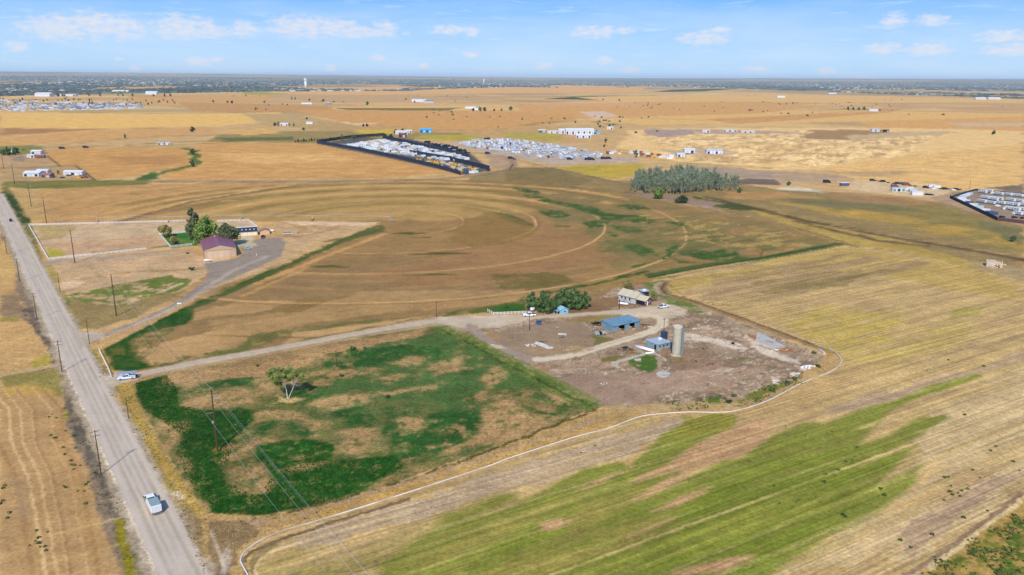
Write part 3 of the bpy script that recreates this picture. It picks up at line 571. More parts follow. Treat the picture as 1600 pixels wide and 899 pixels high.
def paint_yard():
    P = paint
    out = [(700, 506), (760, 498), (830, 490), (930, 470), (960, 450), (1030, 445), (1060, 468), (1120, 490), (1200, 520), (1262, 545), (1296, 560), (1262, 588), (1180, 622), (1100, 630), (1000, 638), (936, 634), (860, 600), (780, 555), (728, 522)]
    P([(830, 480), (930, 455), (1000, 446), (1020, 440), (1060, 466), (1080, 480), (1000, 486), (930, 492), (840, 492)], (150, 122, 84), amp=2)
    P(out, (162, 140, 118), amp=1.5)
    P(out, (172, 146, 122), amp=1, patch=(9, .52, .12, 80, 1.6)); P(out, (140, 118, 98), amp=1, patch=(5, .56, .1, 81, 2))
    P(out, (206, 190, 170), amp=1, patch=(1.3, .64, .05, 82, 1.5), alpha=.6); P(out, (118, 100, 78), amp=1, patch=(1.1, .65, .05, 84, 1.3), alpha=.8)
    P([(860, 590), (1000, 580), (1060, 590), (1000, 625), (936, 632)], (160, 134, 116), amp=5, alpha=.8)
    P([(750, 528), (800, 512), (900, 500), (930, 520), (980, 535), (870, 556), (820, 560), (780, 548)], (152, 130, 108), amp=3)
    P([(800, 545), (900, 535), (990, 520), (940, 510), (990, 505), (1030, 498), (1030, 505), (950, 540), (850, 556)], (160, 134, 104), amp=3, alpha=.6)
    P([(745, 520), (770, 515), (785, 528), (765, 532)], (178, 142, 96), amp=2, alpha=.6, soft=3)
    P([(830, 574), (858, 570), (862, 584), (840, 590)], (174, 134, 98), amp=2, alpha=.6, soft=3)
    P([(880, 500), (1000, 488), (1010, 496), (930, 505)], (150, 128, 78), amp=2)
    P([(925, 525), (960, 530), (955, 540), (930, 540)], (118, 114, 66), amp=1.5); P([(936, 558), (970, 556), (965, 566), (945, 566)], (122, 110, 64), amp=1.5)
    P([(932, 466), (1000, 462), (1010, 475), (930, 484), (900, 478)], (140, 112, 82), amp=2)
    P([(770, 478), (822, 474), (824, 487), (776, 489)], (62, 100, 36), amp=.8)
    P([(870, 484), (930, 476), (960, 484), (900, 492)], (136, 106, 80), amp=1.5)
    for q in ([(1010, 450), (1040, 448), (1050, 462), (1020, 466)], [(1030, 460), (1060, 464), (1095, 482), (1100, 490), (1070, 488), (1040, 474)], [(1005, 442), (1040, 438), (1046, 448), (1015, 452)]):
        P(q, (104, 120, 52), amp=2, patch=(3, .4, .12, 83))
    P([(1022, 444), (1038, 440), (1042, 452), (1050, 462), (1036, 462), (1024, 455)], (178, 160, 140), amp=1)
    # drives
    gcol = (196, 180, 160)
    P([(205, 585), (300, 563), (400, 546), (500, 528), (600, 510), (675, 496), (740, 496), (760, 504), (745, 516), (720, 520), (680, 511), (600, 520), (500, 538), (400, 556), (300, 574), (217, 592)], (170, 150, 124), amp=.8)
    line([(180, 592), (217, 585), (300, 568), (400, 551), (500, 532), (600, 514), (680, 502), (760, 500), (830, 496), (890, 493), (930, 490), (990, 485), (1030, 482), (1050, 480)], 4.6, gcol, amp=.5)
    line([(217, 585), (300, 567.5), (400, 550.5), (500, 531), (600, 513.5), (690, 501)], .7, (170, 150, 130), amp=.2)
    P([(680, 496), (760, 493), (830, 492), (820, 502), (780, 512), (740, 514), (690, 508)], gcol, amp=1)
    P([(960, 490), (1000, 480), (1050, 476), (1074, 484), (1072, 492), (1040, 496), (1000, 498)], (200, 182, 160), amp=1.2)
    line([(735, 508), (748, 522), (770, 536), (800, 552), (830, 562), (850, 563)], 4.6, (160, 142, 130), amp=1)
    line([(840, 562), (870, 559), (900, 554), (940, 542), (990, 527), (1020, 517), (1035, 508), (1036, 500), (1024, 494), (1000, 492)], 4.6, (212, 197, 174), amp=.6)
    line([(862, 558), (940, 541), (1000, 523)], .6, (170, 148, 126), amp=.2)
    # old concrete and chalky spoil
    for q in ([(1070, 520), (1085, 521), (1122, 530), (1150, 536), (1170, 545), (1165, 550), (1130, 540), (1100, 534), (1072, 530)], [(1172, 536), (1190, 542), (1215, 552), (1245, 562), (1250, 570), (1210, 560), (1180, 548)], [(1120, 575), (1150, 576), (1140, 582), (1112, 580)],
              [(1208, 590), (1222, 594), (1218, 602), (1206, 600)], [(1235, 584), (1250, 582), (1246, 590), (1236, 590)], [(1250, 576), (1275, 570), (1276, 576), (1256, 581)], [(1185, 528), (1200, 534), (1212, 546), (1190, 542), (1176, 536)], [(1166, 524), (1180, 528), (1172, 533), (1160, 527)]):
        P(q, (216, 200, 182), amp=1.4, patch=(2, .34, .12, 85))
    P([(1150, 508), (1200, 520), (1180, 526), (1140, 516)], (186, 166, 140), amp=2, alpha=.5)
    for q in ([(1168, 521), (1184, 526), (1182, 532), (1170, 528)], [(1216, 545), (1240, 544), (1240, 550), (1220, 552)]):
        P(q, (160, 114, 80), amp=.8)
    P([(1085, 505), (1100, 509), (1140, 520), (1160, 526), (1130, 522), (1090, 512)], (204, 180, 156), amp=2, patch=(2, .5, .1, 86))
    P([(760, 535), (775, 538), (790, 545), (770, 545)], (206, 184, 152), amp=1.2); P([(880, 545), (900, 540), (930, 548), (900, 552)], (176, 152, 112), amp=2, patch=(2, .45, .1, 87))
    P([(980, 562), (1010, 554), (1026, 556), (1028, 574), (1020, 582), (1000, 578), (982, 570)], (78, 108, 42), amp=1, patch=(2, .3, .12, 88))
    P([(1040, 556), (1070, 560), (1072, 566), (1048, 568)], (104, 116, 56), amp=1, patch=(1.5, .42, .1, 89)); P([(1152, 558), (1172, 558), (1170, 564), (1155, 565)], (112, 116, 60), amp=1, patch=(1.5, .45, .1, 89))
    P([(980, 590), (1080, 580), (1160, 590), (1100, 612), (1000, 612)], (176, 148, 130), amp=4, alpha=.5)
    P([(1000, 540), (1100, 545), (1160, 570), (1100, 585), (1060, 575)], (142, 114, 92), amp=4, alpha=.5)
    # ditch and bank on its east side
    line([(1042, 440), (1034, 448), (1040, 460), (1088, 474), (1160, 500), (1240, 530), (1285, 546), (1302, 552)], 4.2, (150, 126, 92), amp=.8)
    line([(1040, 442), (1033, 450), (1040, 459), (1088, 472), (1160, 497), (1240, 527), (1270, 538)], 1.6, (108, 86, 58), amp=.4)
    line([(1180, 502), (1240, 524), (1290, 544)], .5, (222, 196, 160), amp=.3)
    P([(1290, 548), (1312, 556), (1305, 575), (1270, 590), (1240, 602), (1262, 585), (1292, 566)], (170, 136, 84), amp=1)
    P([(1240, 598), (1262, 586), (1284, 562), (1290, 566), (1266, 590), (1244, 604)], (104, 104, 50), amp=1.6, patch=(2, .46, .1, 90))
def paint_hay():
    P = paint
    out = [(1046, 438), (1075, 428), (1200, 406), (1320, 384), (1420, 397), (1540, 424), (1600, 440), (1700, 470), (1700, 690), (1600, 772), (1486, 860), (1425, 899), (1200, 960), (392, 960), (387, 899), (378, 876), (384, 863), (411, 845), (500, 814), (600, 784), (683, 757), (766, 730), (900, 685), (1000, 653), (1040, 648), (1120, 647), (1153, 643), (1200, 628), (1270, 595), (1302, 581), (1316, 565), (1311, 554), (1295, 545), (1240, 524), (1160, 494), (1090, 468), (1044, 456), (1038, 448)]
    P(out, (192, 164, 112), amp=.3, soft=.5)
    k = dict(streak=True)
    P(out, (198, 168, 114), amp=.3, patch=(4, .5, .1, 100, 14), alpha=.9)
    P(out, (172, 144, 106), amp=.3, patch=(2, .54, .1, 101, 20), alpha=.7)
    P([(1046, 440), (1320, 386), (1500, 416), (1600, 445), (1600, 470), (1300, 420), (1150, 440), (1060, 462)], (186, 158, 88), amp=6, alpha=.75)
    P([(1120, 430), (1320, 398), (1450, 410), (1400, 430), (1200, 470), (1100, 470)], (156, 130, 98), amp=5, patch=(2.2, .46, .12, 103, 16), alpha=.8)
    P([(1180, 440), (1300, 425), (1400, 420), (1300, 450), (1200, 462)], (140, 122, 76), amp=5, patch=(3.5, .46, .1, 104, 10), alpha=.8)
    P([(1200, 490), (1290, 480), (1400, 492), (1440, 512), (1400, 540), (1320, 552), (1260, 522)], (186, 162, 84), amp=8, soft=8, alpha=.85, patch=(4, .38, .2, 105, 5))
    P([(1320, 550), (1400, 540), (1500, 500), (1520, 520), (1440, 560), (1360, 580)], (190, 166, 88), amp=6, soft=6, alpha=.6)
    P([(1480, 480), (1540, 480), (1520, 495), (1490, 500)], (150, 146, 60), amp=4, alpha=.6)
    P([(900, 695), (1050, 655), (1100, 655), (1000, 700), (860, 750), (700, 800), (520, 850), (430, 860), (500, 825), (700, 765)], (184, 160, 130), amp=3, patch=(2.5, .36, .14, 106, 12))
    P([(1120, 655), (1240, 615), (1320, 575), (1400, 560), (1300, 620), (1200, 650)], (192, 160, 110), amp=3)
    P([(1280, 640), (1420, 600), (1560, 560), (1600, 540), (1600, 560), (1440, 620), (1300, 660)], (180, 154, 124), amp=4, patch=(2, .44, .14, 107, 16))
    P([(1450, 640), (1600, 570), (1700, 560), (1700, 700), (1600, 765), (1420, 880), (1220, 899), (1350, 820), (1430, 740)], (200, 174, 130), amp=4, patch=(3, .36, .14, 108, 12))
    P([(1400, 830), (1560, 740), (1600, 740), (1500, 810), (1420, 870)], (170, 142, 120), amp=2, alpha=.7)
    # olive regrowth toward the camera
    ol = (152, 138, 80)
    P([(395, 899), (400, 870), (470, 850), (560, 870), (640, 830), (700, 808), (800, 790), (900, 790), (900, 960), (395, 960)], ol, amp=5, soft=5, patch=(4, .40, .16, 110, 5), streak=True)
    P([(680, 808), (720, 795), (770, 775), (805, 770), (800, 782), (740, 808), (660, 836)], (130, 130, 58), amp=2, soft=2.4, streak=True)
    gr = (132, 135, 60)
    P([(560, 960), (600, 880), (660, 838), (720, 815), (800, 792), (833, 774), (866, 757), (912, 732), (966, 723), (986, 730), (1002, 712), (1035, 677), (1083, 656), (1112, 646), (1153, 649), (1150, 666), (1088, 693), (1080, 706), (1043, 727), (988, 752), (1062, 738), (986, 782), (1078, 745), (1130, 719), (1155, 717), (1200, 683), (1255, 660), (1290, 662), (1340, 640), (1400, 625), (1460, 600), (1524, 585),
       (1500, 598), (1440, 616), (1392, 640), (1343, 696), (1390, 680), (1432, 653), (1479, 651), (1436, 682), (1343, 730), (1433, 696), (1372, 758), (1439, 727), (1428, 756), (1384, 793), (1300, 834), (1200, 899), (1100, 960)], gr, amp=.8, soft=1.2, streak=True)
    P([(1300, 668), (1380, 640), (1450, 606), (1528, 583), (1536, 588), (1500, 602), (1440, 620), (1360, 656), (1310, 684)], gr, amp=.5, soft=1.0, streak=True)
    P([(1420, 664), (1470, 648), (1482, 652), (1440, 676)], gr, amp=.5, soft=1.0, streak=True)
    P([(1345, 668), (1372, 658), (1362, 668), (1332, 672)], (190, 164, 108), amp=.8, streak=True)
    P([(600, 960), (700, 850), (860, 800), (1000, 790), (1200, 720), (1400, 700), (1380, 790), (1200, 895), (1100, 960)], (118, 130, 46), amp=4, soft=4, patch=(3.2, .46, .12, 112, 7), alpha=.8, streak=True)
    P([(560, 960), (640, 860), (860, 780), (1000, 760), (1040, 800), (1000, 860), (860, 960)], (150, 138, 72), amp=4, soft=5, patch=(3, .46, .12, 113, 8), alpha=.85, streak=True)
    P([(900, 899), (1100, 820), (1300, 760), (1400, 740), (1300, 800), (1060, 899)], (144, 146, 62), amp=2, soft=2, patch=(1.6, .52, .08, 114, 16), alpha=.8)
    P([(1070, 650), (1150, 648), (1140, 668), (1080, 680), (1040, 690)], (142, 134, 56), amp=2, alpha=.7)
    for q in ([(984, 754), (1010, 740), (1043, 727), (1084, 698), (1150, 668), (1204, 655), (1205, 664), (1192, 690), (1152, 716), (1132, 717), (1080, 732), (1062, 737), (1052, 733), (1000, 752)], [(984, 783), (1040, 752), (1072, 740), (1074, 746), (1040, 762), (1004, 779)], [(1022, 800), (1060, 778), (1104, 763), (1098, 774), (1060, 791)],
              [(985, 840), (1040, 814), (1060, 808), (1020, 826)], [(1060, 890), (1140, 872), (1180, 870), (1120, 899), (1070, 899)], [(840, 818), (880, 808), (900, 812), (860, 828)], [(890, 770), (940, 748), (966, 740), (930, 760)]):
        P(q, (190, 152, 112), amp=1.2, soft=1.2, streak=True)
    for off in range(-9, 24):
        rr = random.Random(off + 50)
        x0, y0 = site(1100, 700); o = off * 5.6 + rr.uniform(-1, 1)
        nx, ny = math.sin(R(30)), -math.cos(R(30)); dx, dy = math.cos(R(30)), math.sin(R(30))
        line([(x0 + nx * o - dx * 160, y0 + ny * o - dy * 160), (x0 + nx * o + dx * 40, y0 + ny * o + dy * 40), (x0 + nx * o + dx * 260, y0 + ny * o + dy * 260)], rr.uniform(.3, .9), rr.choice([(206, 182, 124), (150, 130, 84), (204, 180, 130)]), amp=.4,
             alpha=rr.uniform(.25, .6), world=True, patch=(20, .42, .2, off + 99))
    line([(1050, 446), (1060, 462), (1100, 474), (1140, 478)], 2, (124, 112, 62), amp=2, patch=(2.5, .5, .1, 9))
    P([(392, 899), (388, 880), (395, 866), (420, 850), (440, 846), (400, 880), (402, 930)], (150, 128, 88), amp=.8)
    line([(384, 899), (382, 876), (390, 865), (420, 850), (500, 822), (640, 780)], 1.2, (120, 98, 74), amp=.4)
    line([(410, 930), (398, 890), (408, 872), (440, 856), (500, 838), (620, 806)], .7, (200, 176, 130), amp=.2)
    # corner scrub
    P([(1425, 905), (1486, 866), (1540, 822), (1600, 780), (1700, 710), (1700, 1000), (1380, 1000)], (174, 144, 84), amp=1)
    P([(1440, 905), (1600, 800), (1700, 800), (1700, 1000), (1400, 1000)], (122, 120, 50), amp=1, patch=(2.5, .52, .1, 120)); P([(1440, 905), (1600, 800), (1700, 800), (1700, 1000), (1400, 1000)], (84, 104, 42), amp=1, patch=(2.2, .6, .08, 121))
    line([(1425, 902), (1486, 864), (1540, 820), (1600, 777), (1700, 705)], 1.6, (214, 190, 142), amp=.5, patch=(1.2, .36, .1, 3))
    line([(1415, 900), (1480, 858), (1600, 770)], 1.2, (146, 120, 96), amp=.5)
    # ruin corner
    P([(1500, 405), (1600, 420), (1600, 438), (1540, 424)], (170, 148, 110), amp=2)
def paint_road():
    P = paint
    v = np.array([-.5866, .8099]); n = np.array([.8099, .5866])
    p0 = np.array([-67.6, 137.9])
    def L(off, a=-30, b=640): return [tuple(p0 + v * a + n * off), tuple(p0 + v * 250 + n * off), tuple(p0 + v * b + n * off)]
    line(L(-.6), 12.6, (168, 152, 130), amp=1.3, world=True, soft=.7)
    line(L(-.4), 10.4, (184, 170, 152), amp=.9, world=True, soft=.5, patch=(2.5, .42, .12, 12))
    line(L(0), 8.9, (196, 184, 176), amp=.25, world=True, soft=.35)
    line(L(-4.7), .5, (216, 200, 178), amp=.3, world=True, soft=.3, patch=(6, .38, .1, 2))
    for o, c, w in ((-2.2, (176, 163, 150), .7), (-.7, (178, 165, 152), .6), (.9, (180, 168, 154), .6), (2.5, (176, 163, 148), .7), (0, (200, 190, 178), .5), (3.6, (200, 188, 172), .4)):
        line(L(o), w * 1.2, c, amp=.2, world=True, soft=.4, alpha=.95, patch=(14, .38, .2, int(o * 10) + 60))
    P([(108, 505), (125, 518), (160, 521), (165, 527), (140, 535), (125, 545), (115, 530)], (184, 170, 156), amp=.5)
    P([(152, 588), (175, 586), (215, 582), (217, 592), (195, 598), (172, 606), (165, 600)], (190, 176, 160), amp=.5)
    P([(64, 408), (78, 407), (300, 392), (300, 395), (90, 412), (72, 416)], (178, 158, 136), amp=.4)
def field_weeds():
    # isolated dark weeds in the crops, real plants scattered by the loops below
    pass
paint_far(); paint_mid(); paint_pivot(); paint_left(); paint_hay(); paint_yard(); paint_pasture(); paint_road()

# ------------------------------------------------------------------ materials
MATS = {}
def _nt(name):
    m = bpy.data.materials.new(name); m.use_nodes = True
    nt = m.node_tree
    return m, nt, nt.nodes['Principled BSDF']
def mat(name, rgb, rough=.7, metal=0., var=.12, scale=3., spec=.3, grime=None, bump=0.):
    """plain procedural paint / wood / metal with noise variation and dirt"""
    if name in MATS: return MATS[name]
    m, nt, bs = _nt(name); N = nt.nodes; L = nt.links
    c = [lin(v) for v in rgb]
    tc = N.new('ShaderNodeTexCoord')
    n1 = N.new('ShaderNodeTexNoise'); n1.inputs['Scale'].default_value = scale; n1.inputs['Detail'].default_value = 6
    L.new(tc.outputs['Object'], n1.inputs['Vector'])
    rp = N.new('ShaderNodeMapRange'); rp.inputs[1].default_value = .3; rp.inputs[2].default_value = .7
    rp.inputs[3].default_value = 1 - var; rp.inputs[4].default_value = 1 + var
    L.new(n1.outputs['Fac'], rp.inputs[0])
    mx = N.new('ShaderNodeMix'); mx.data_type = 'RGBA'; mx.blend_type = 'MULTIPLY'; mx.inputs['Factor'].default_value = 1
    mx.inputs['A'].default_value = (*c, 1); L.new(rp.outputs[0], mx.inputs['B'])
    oi = N.new('ShaderNodeObjectInfo'); r0 = N.new('ShaderNodeMapRange'); r0.inputs[3].default_value = .93; r0.inputs[4].default_value = 1.05; L.new(oi.outputs['Random'], r0.inputs[0])
    m0 = N.new('ShaderNodeMix'); m0.data_type = 'RGBA'; m0.blend_type = 'MULTIPLY'; m0.inputs['Factor'].default_value = 1
    L.new(mx.outputs['Result'], m0.inputs['A']); L.new(r0.outputs[0], m0.inputs['B']); outc = m0.outputs['Result']
    if grime:
        n2 = N.new('ShaderNodeTexNoise'); n2.inputs['Scale'].default_value = scale * .4; n2.inputs['Detail'].default_value = 8
        L.new(tc.outputs['Object'], n2.inputs['Vector'])
        r2 = N.new('ShaderNodeMapRange'); r2.inputs[1].default_value = .52; r2.inputs[2].default_value = .66
        L.new(n2.outputs['Fac'], r2.inputs[0])
        m2 = N.new('ShaderNodeMix'); m2.data_type = 'RGBA'; L.new(r2.outputs[0], m2.inputs['Factor'])
        L.new(outc, m2.inputs['A']); m2.inputs['B'].default_value = (*[lin(v) for v in grime], 1); outc = m2.outputs['Result']
    L.new(outc, bs.inputs['Base Color'])
    bs.inputs['Roughness'].default_value = rough; bs.inputs['Metallic'].default_value = metal; bs.inputs['Specular IOR Level'].default_value = spec
    if bump:
        b = N.new('ShaderNodeBump'); b.inputs['Strength'].default_value = bump; L.new(n1.outputs['Fac'], b.inputs['Height']); L.new(b.outputs[0], bs.inputs['Normal'])
    MATS[name] = m; return m
def ribbed(name, rgb, pitch=.25, axis=0, rough=.45, metal=.2, grime=None):
    if name in MATS: return MATS[name]
    m = mat(name, rgb, rough, metal, .1, 1.2, grime=grime); nt = m.node_tree; N = nt.nodes; L = nt.links
    tc = N.new('ShaderNodeTexCoord'); sp = N.new('ShaderNodeSeparateXYZ'); L.new(tc.outputs['Object'], sp.inputs[0])
    a = N.new('ShaderNodeMath'); a.operation = 'MULTIPLY'; a.inputs[1].default_value = 6.283 / pitch; L.new(sp.outputs[axis], a.inputs[0])
    s = N.new('ShaderNodeMath'); s.operation = 'SINE'; L.new(a.outputs[0], s.inputs[0])
    b = N.new('ShaderNodeBump'); b.inputs['Strength'].default_value = .5; b.inputs['Distance'].default_value = .04; L.new(s.outputs[0], b.inputs['Height'])
    L.new(b.outputs[0], nt.nodes['Principled BSDF'].inputs['Normal']); return m
def leafmat(name, dark, light, scale=.5):
    if name in MATS: return MATS[name]
    m, nt, bs = _nt(name); N = nt.nodes; L = nt.links
    g = N.new('ShaderNodeNewGeometry'); n1 = N.new('ShaderNodeTexNoise'); n1.inputs['Scale'].default_value = scale; n1.inputs['Detail'].default_value = 5
    L.new(g.outputs['Position'], n1.inputs['Vector'])
    rp = N.new('ShaderNodeMapRange'); rp.inputs[1].default_value = .36; rp.inputs[2].default_value = .64; L.new(n1.outputs['Fac'], rp.inputs[0])
    ad = N.new('ShaderNodeMath'); ad.operation = 'ADD'; ad.use_clamp = True
    r2 = N.new('ShaderNodeMapRange'); r2.inputs[3].default_value = -.35; r2.inputs[4].default_value = .35; L.new(g.outputs['Random Per Island'], r2.inputs[0])
    L.new(rp.outputs[0], ad.inputs[0]); L.new(r2.outputs[0], ad.inputs[1])
    mx = N.new('ShaderNodeMix'); mx.data_type = 'RGBA'; L.new(ad.outputs[0], mx.inputs['Factor'])
    mx.inputs['A'].default_value = (*dark, 1); mx.inputs['B'].default_value = (*light, 1); L.new(mx.outputs['Result'], bs.inputs['Base Color'])
    bs.inputs['Roughness'].default_value = .75; bs.inputs['Specular IOR Level'].default_value = .15
    MATS[name] = m; return m
def groundmat(name, kind):
    m, nt, bs = _nt(name); N = nt.nodes; L = nt.links
    at = N.new('ShaderNodeAttribute'); at.attribute_name = 'soil'
    g = N.new('ShaderNodeNewGeometry')
    def math_(op, a, b):
        n = N.new('ShaderNodeMath'); n.operation = op
        for i, v in enumerate((a, b)):
            if isinstance(v, (int, float)): n.inputs[i].default_value = v
            else: L.new(v, n.inputs[i])
        return n.outputs[0]
    def noise(vec, sc, det, lo, hi, a=.32, b=.68, rough=.6):
        n = N.new('ShaderNodeTexNoise'); n.inputs['Scale'].default_value = sc; n.inputs['Detail'].default_value = det; n.inputs['Roughness'].default_value = rough
        L.new(vec, n.inputs['Vector']); r = N.new('ShaderNodeMapRange'); r.inputs[1].default_value = a; r.inputs[2].default_value = b; r.inputs[3].default_value = lo; r.inputs[4].default_value = hi
        L.new(n.outputs['Fac'], r.inputs[0]); return r.outputs[0], n.outputs['Fac']
    def rot(ang, sx, sy):
        mp = N.new('ShaderNodeMapping'); mp.vector_type = 'POINT'
        r0 = N.new('ShaderNodeVectorRotate'); r0.rotation_type = 'Z_AXIS'; r0.inputs['Angle'].default_value = -ang; L.new(g.outputs['Position'], r0.inputs['Vector'])
        L.new(r0.outputs[0], mp.inputs['Vector']); mp.inputs['Scale'].default_value = (sx, sy, 1); return mp.outputs[0]
    st = {'hay': .30, 'pasture': .42, 'dirt': .22, 'road': .055, 'field': .24, 'scrub': .34}[kind]
    f1, raw = noise(g.outputs['Position'], .9, 8, 1 - st, 1 + st, rough=.68)
    f2, _ = noise(g.outputs['Position'], .05, 5, 1 - st * .5, 1 + st * .5)
    fac = math_('MULTIPLY', f1, f2)
    f5, _ = noise(g.outputs['Position'], 4.5, 4, 1 - st * .9, 1 + st * .9, rough=.7); fac = math_('MULTIPLY', fac, f5)
    f6, _ = noise(g.outputs['Position'], .22, 6, 1 - st * .55, 1 + st * .55, rough=.66); fac = math_('MULTIPLY', fac, f6)
    if kind in ('hay', 'pasture', 'scrub', 'field'):
        f7, _ = noise(g.outputs['Position'], .75, 3, 1, .55, .66, .72); fac = math_('MULTIPLY', fac, f7)
    if kind == 'hay':
        f3, _ = noise(rot(R(30), .015, .42), 1, 4, .84, 1.16); fac = math_('MULTIPLY', fac, f3)
        f4, _ = noise(rot(R(30), .010, 1.3), 1, 2, .78, 1.22); fac = math_('MULTIPLY', fac, f4)
    if kind == 'field':
        f3, _ = noise(rot(R(32), .015, .3), 1, 4, .93, 1.07); fac = math_('MULTIPLY', fac, f3)
    if kind == 'road':
        f3, _ = noise(rot(R(125.9), .02, .9), 1, 4, .93, 1.07); fac = math_('MULTIPLY', fac, f3)
    if kind == 'pivot': pass
    mx = N.new('ShaderNodeMix'); mx.data_type = 'RGBA'; mx.blend_type = 'MULTIPLY'; mx.inputs['Factor'].default_value = 1
    L.new(at.outputs['Color'], mx.inputs['A']); L.new(fac, mx.inputs['B'])
    L.new(mx.outputs['Result'], bs.inputs['Base Color'])
    bs.inputs['Roughness'].default_value = .95; bs.inputs['Specular IOR Level'].default_value = .05
    b = N.new('ShaderNodeBump'); b.inputs['Strength'].default_value = {'road': .08}.get(kind, .22); b.inputs['Distance'].default_value = .25
    L.new(raw, b.inputs['Height']); L.new(b.outputs[0], bs.inputs['Normal'])
    return m
# ------------------------------------------------------------------ the ground, cut into its fields
def build_ground():
    z = terrain(GX, GY)
    near = sst(900, 500, GD)
    z = z + near * .12 * (fbm(GX / 9, GY / 9, 130, 3) - .5)
    V = np.stack([GX, GY, z], 1).astype(np.float32)
    idx = np.arange(NA * ND).reshape(ND, NA)
    Q = np.stack([idx[:-1, :-1].ravel(), idx[:-1, 1:].ravel(), idx[1:, 1:].ravel(), idx[1:, :-1].ravel()], 1)
    cx = GX[Q].mean(1); cy = GY[Q].mean(1)
    reg = np.zeros(len(Q), np.int8)
    def mark(poly, k, world=False):
        P = np.array(poly) if world else wpts(poly)
        lo = P.min(0); hi = P.max(0)
        ix = np.nonzero((cx > lo[0]) & (cx < hi[0]) & (cy > lo[1]) & (cy < hi[1]))[0]
        reg[ix[sdf(cx[ix], cy[ix], P) < 0]] = k
    def markl(pts, w, k, world=False):
        P = np.array(pts) if world else wpts(pts)
        lo = P.min(0) - w; hi = P.max(0) + w
        ix = np.nonzero((cx > lo[0]) & (cx < hi[0]) & (cy > lo[1]) & (cy < hi[1]))[0]
        reg[ix[ldist(cx[ix], cy[ix], P) < w / 2]] = k
    mark([(178, 349), (300, 314), (465, 289), (600, 287), (740, 289), (880, 295), (1000, 309), (1100, 325), (1200, 345), (1312, 381), (1200, 402), (1075, 424), (1030, 432), (1010, 445), (930, 455), (830, 476), (760, 488), (675, 496), (500, 528), (400, 549), (300, 566), (215, 580), (175, 578), (160, 546), (215, 515), (270, 485), (430, 420), (592, 351), (430, 346)], 1)
    mark([(213, 592), (300, 578), (400, 560), (500, 540), (600, 522), (675, 511), (700, 513), (790, 560), (860, 600), (936, 634), (905, 648), (760, 703), (600, 760), (470, 795), (400, 806), (325, 802), (300, 768), (262, 710), (235, 662), (215, 625)], 2)
    mark([(700, 506), (760, 498), (830, 490), (930, 470), (960, 450), (1030, 445), (1060, 468), (1120, 490), (1200, 520), (1262, 545), (1296, 560), (1262, 588), (1180, 622), (1100, 630), (1000, 638), (936, 634), (860, 600), (780, 555), (728, 522)], 3)
    mark([(1046, 438), (1075, 428), (1200, 406), (1320, 384), (1420, 397), (1540, 424), (1600, 440), (1700, 470), (1700, 690), (1600, 772), (1486, 860), (1425, 899), (1200, 960), (392, 960), (387, 899), (378, 876), (384, 863), (411, 845), (500, 814), (600, 784), (683, 757), (766, 730), (900, 685), (1000, 653), (1040, 648), (1120, 647), (1153, 643), (1200, 628), (1270, 595), (1302, 581), (1316, 565), (1311, 554), (1295, 545), (1240, 524), (1160, 494), (1090, 468), (1044, 456), (1038, 448)], 4)
    mark([(0, 612), (40, 606), (80, 612), (99, 622), (98, 650), (112, 690), (138, 735), (150, 790), (186, 899), (200, 960), (-120, 960), (-120, 612)], 5)
    mark([(866, 262), (930, 257), (1005, 256), (1009, 269), (960, 280), (905, 272)], 6)
    mark([(400, 374), (440, 371), (446, 380), (440, 400), (400, 420), (350, 440), (300, 466), (230, 498), (180, 520), (140, 534), (128, 526), (160, 521), (215, 502), (280, 470), (318, 440), (326, 428), (318, 412), (368, 404), (380, 396), (375, 386)], 7)
    markl([(180, 592), (217, 585), (300, 568), (400, 551), (500, 532), (600, 514), (680, 502), (760, 500), (830, 496), (890, 493), (930, 490), (990, 485), (1030, 482), (1050, 480)], 4.6, 8)
    markl([(840, 562), (870, 559), (900, 554), (940, 542), (990, 527), (1020, 517), (1035, 508), (1036, 500), (1024, 494), (1000, 492)], 4.2, 8)
    markl([(235, 283), (400, 283), (520, 282), (620, 282), (700, 279), (752, 273), (790, 266), (804, 259), (800, 251), (786, 245), (740, 238)], 9, 9)
    v = np.array([-.5866, .8099]); p0 = np.array([-67.6, 137.9])
    markl([tuple(p0 - v * 60), tuple(p0 + v * 640)], 8.9, 10, True)
    names = [('ground', 'scrub'), ('pivot_field', 'field'), ('pasture', 'pasture'), ('farmyard', 'dirt'), ('hay_field', 'hay'), ('ploughed_field', 'field'), ('yellow_field', 'field'), ('gravel_yard', 'dirt'), ('driveway', 'road'), ('dirt_road', 'dirt'), ('road', 'road')]
    for k, (nm, kd) in enumerate(names):
        q = Q[reg == k]
        if len(q) == 0: continue
        u, inv = np.unique(q.ravel(), return_inverse=True)
        make_np(nm, V[u], inv.reshape(-1, 4), groundmat(nm + '_soil', kd), colors=C[u])['kind'] = 'structure'
    # a coarse sheet behind the viewer and to the sides so that the land goes on everywhere
    def skirt():
        pts = []; fc = []
        for i in range(-1, 37):
            pass
        a = np.radians(np.linspace(43, 317, 60)); rr = np.array([60, 300, 1500, 8000, 40000, 60000])
        A, B = np.meshgrid(a, rr); X = (B * np.sin(A)).ravel(); Y = (B * np.cos(A)).ravel()
        Vv = np.stack([X, Y, np.where(np.hypot(X, Y) > 30000, 120, 0)], 1)
        ii = np.arange(A.size).reshape(A.shape)
        F = np.stack([ii[:-1, :-1].ravel(), ii[:-1, 1:].ravel(), ii[1:, 1:].ravel(), ii[1:, :-1].ravel()], 1)
        col = np.tile(alb(200, 160, 104), (len(Vv), 1)); o = make_np('ground', Vv, F, MATS['ground'], colors=col); o['kind'] = 'structure'
        # and the small gap under the drone
        r0 = float(rad.min())
        n = 48; a = np.linspace(0, 2 * np.pi, n, endpoint=False)
        lim = np.where((a < np.radians(43)) | (a > np.radians(317)), r0, 60.0)
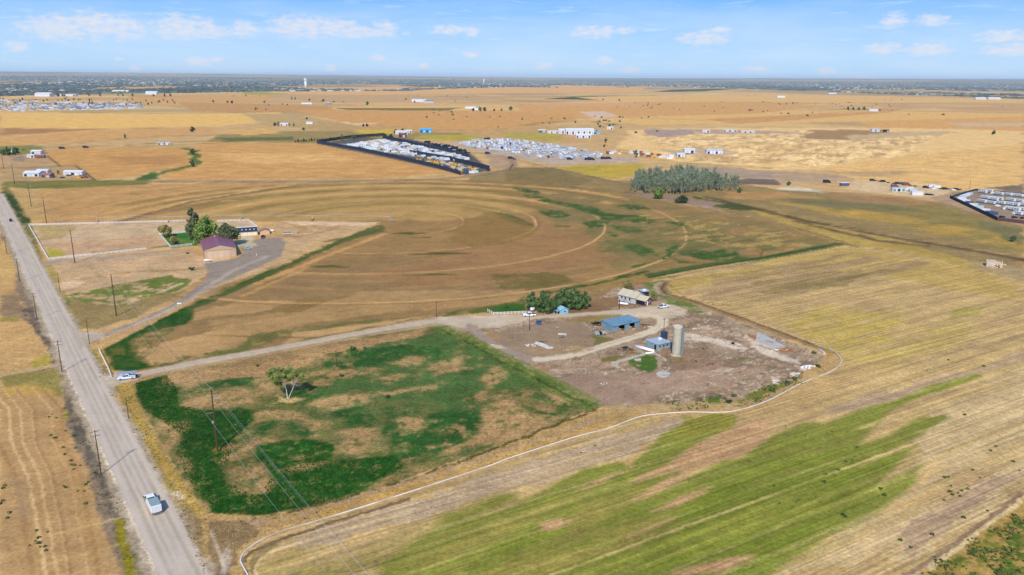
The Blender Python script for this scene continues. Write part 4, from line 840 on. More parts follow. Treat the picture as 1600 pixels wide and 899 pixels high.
        Vv = np.concatenate([[[0, 0, 0]], np.stack([lim * np.sin(a), lim * np.cos(a), 0 * a], 1)])
        F = [(0, 1 + (i + 1) % n, 1 + i) for i in range(n)]
        o = make_np('ground', Vv, np.array(F), MATS['ground'], colors=np.tile(alb(180, 150, 100), (len(Vv), 1))); o['kind'] = 'structure'
    MATS['ground'] = bpy.data.materials['ground_soil']
    skirt()
def make_np(name, V, F, material, parent=None, colors=None, smooth=True):
    V = np.asarray(V, np.float32); F = np.asarray(F, np.int32); k = F.shape[1]
    me = bpy.data.meshes.new(name); me.vertices.add(len(V)); me.vertices.foreach_set('co', V.ravel())
    me.loops.add(F.size); me.loops.foreach_set('vertex_index', F.ravel())
    me.polygons.add(len(F)); me.polygons.foreach_set('loop_start', np.arange(0, F.size, k, dtype=np.int32)); me.polygons.foreach_set('loop_total', np.full(len(F), k, np.int32))
    if smooth: me.polygons.foreach_set('use_smooth', np.ones(len(F), bool))
    me.update(calc_edges=True)
    if colors is not None:
        a = me.color_attributes.new('soil', 'FLOAT_COLOR', 'POINT')
        a.data.foreach_set('color', np.concatenate([colors, np.ones((len(colors), 1))], 1).astype(np.float32).ravel())
    if material: me.materials.append(material)
    o = bpy.data.objects.new(name, me); COL.objects.link(o)
    if parent: o.parent = parent
    return o
build_ground()

# ------------------------------------------------------------------ mesh builder
class MB:
    def __init__(s): s.v = []; s.f = []
    def _add(s, vs, fs):
        k = len(s.v); s.v += [tuple(map(float, p)) for p in vs]; s.f += [tuple(i + k for i in f) for f in fs]
    def box(s, cx, cy, cz, sx, sy, sz, rz=0., top=1., topy=None):
        topy = top if topy is None else topy
        c, n = math.cos(rz), math.sin(rz); vs = []
        for z, kx, ky in ((-.5, 1, 1), (.5, top, topy)):
            for x, y in ((-.5, -.5), (.5, -.5), (.5, .5), (-.5, .5)):
                X, Y = x * sx * kx, y * sy * ky
                vs.append((cx + X * c - Y * n, cy + X * n + Y * c, cz + z * sz))
        s._add(vs, [(0, 3, 2, 1), (4, 5, 6, 7), (0, 1, 5, 4), (1, 2, 6, 5), (2, 3, 7, 6), (3, 0, 4, 7)]); return s
    def prism(s, prof, y0, y1, inset=None):
        """side profile (x,z) extruded across y; inset = {index: amount} pulls vertices inward"""
        n = len(prof); inset = inset or {}
        a = [(x, y0 + inset.get(i, 0), z) for i, (x, z) in enumerate(prof)]; b = [(x, y1 - inset.get(i, 0), z) for i, (x, z) in enumerate(prof)]
        s._add(a + b, [tuple(range(n)), tuple(range(2 * n - 1, n - 1, -1))] + [(i, i + n, (i + 1) % n + n, (i + 1) % n) for i in range(n)]); return s
    def cyl(s, p, q, r0, r1=None, n=8, caps=True):
        r1 = r0 if r1 is None else r1; p = Vector(p); q = Vector(q); d = (q - p).normalized()
        u = d.orthogonal().normalized(); w = d.cross(u); vs = []
        for c, r in ((p, r0), (q, r1)):
            for i in range(n):
                a = 2 * math.pi * i / n; vs.append(c + u * math.cos(a) * r + w * math.sin(a) * r)
        fs = [(i, (i + 1) % n, (i + 1) % n + n, i + n) for i in range(n)]
        if caps: fs += [tuple(range(n - 1, -1, -1)), tuple(range(n, 2 * n))]
        s._add(vs, fs); return s
    def path(s, pts, r, n=6):
        for a, b in zip(pts, pts[1:]): s.cyl(a, b, r if isinstance(r, (int, float)) else r, n=n)
        return s
    def tubepath(s, pts, r, n=8):
        pts = [Vector(p) for p in pts]; vs = []
        for i, p in enumerate(pts):
            d = (pts[min(i + 1, len(pts) - 1)] - pts[max(i - 1, 0)]).normalized(); u = Vector((-d.y, d.x, 0)).normalized(); w = d.cross(u)
            for k in range(n): a = 2 * math.pi * k / n; vs.append(p + u * math.cos(a) * r + w * math.sin(a) * r)
        m = len(pts); fs = [(i * n + k, i * n + (k + 1) % n, (i + 1) * n + (k + 1) % n, (i + 1) * n + k) for i in range(m - 1) for k in range(n)]
        s._add(vs, fs); return s
    def poly(s, vs, flip=False): s._add(vs, [tuple(range(len(vs)))[::-1] if flip else tuple(range(len(vs)))]); return s
    def blob(s, c, rx, ry, rz_, rr, n=7, m=4):
        vs = []; 
        for j in range(1, m):
            for i in range(n):
                a = 2 * math.pi * i / n; b = math.pi * j / m; k = rr.uniform(.75, 1.2)
                vs.append((c[0] + rx * k * math.sin(b) * math.cos(a), c[1] + ry * k * math.sin(b) * math.sin(a), c[2] + rz_ * k * math.cos(b)))
        vs.append((c[0], c[1], c[2] + rz_)); vs.append((c[0], c[1], c[2] - rz_)); T = len(vs) - 2; B = T + 1
        fs = [(T, i, (i + 1) % n) for i in range(n)] + [(B, (m - 2) * n + (i + 1) % n, (m - 2) * n + i) for i in range(n)]
        for j in range(m - 2):
            for i in range(n): fs.append((j * n + i, (j + 1) * n + i, (j + 1) * n + (i + 1) % n, j * n + (i + 1) % n))
        s._add(vs, fs); return s
    def build(s, name, material, parent=None, smooth=False):
        me = bpy.data.meshes.new(name); me.from_pydata(s.v, [], s.f); me.materials.append(material)
        if smooth: me.polygons.foreach_set('use_smooth', [True] * len(me.polygons))
        me.update(); o = bpy.data.objects.new(name, me); COL.objects.link(o)
        if parent: o.parent = parent
        return o
def tag(o, label, cat, group=None, kind=None):
    o['label'] = label; o['category'] = cat
    if group: o['group'] = group
    if kind: o['kind'] = kind
    return o
def thing(name, label, cat, x, y, rz=0., group=None, z=None, sc=1.):
    o = bpy.data.objects.new(name, None); COL.objects.link(o); o.empty_display_size = .5
    o.location = (x, y, tz(x, y) if z is None else z); o.rotation_euler = (0, 0, rz); o.scale = (sc,) * 3
    return tag(o, label, cat, group)
CH = {}
def copy_tree(root, x, y, rz=0., label=None, group=None, sc=1., z=None, mats=None, sz=None):
    if root.name not in CH:
        CH[root.name] = [(c, list(c.children)) for c in root.children]
    r = root.copy(); COL.objects.link(r); r.location = (x, y, tz(x, y) if z is None else z); r.rotation_euler = (0, 0, rz)
    r.scale = (sc, sc, sz or sc)
    if label: r['label'] = label
    if group: r['group'] = group
    for ch, gs in CH[root.name]:
        c = ch.copy(); COL.objects.link(c); c.parent = r
        for g in gs: d = g.copy(); COL.objects.link(d); d.parent = c
    return r
def alone(mesh_obj, name, label, cat, x, y, rz=0., group=None, sc=1.):
    mesh_obj.name = name; mesh_obj.location = (x, y, tz(x, y)); mesh_obj.rotation_euler = (0, 0, rz); mesh_obj.scale = (sc,) * 3
    return tag(mesh_obj, label, cat, group)
def zone(x, y, lo, hi, what):
    a = math.atan2(x, y); d = math.hypot(x, y); u = (a - lo[0]) / (hi[0] - lo[0] + 1e-9); v = (d - lo[1]) / (hi[1] - lo[1] + 1e-9)
    h = ['far left end', 'left part', 'left middle', 'centre', 'right middle', 'right part', 'far right end'][min(6, max(0, int(u * 7)))]; w = ['front', 'second', 'middle', 'rear', 'back'][min(4, max(0, int(v * 5)))]
    return ', %s rows, %s' % (w, h)
def bounds(P):
    a = np.arctan2(P[:, 0], P[:, 1]); d = np.hypot(P[:, 0], P[:, 1]); return (a.min(), d.min()), (a.max(), d.max())
class Proto:
    """first use hands out the original, later uses a copy"""
    def __init__(s, maker): s.maker = maker; s.o = None
    def __call__(s, x, y, rz=0., label=None, group=None, sc=1., sz=None):
        if s.o is None:
            s.o = s.maker(); o = s.o; o.location = (x, y, tz(x, y)); o.rotation_euler = (0, 0, rz); o.scale = (sc, sc, sz or sc)
            if label: o['label'] = label
            if group: o['group'] = group
            return o
        return copy_tree(s.o, x, y, rz, label, group, sc, sz=sz)
def root0(name, cat, label='x'): return thing(name, label, cat, 0, 0, z=0)
ROADDIR = R(125.9)
M_white = mat('white_paint', (226, 227, 228), .45, 0, .04, 2); M_offw = mat('off_white', (205, 200, 190), .6, 0, .08, 1.5, grime=(170, 160, 145))
M_glass = mat('dark_glass', (24, 28, 36), .12, 0, .1, 1, spec=.6); M_tyre = mat('tyre_rubber', (26, 26, 27), .9); M_rim = mat('wheel_rim', (150, 152, 156), .4, .6)
M_black = mat('black_trim', (22, 23, 26), .6); M_wood = mat('creosoted_wood', (84, 56, 44), .9, 0, .25, 6); M_grey = mat('grey_metal', (132, 136, 140), .5, .3, .12, 2)
M_conc = mat('old_concrete', (188, 178, 160), .9, 0, .14, 1.2, grime=(140, 130, 112), bump=.2); M_rust = mat('rusty_iron', (92, 56, 44), .9, 0, .3, 3)
M_steel = mat('galvanised_steel', (176, 180, 182), .4, .5, .08, 3); M_wire = mat('aluminium_wire', (198, 202, 205), .45, .3, .03)
M_lamp = mat('headlight_glass', (220, 222, 224), .15); M_red = mat('tail_light_red', (140, 20, 18), .3); M_timber = mat('weathered_timber', (128, 104, 80), .9, 0, .25, 4)
M_char = mat('charcoal_mesh', (36, 42, 56), .8, 0, .15, 2); M_blk = mat('tar_black', (30, 26, 28), .9)
# ------------------------------------------------------------------ vehicles
def wheels(r, xs, w, rad_=.37):
    for x in xs:
        for sy in (-1, 1):
            t = MB().cyl((x, sy * (w / 2 - .24), rad_), (x, sy * (w / 2 + .01), rad_), rad_, n=14).build('tyre', M_tyre, r)
            MB().cyl((x, sy * (w / 2 - .02), rad_), (x, sy * (w / 2 + .03), rad_), rad_ * .6, n=10).build('rim', M_rim, t)
def make_pickup(body, name='pickup_truck', dark=False):
    r = root0(name, 'pickup truck')
    b = MB(); W2 = .98
    b.prism([(-2.8, .55), (-2.8, 1.08), (-.95, 1.08), (-.95, 1.15), (1.0, 1.15), (1.15, 1.12), (2.55, 1.02), (2.8, .9), (2.85, .5), (2.2, .42), (-2.6, .42)], -W2, W2, {1: .03, 2: .03, 3: .03, 4: .03, 5: .05, 6: .1, 7: .12, 8: .08})
    b.build('body', body, r)
    MB().prism([(-.95, 1.12), (-.8, 1.72), (-.6, 1.8), (.35, 1.8), (.6, 1.72), (1.15, 1.1)], -W2 + .04, W2 - .04, {1: .16, 2: .2, 3: .2, 4: .18}).build('cab', body, r)
    MB().poly([(.66, -.74, 1.72), (1.2, -.84, 1.17), (1.2, .84, 1.17), (.66, .74, 1.72)]).build('windshield', M_glass, r)
    MB().poly([(-.83, -.7, 1.7), (-.83, .7, 1.7), (-.98, .78, 1.2), (-.98, -.78, 1.2)]).build('rear_window', M_glass, r)
    for sy in (-1, 1):
        vs = [(-.8, sy * .955, 1.18), (1.0, sy * .955, 1.18), (.5, sy * .80, 1.68), (-.68, sy * .80, 1.68)]
        MB().poly(vs, sy > 0).build('side_window', M_glass, r)
        MB().box(2.8, sy * .7, .82, .12, .34, .16).build('headlight', M_lamp, r); MB().box(-2.8, sy * .88, .86, .06, .12, .3).build('tail_light', M_red, r)
        MB().box(.95, sy * 1.05, 1.24, .12, .2, .16).build('mirror', M_black, r)
    MB().box(-1.88, 0, .98, 1.7, 1.6, .24).box(-1.88, 0, 1.06, 1.6, 1.5, .14).build('bed', M_black, r)
    MB().box(2.9, 0, .55, .16, 1.8, .2).build('bumper', M_grey, r); MB().box(-2.88, 0, .55, .16, 1.8, .18).build('bumper', M_grey, r)
    MB().box(2.84, 0, .84, .06, .9, .26).build('grille', M_black, r)
    wheels(r, (-1.85, 1.85), 1.96); return r
def make_car(body, name='parked_car', L=4.6, suv=False):
    r = root0(name, 'car'); h = 1.75 if suv else 1.42; w = .9
    MB().prism([(-L / 2, .5), (-L / 2, .85), (-L * .4, .92), (L * .22, .92), (L * .44, .8), (L / 2, .62), (L / 2, .4), (L * .4, .3), (-L * .42, .3)], -w, w, {1: .05, 2: .05, 3: .06, 4: .12, 5: .15}).build('body', body, r)
    MB().prism([(-L * (.46 if suv else .36), .9), (-L * (.42 if suv else .26), h - .06), (-L * .2, h), (L * .04, h), (L * .1, h - .08), (L * .25, .9)], -w + .04, w - .04, {1: .16, 2: .2, 3: .2, 4: .18}).build('cabin', body, r)
    MB().poly([(L * .11, -.68, h - .1), (L * .255, -.78, .93), (L * .255, .78, .93), (L * .11, .68, h - .1)]).build('windshield', M_glass, r)
    xr = -L * (.44 if suv else .32)
    MB().poly([(xr - .08 + .1, -.66, h - .14), (xr + .02, .66, h - .14), (xr - .15, .74, .98), (xr - .15, -.74, .98)]).build('rear_window', M_glass, r)
    for sy in (-1, 1):
        MB().poly([(-L * .32, sy * .885, .96), (L * .2, sy * .885, .96), (L * .08, sy * .72, h - .12), (-L * .24, sy * .72, h - .12)], sy > 0).build('side_window', M_glass, r)
        MB().box(L / 2 - .05, sy * .62, .66, .12, .34, .14).build('headlight', M_lamp, r)
    wheels(r, (-L * .3, L * .31), 1.8, .33); return r
def make_box_truck():
    r = root0('box_truck', 'truck'); w = 1.08
    roofm = mat('box_roof_grey', (132, 146, 146), .6, 0, .1, 1.5)
    MB().box(.8, 0, .62, 8.8, 1.0, .24).build('chassis', M_black, r)
    MB().prism([(.9, .55), (.9, 1.25), (4.4, 1.25), (4.5, 1.22), (5.6, 1.12), (5.85, .98), (5.9, .5)], -w, w, {1: .03, 2: .03, 3: .04, 4: .14, 5: .18, 6: .12}).build('hood', M_white, r)
    MB().prism([(2.3, 1.2), (2.4, 1.9), (2.6, 1.98), (3.9, 1.98), (4.15, 1.9), (4.7, 1.22)], -w + .03, w - .03, {1: .15, 2: .2, 3: .2, 4: .18}).build('cab', M_white, r)
    MB().poly([(4.2, -.8, 1.88), (4.74, -.92, 1.28), (4.74, .92, 1.28), (4.2, .8, 1.88)]).build('windshield', M_glass, r)
    MB().poly([(2.36, -.78, 1.86), (2.36, .78, 1.86), (2.24, .86, 1.3), (2.24, -.86, 1.3)]).build('rear_window', M_glass, r); MB().box(1.55, 0, 1.27, 1.2, 1.9, .05).build('bed', M_black, r)
    for sy in (-1, 1):
        MB().poly([(2.5, sy * 1.055, 1.3), (4.4, sy * 1.055, 1.3), (3.95, sy * .9, 1.84), (2.6, sy * .9, 1.84)], sy > 0).build('side_window', M_glass, r)
        MB().box(4.3, sy * 1.25, 1.4, .14, .26, .34).build('mirror', M_black, r); MB().box(5.82, sy * .78, .86, .14, .34, .2).build('headlight', M_lamp, r)
        MB().box(-3.72, sy * .95, .78, .06, .16, .3).build('tail_light', M_red, r)
    MB().box(-1.6, 0, 1.66, 4.1, 2.3, 1.8).build('cargo_box', M_white, r)
    MB().box(-1.6, 0, 2.59, 4.0, 2.2, .07).build('box_roof', roofm, r)
    for k in range(8): MB().box(-3.5 + k * .5, 0, 2.555, .05, 2.3, .07).build('roof_bow', M_white, r)
    MB().box(-3.67, 0, 1.62, .04, 2.1, 1.6).build('rear_door', mat('rear_door_white', (214, 215, 218), .5), r)
    for k in range(4): MB().box(-3.70, 0, 1.05 + .38 * k, .02, 2.0, .03).build('door_slat', M_grey, r)
    MB().box(-3.75, 0, .52, .2, 2.1, .16).build('bumper', M_grey, r)
    wheels(r, (-2.1, 4.8), 2.1, .42); return r
def make_utility_truck():
    r = make_pickup(mat('shade_tinted_white', (212, 218, 228), .4, 0, .05, 2), 'utility_truck'); r['category'] = 'truck'; M_steel = mat('rack_blue_steel', (128, 148, 186), .5, .2, .1, 2)  # white body, its bluish shaded side tinted evenly into the colour
    for sy in (-1, 1):
        MB().box(-1.7, sy * .9, 1.25, 2.2, .32, .4).build('tool_box', M_white, r)
        for k in range(3): MB().box(-2.4 + k * .72, sy * 1.07, 1.22, .5, .02, .26).build('tool_box_door', M_grey, r)
    f = MB()
    for x in (-2.6, -.9, .9, 2.6):
        for sy in (-1, 1): f.cyl((x, sy * .85, 1.0), (x, sy * .85, 2.35), .035, n=5)
        f.cyl((x, -.95, 2.35), (x, .95, 2.35), .04, n=5)
    for sy in (-1, 1): f.cyl((-3.2, sy * .9, 2.35), (3.3, sy * .9, 2.35), .05, n=5)
    f.build('ladder_rack', M_steel, r)
    for k, y in enumerate((-.65, -.45, .1, .35, .6)):
        MB().cyl((-3.3 + .1 * k, y, 2.46), (3.2 - .12 * k, y, 2.46), .07, n=6).build('pipe', M_steel, r)
    l = MB()
    for y in (-.25, .0): l.box(0, y - .02, 2.46, 5.6, .05, .08)
    for k in range(14): l.box(-2.6 + k * .4, -.14, 2.46, .04, .26, .04)
    l.build('ladder', M_steel, r)
    MB().box(-3.15, 0, .85, .5, 1.3, .5).build('hitch_box', M_black, r)
    return r
def make_rv(body, name='travel_trailer', L=8.0):
    r = root0(name, 'travel trailer')
    MB().prism([(-L / 2, .75), (-L / 2, 2.9), (-L / 2 + .35, 3.05), (L / 2 - .9, 3.05), (L / 2 - .3, 2.6), (L / 2, 1.7), (L / 2 - .4, .75)], -1.2, 1.2, {1: .05, 2: .08, 3: .08, 4: .06}).build('body', body, r)
    for k, x in enumerate((-2.2, 0.2, 2.4)):
        MB().box(x, 0, 3.12, .5, .5, .14).build('roof_vent', M_offw, r)
    MB().box(1.2, 0, 3.17, 1.0, .7, .24).build('air_conditioner', M_grey, r)
    for sy in (-1, 1):
        for x in (-2.6, -.6, 1.7): MB().box(x, sy * 1.2, 2.1, 1.1, .04, .6).build('window', M_glass, r)
        MB().box(0, sy * 1.2, 1.05, L - 1.2, .03, .28).build('stripe', M_char, r)
    MB().cyl((L / 2 - .5, 0, .6), (L / 2 + 1, 0, .5), .08).build('drawbar', M_black, r)
    wheels(r, (-.9, .1), 2.3, .36); return r
P_box = make_box_truck(); x, y = site(246.0, 806); d = Vector((math.cos(ROADDIR), math.sin(ROADDIR)))
def put(o, x, y, rz, label, group=None):
    o.location = (x, y, tz(x, y)); o.rotation_euler = (0, 0, rz); o['label'] = label
    if group: o['group'] = group
    return o
put(P_box, x + d.x * 3.9, y + d.y * 3.9, ROADDIR, 'white truck with tall grey-roofed cargo box driving up the road')
x, y = site(197.5, 593); put(make_utility_truck(), x, y + .4, R(199), 'white utility truck with pipes on its rack, turning out of the gravel driveway')
x, y = site(17, 346); put(make_car(mat('navy_car_paint', (24, 26, 38), .3), 'dark_car', suv=True), x, y, ROADDIR + math.pi, 'small dark car far up the road, beside the fenced plot')
x, y = site(1037, 481); put(make_pickup(M_white), x, y, R(28), 'white pickup truck parked right of the tan-roofed farmhouse'); 
x, y = site(827, 494); o = copy_tree(bpy.data.objects['pickup_truck'], x, y, R(186), 'white pickup truck parked by the white farmyard fence in front of the dense trees')
x, y = site(411, 372); P_dark = make_pickup(mat('navy_truck_paint', (18, 24, 40), .3), 'dark_pickup'); put(P_dark, x, y, R(-84), 'dark blue pickup truck parked at the end of the white garage')
x, y = site(388, 389); put(make_car(mat('silver_paint', (190, 194, 192), .3, .4), 'silver_car', 4.9), x, y, R(20), 'silver car parked on gravel between the maroon-roofed barn and the dark pickup')
# ------------------------------------------------------------------ foliage
def leaves(cents, rads, n, size, rr, up=.25, squash=.8, shell=.55):
    """leaf quads scattered through lobes of a crown"""
    cents = np.array(cents); rads = np.array(rads); w = rads ** 2; w = w / w.sum()
    k = rr.choice(len(cents), n, p=w)
    d = rr.normal(size=(n, 3)); d /= np.linalg.norm(d, axis=1)[:, None]
    q = (shell + (1 - shell) * rr.random(n)) ** .8 * rr.uniform(.7, 1.12, n)
    P = cents[k] + d * (rads[k] * q)[:, None] * np.array([1, 1, squash])
    nrm = d + rr.normal(size=(n, 3)) * .55 + np.array([0, 0, up]); nrm /= np.linalg.norm(nrm, axis=1)[:, None]
    t = np.cross(nrm, rr.normal(size=(n, 3))); t /= np.linalg.norm(t, axis=1)[:, None]; b = np.cross(nrm, t)
    s = size * rr.uniform(.6, 1.35, n)[:, None]; t = t * s; b = b * s * .75
    V = np.stack([P - t - b * .3, P - b, P + t + b * .2, P + b], 1).reshape(-1, 3)
    return V, np.arange(4 * n).reshape(n, 4)
def limbs(mb, base, top, r, rr, n=6, spread=.5, depth=2):
    base = Vector(base); top = Vector(top); mid = base.lerp(top, .5) + Vector((rr.uniform(-.1, .1), rr.uniform(-.1, .1), 0)) * (top - base).length * .6
    mb.cyl(base, mid, r, r * .75, 7, False); mb.cyl(mid, top, r * .75, r * .4, 7, False)
    if depth:
        for i in range(n):
            s0 = base.lerp(top, rr.uniform(.35, .95)); a = rr.uniform(0, 6.28); L = (top - base).length * rr.uniform(.35, .6)
            e = s0 + Vector((math.cos(a) * spread, math.sin(a) * spread, rr.uniform(.4, .9))) * L
            limbs(mb, s0, e, r * .4, rr, 3, spread, depth - 1)
G_green = leafmat('leaf_green', (.03, .06, .016), (.12, .19, .06)); G_poplar = leafmat('leaf_poplar', (.028, .062, .018), (.12, .20, .05))
G_bright = leafmat('leaf_bright', (.06, .12, .02), (.24, .34, .07)); G_olive = leafmat('leaf_olive', (.045, .06, .022), (.16, .19, .08)); G_yellow = leafmat('leaf_yellow', (.13, .11, .03), (.38, .31, .10))
G_grey = leafmat('leaf_grey', (.12, .15, .085), (.32, .37, .24)); G_dark = leafmat('leaf_dark', (.018, .032, .016), (.07, .10, .045)); G_willow = leafmat('leaf_willow', (.08, .11, .02), (.30, .35, .10))
G_farm = leafmat('leaf_farm', (.035, .07, .022), (.14, .22, .07))
M_bark = mat('pale_bark', (150, 138, 120), .9, 0, .2, 4); M_dbark = mat('dark_bark', (86, 70, 56), .9, 0, .2, 4); M_white_bark = mat('white_bark', (206, 204, 192), .9, 0, .12, 4)
def tree_maker(name, h, w, leafm, n, size, seed, bark=M_dbark, lobes=9, trunk_h=.3, squash=.8, depth=1, egg=1., shell=.5):
    def mk():
        rr = np.random.default_rng(seed); r2 = random.Random(seed)
        r = root0(name, 'tree')
        t = MB(); limbs(t, (0, 0, -.2), (r2.uniform(-.3, .3), r2.uniform(-.3, .3), h * .7), max(.12, h * .022), r2, 5, .55, depth)
        t.build('trunk', bark, r, True)
        cs = []; rs = []
        for i in range(lobes):
            a = r2.uniform(0, 6.28); f = (i + .5) / lobes; z = h * (trunk_h + (1 - trunk_h) * f * .86)
            env = math.sin(math.pi * min(1, (f * .85 + .12)) ** egg) * w * .5
            q = r2.uniform(.2, .75) * env; cs.append((math.cos(a) * q, math.sin(a) * q, z)); rs.append(max(w * .14, env * r2.uniform(.42, .68)))
        V, F = leaves(cs, rs, n, size, rr, squash=squash, shell=shell)
        make_np('crown', V, F, leafm, r, smooth=False); return r
    return Proto(mk)
def bush_maker(name, h, w, leafm, n, size, seed):
    def mk():
        rr = np.random.default_rng(seed); r2 = random.Random(seed); r = root0(name, 'bush')
        st = MB()
        for i in range(4): a = r2.uniform(0, 6.28); st.cyl((0, 0, -.1), (math.cos(a) * w * .25, math.sin(a) * w * .25, h * .6), .05, .02, 5)
        st.build('stem', M_dbark, r)
        cs = [(r2.uniform(-.3, .3) * w, r2.uniform(-.3, .3) * w, h * r2.uniform(.3, .65)) for _ in range(6)]
        V, F = leaves(cs, [w * r2.uniform(.16, .28) for _ in cs], n, size, rr, squash=h / w); V[:, 2] = np.maximum(V[:, 2], -.05)
        make_np('foliage', V, F, leafm, r, smooth=False); return r
    return Proto(mk)
# the lone tree in the pasture: forked pale trunk, one limb dead
def lone_tree():
    x, y = site(450, 623.5); r = thing('lone_tree', 'lone tree with forked white trunk and sparse yellow-green crown in the green pasture', 'tree', x, y)
    r2 = random.Random(5); t = MB()
    def seg(pts, r0, r1):
        for i in range(len(pts) - 1):
            a = r0 + (r1 - r0) * i / (len(pts) - 1); b = r0 + (r1 - r0) * (i + 1) / (len(pts) - 1); t.cyl(pts[i], pts[i + 1], a, b, 8, False)
    seg([(-.1, 0, -.2), (-.25, .1, 1.5), (-.4, .3, 3.0), (-1.2, .6, 5.4), (-1.7, .8, 7.6)], .22, .05)
    seg([(.1, 0, -.2), (.7, .1, 1.3), (1.5, .2, 3.0), (2.2, .4, 4.6), (2.6, .6, 5.4), (2.1, 1, 6.4)], .18, .04)
    for i in range(16):
        s = r2.choice([(-1.2, .6, 5.4), (-.5, .3, 3.4), (-1.7, .8, 7.0), (2.2, .4, 4.6), (2.4, .8, 6.0)])
        e = (s[0] + r2.uniform(-2.6, 2.2), s[1] + r2.uniform(-2, 2), s[2] + r2.uniform(1.2, 3)); t.cyl(s, e, .08, .03, 5, False)
    t.build('trunk', mat('lone_tree_bark', (182, 176, 160), .9, 0, .14, 4), r, True)
    d = MB()
    for i in range(46):
        s = Vector((r2.uniform(.4, 3.6), r2.uniform(-.5, 1.4), r2.uniform(4.4, 7.2))); e = s + Vector((r2.uniform(-.8, 1.4), r2.uniform(-1, 1), r2.uniform(-1.5, .9)))
        d.cyl(Vector((2.3, .5, 5.0)).lerp(s, .3) if i % 3 == 0 else s, e, .045, .015, 4, False)
    d.build('dead_branch', M_bark, r)
    rr = np.random.default_rng(3)
    cs = [(-5.6, .4, 8.6), (-5.0, -.4, 7.4), (4.9, .6, 8.0), (-4.4, .5, 9.4), (-3.6, .3, 8.2), (-2.2, 1.2, 9.6), (-.4, -.6, 9.2), (.9, .9, 10.0), (2.6, .2, 9.0), (3.8, 1, 7.8), (-4.6, .8, 7.2), (-2.6, -.8, 7.0), (-1.0, .6, 7.8), (1.4, -.4, 8.2), (-2.6, .6, 5.0), (-1.6, .3, 4.0), (4.4, .4, 6.6), (-3.4, .0, 6.0), (0.2, 1, 6.4)]
    V, F = leaves(cs, [1.2, 1.1, 1.1, 1.3, 1.5, 1.5, 1.5, 1.4, 1.5, 1.2, 1.1, 1.5, 1.6, 1.4, 1.3, 1.1, 1.0, 1.2, 1.1], 11500, .18, rr, shell=.2)
    make_np('crown', V, F, G_willow, r, smooth=False)
lone_tree()
# trees at the maroon-roofed barn
def spot(px, py, **k): return site(px, py)
T_cot = tree_maker('cottonwood', 15, 8.0, G_olive, 5200, .34, 21, M_bark, 12, .12, .95, 2, 1.25, .25)
x, y = site(303, 381); T_cot(x, y, .4, 'tall slim olive-green tree left of the others behind the barn', sc=1.3, sz=1.62)
T_elm = tree_maker('leafy_tree', 11.5, 12, G_bright, 6200, .36, 22, M_dbark, 16, .12, .85, 1, 1, .4)
x, y = site(326, 386); T_elm(x, y, 1, 'bright green broad tree behind the maroon barn roof', sc=1.35, sz=1.75)
T_oli = tree_maker('olive_tree', 9.5, 11, G_olive, 6200, .32, 23, M_dbark, 16, .1, .85, 1, 1, .35)
x, y = site(355, 384); T_oli(x, y, 0, 'grey-green spreading tree between the barn and the white garage', sc=1.4, sz=1.55)
T_yel = tree_maker('yellow_tree', 5.4, 7.4, G_yellow, 2600, .26, 24, M_dbark, 10, .25, .8, 1, 1, .4)
x, y = site(261, 370.5); T_yel(x, y, 0, 'small golden-leaved tree at the corner of the fenced lawn', sc=1.35, sz=1.5)
x, y = site(272, 384); T_yel(x, y, 2, 'smallest yellowing tree, standing inside the fenced lawn', sc=.95, sz=1.15)
# farm grove
T_g = [tree_maker('grove_tree', 9.8, 6.6, G_farm, 4200, .26, 30 + i, M_dbark, 20, .03, .95, 1, 1.1, .3) for i in range(3)]
for i, (px, py, s, lab) in enumerate([(833, 486, 1.02, 'dark green grove tree at the left end, behind the white pickup'), (846, 489, .93, 'second grove tree from the left, beside the white pickup'), (858, 490, 1.0, 'third grove tree from the left, left of the small blue shed'),
        (870, 487, .9, 'lower grove tree directly behind the small blue shed'), (880, 482, 1.1, 'tallest grove tree, rising behind the small blue shed'), (892, 484, 1.02, 'grove tree just right of the small blue shed'),
        (903, 484, .98, 'second grove tree from the right end'), (914, 483, .92, 'grove tree at the right end, toward the farmhouse'), (848, 480, .9, 'grove tree in the back row at the left'), (898, 478, .96, 'grove tree in the back row at the right')]):
    x, y = site(px, py); T_g[i % 3](x, y, i * 1.3, lab, 'dense farm grove by the driveway', s)
T_thin = tree_maker('thin_yellow_tree', 7.0, 9.5, G_yellow, 1500, .22, 41, M_dbark, 10, .2, .8, 2, 1, .2)
x, y = site(981, 456); T_thin(x, y, 0, 'sparse yellow-brown tree behind the tan-roofed farmhouse')
x, y = site(1019, 471); T_thin(x, y, 2, 'small sparse yellow tree at the right end of the farmhouse', sc=.62)
B_g = bush_maker('bush', 1.6, 2.6, G_green, 420, .18, 51); B_o = bush_maker('dry_bush', 1.3, 2.4, G_olive, 360, .17, 52); B_d = bush_maker('dark_bush', 2.4, 3.4, G_dark, 520, .2, 53)
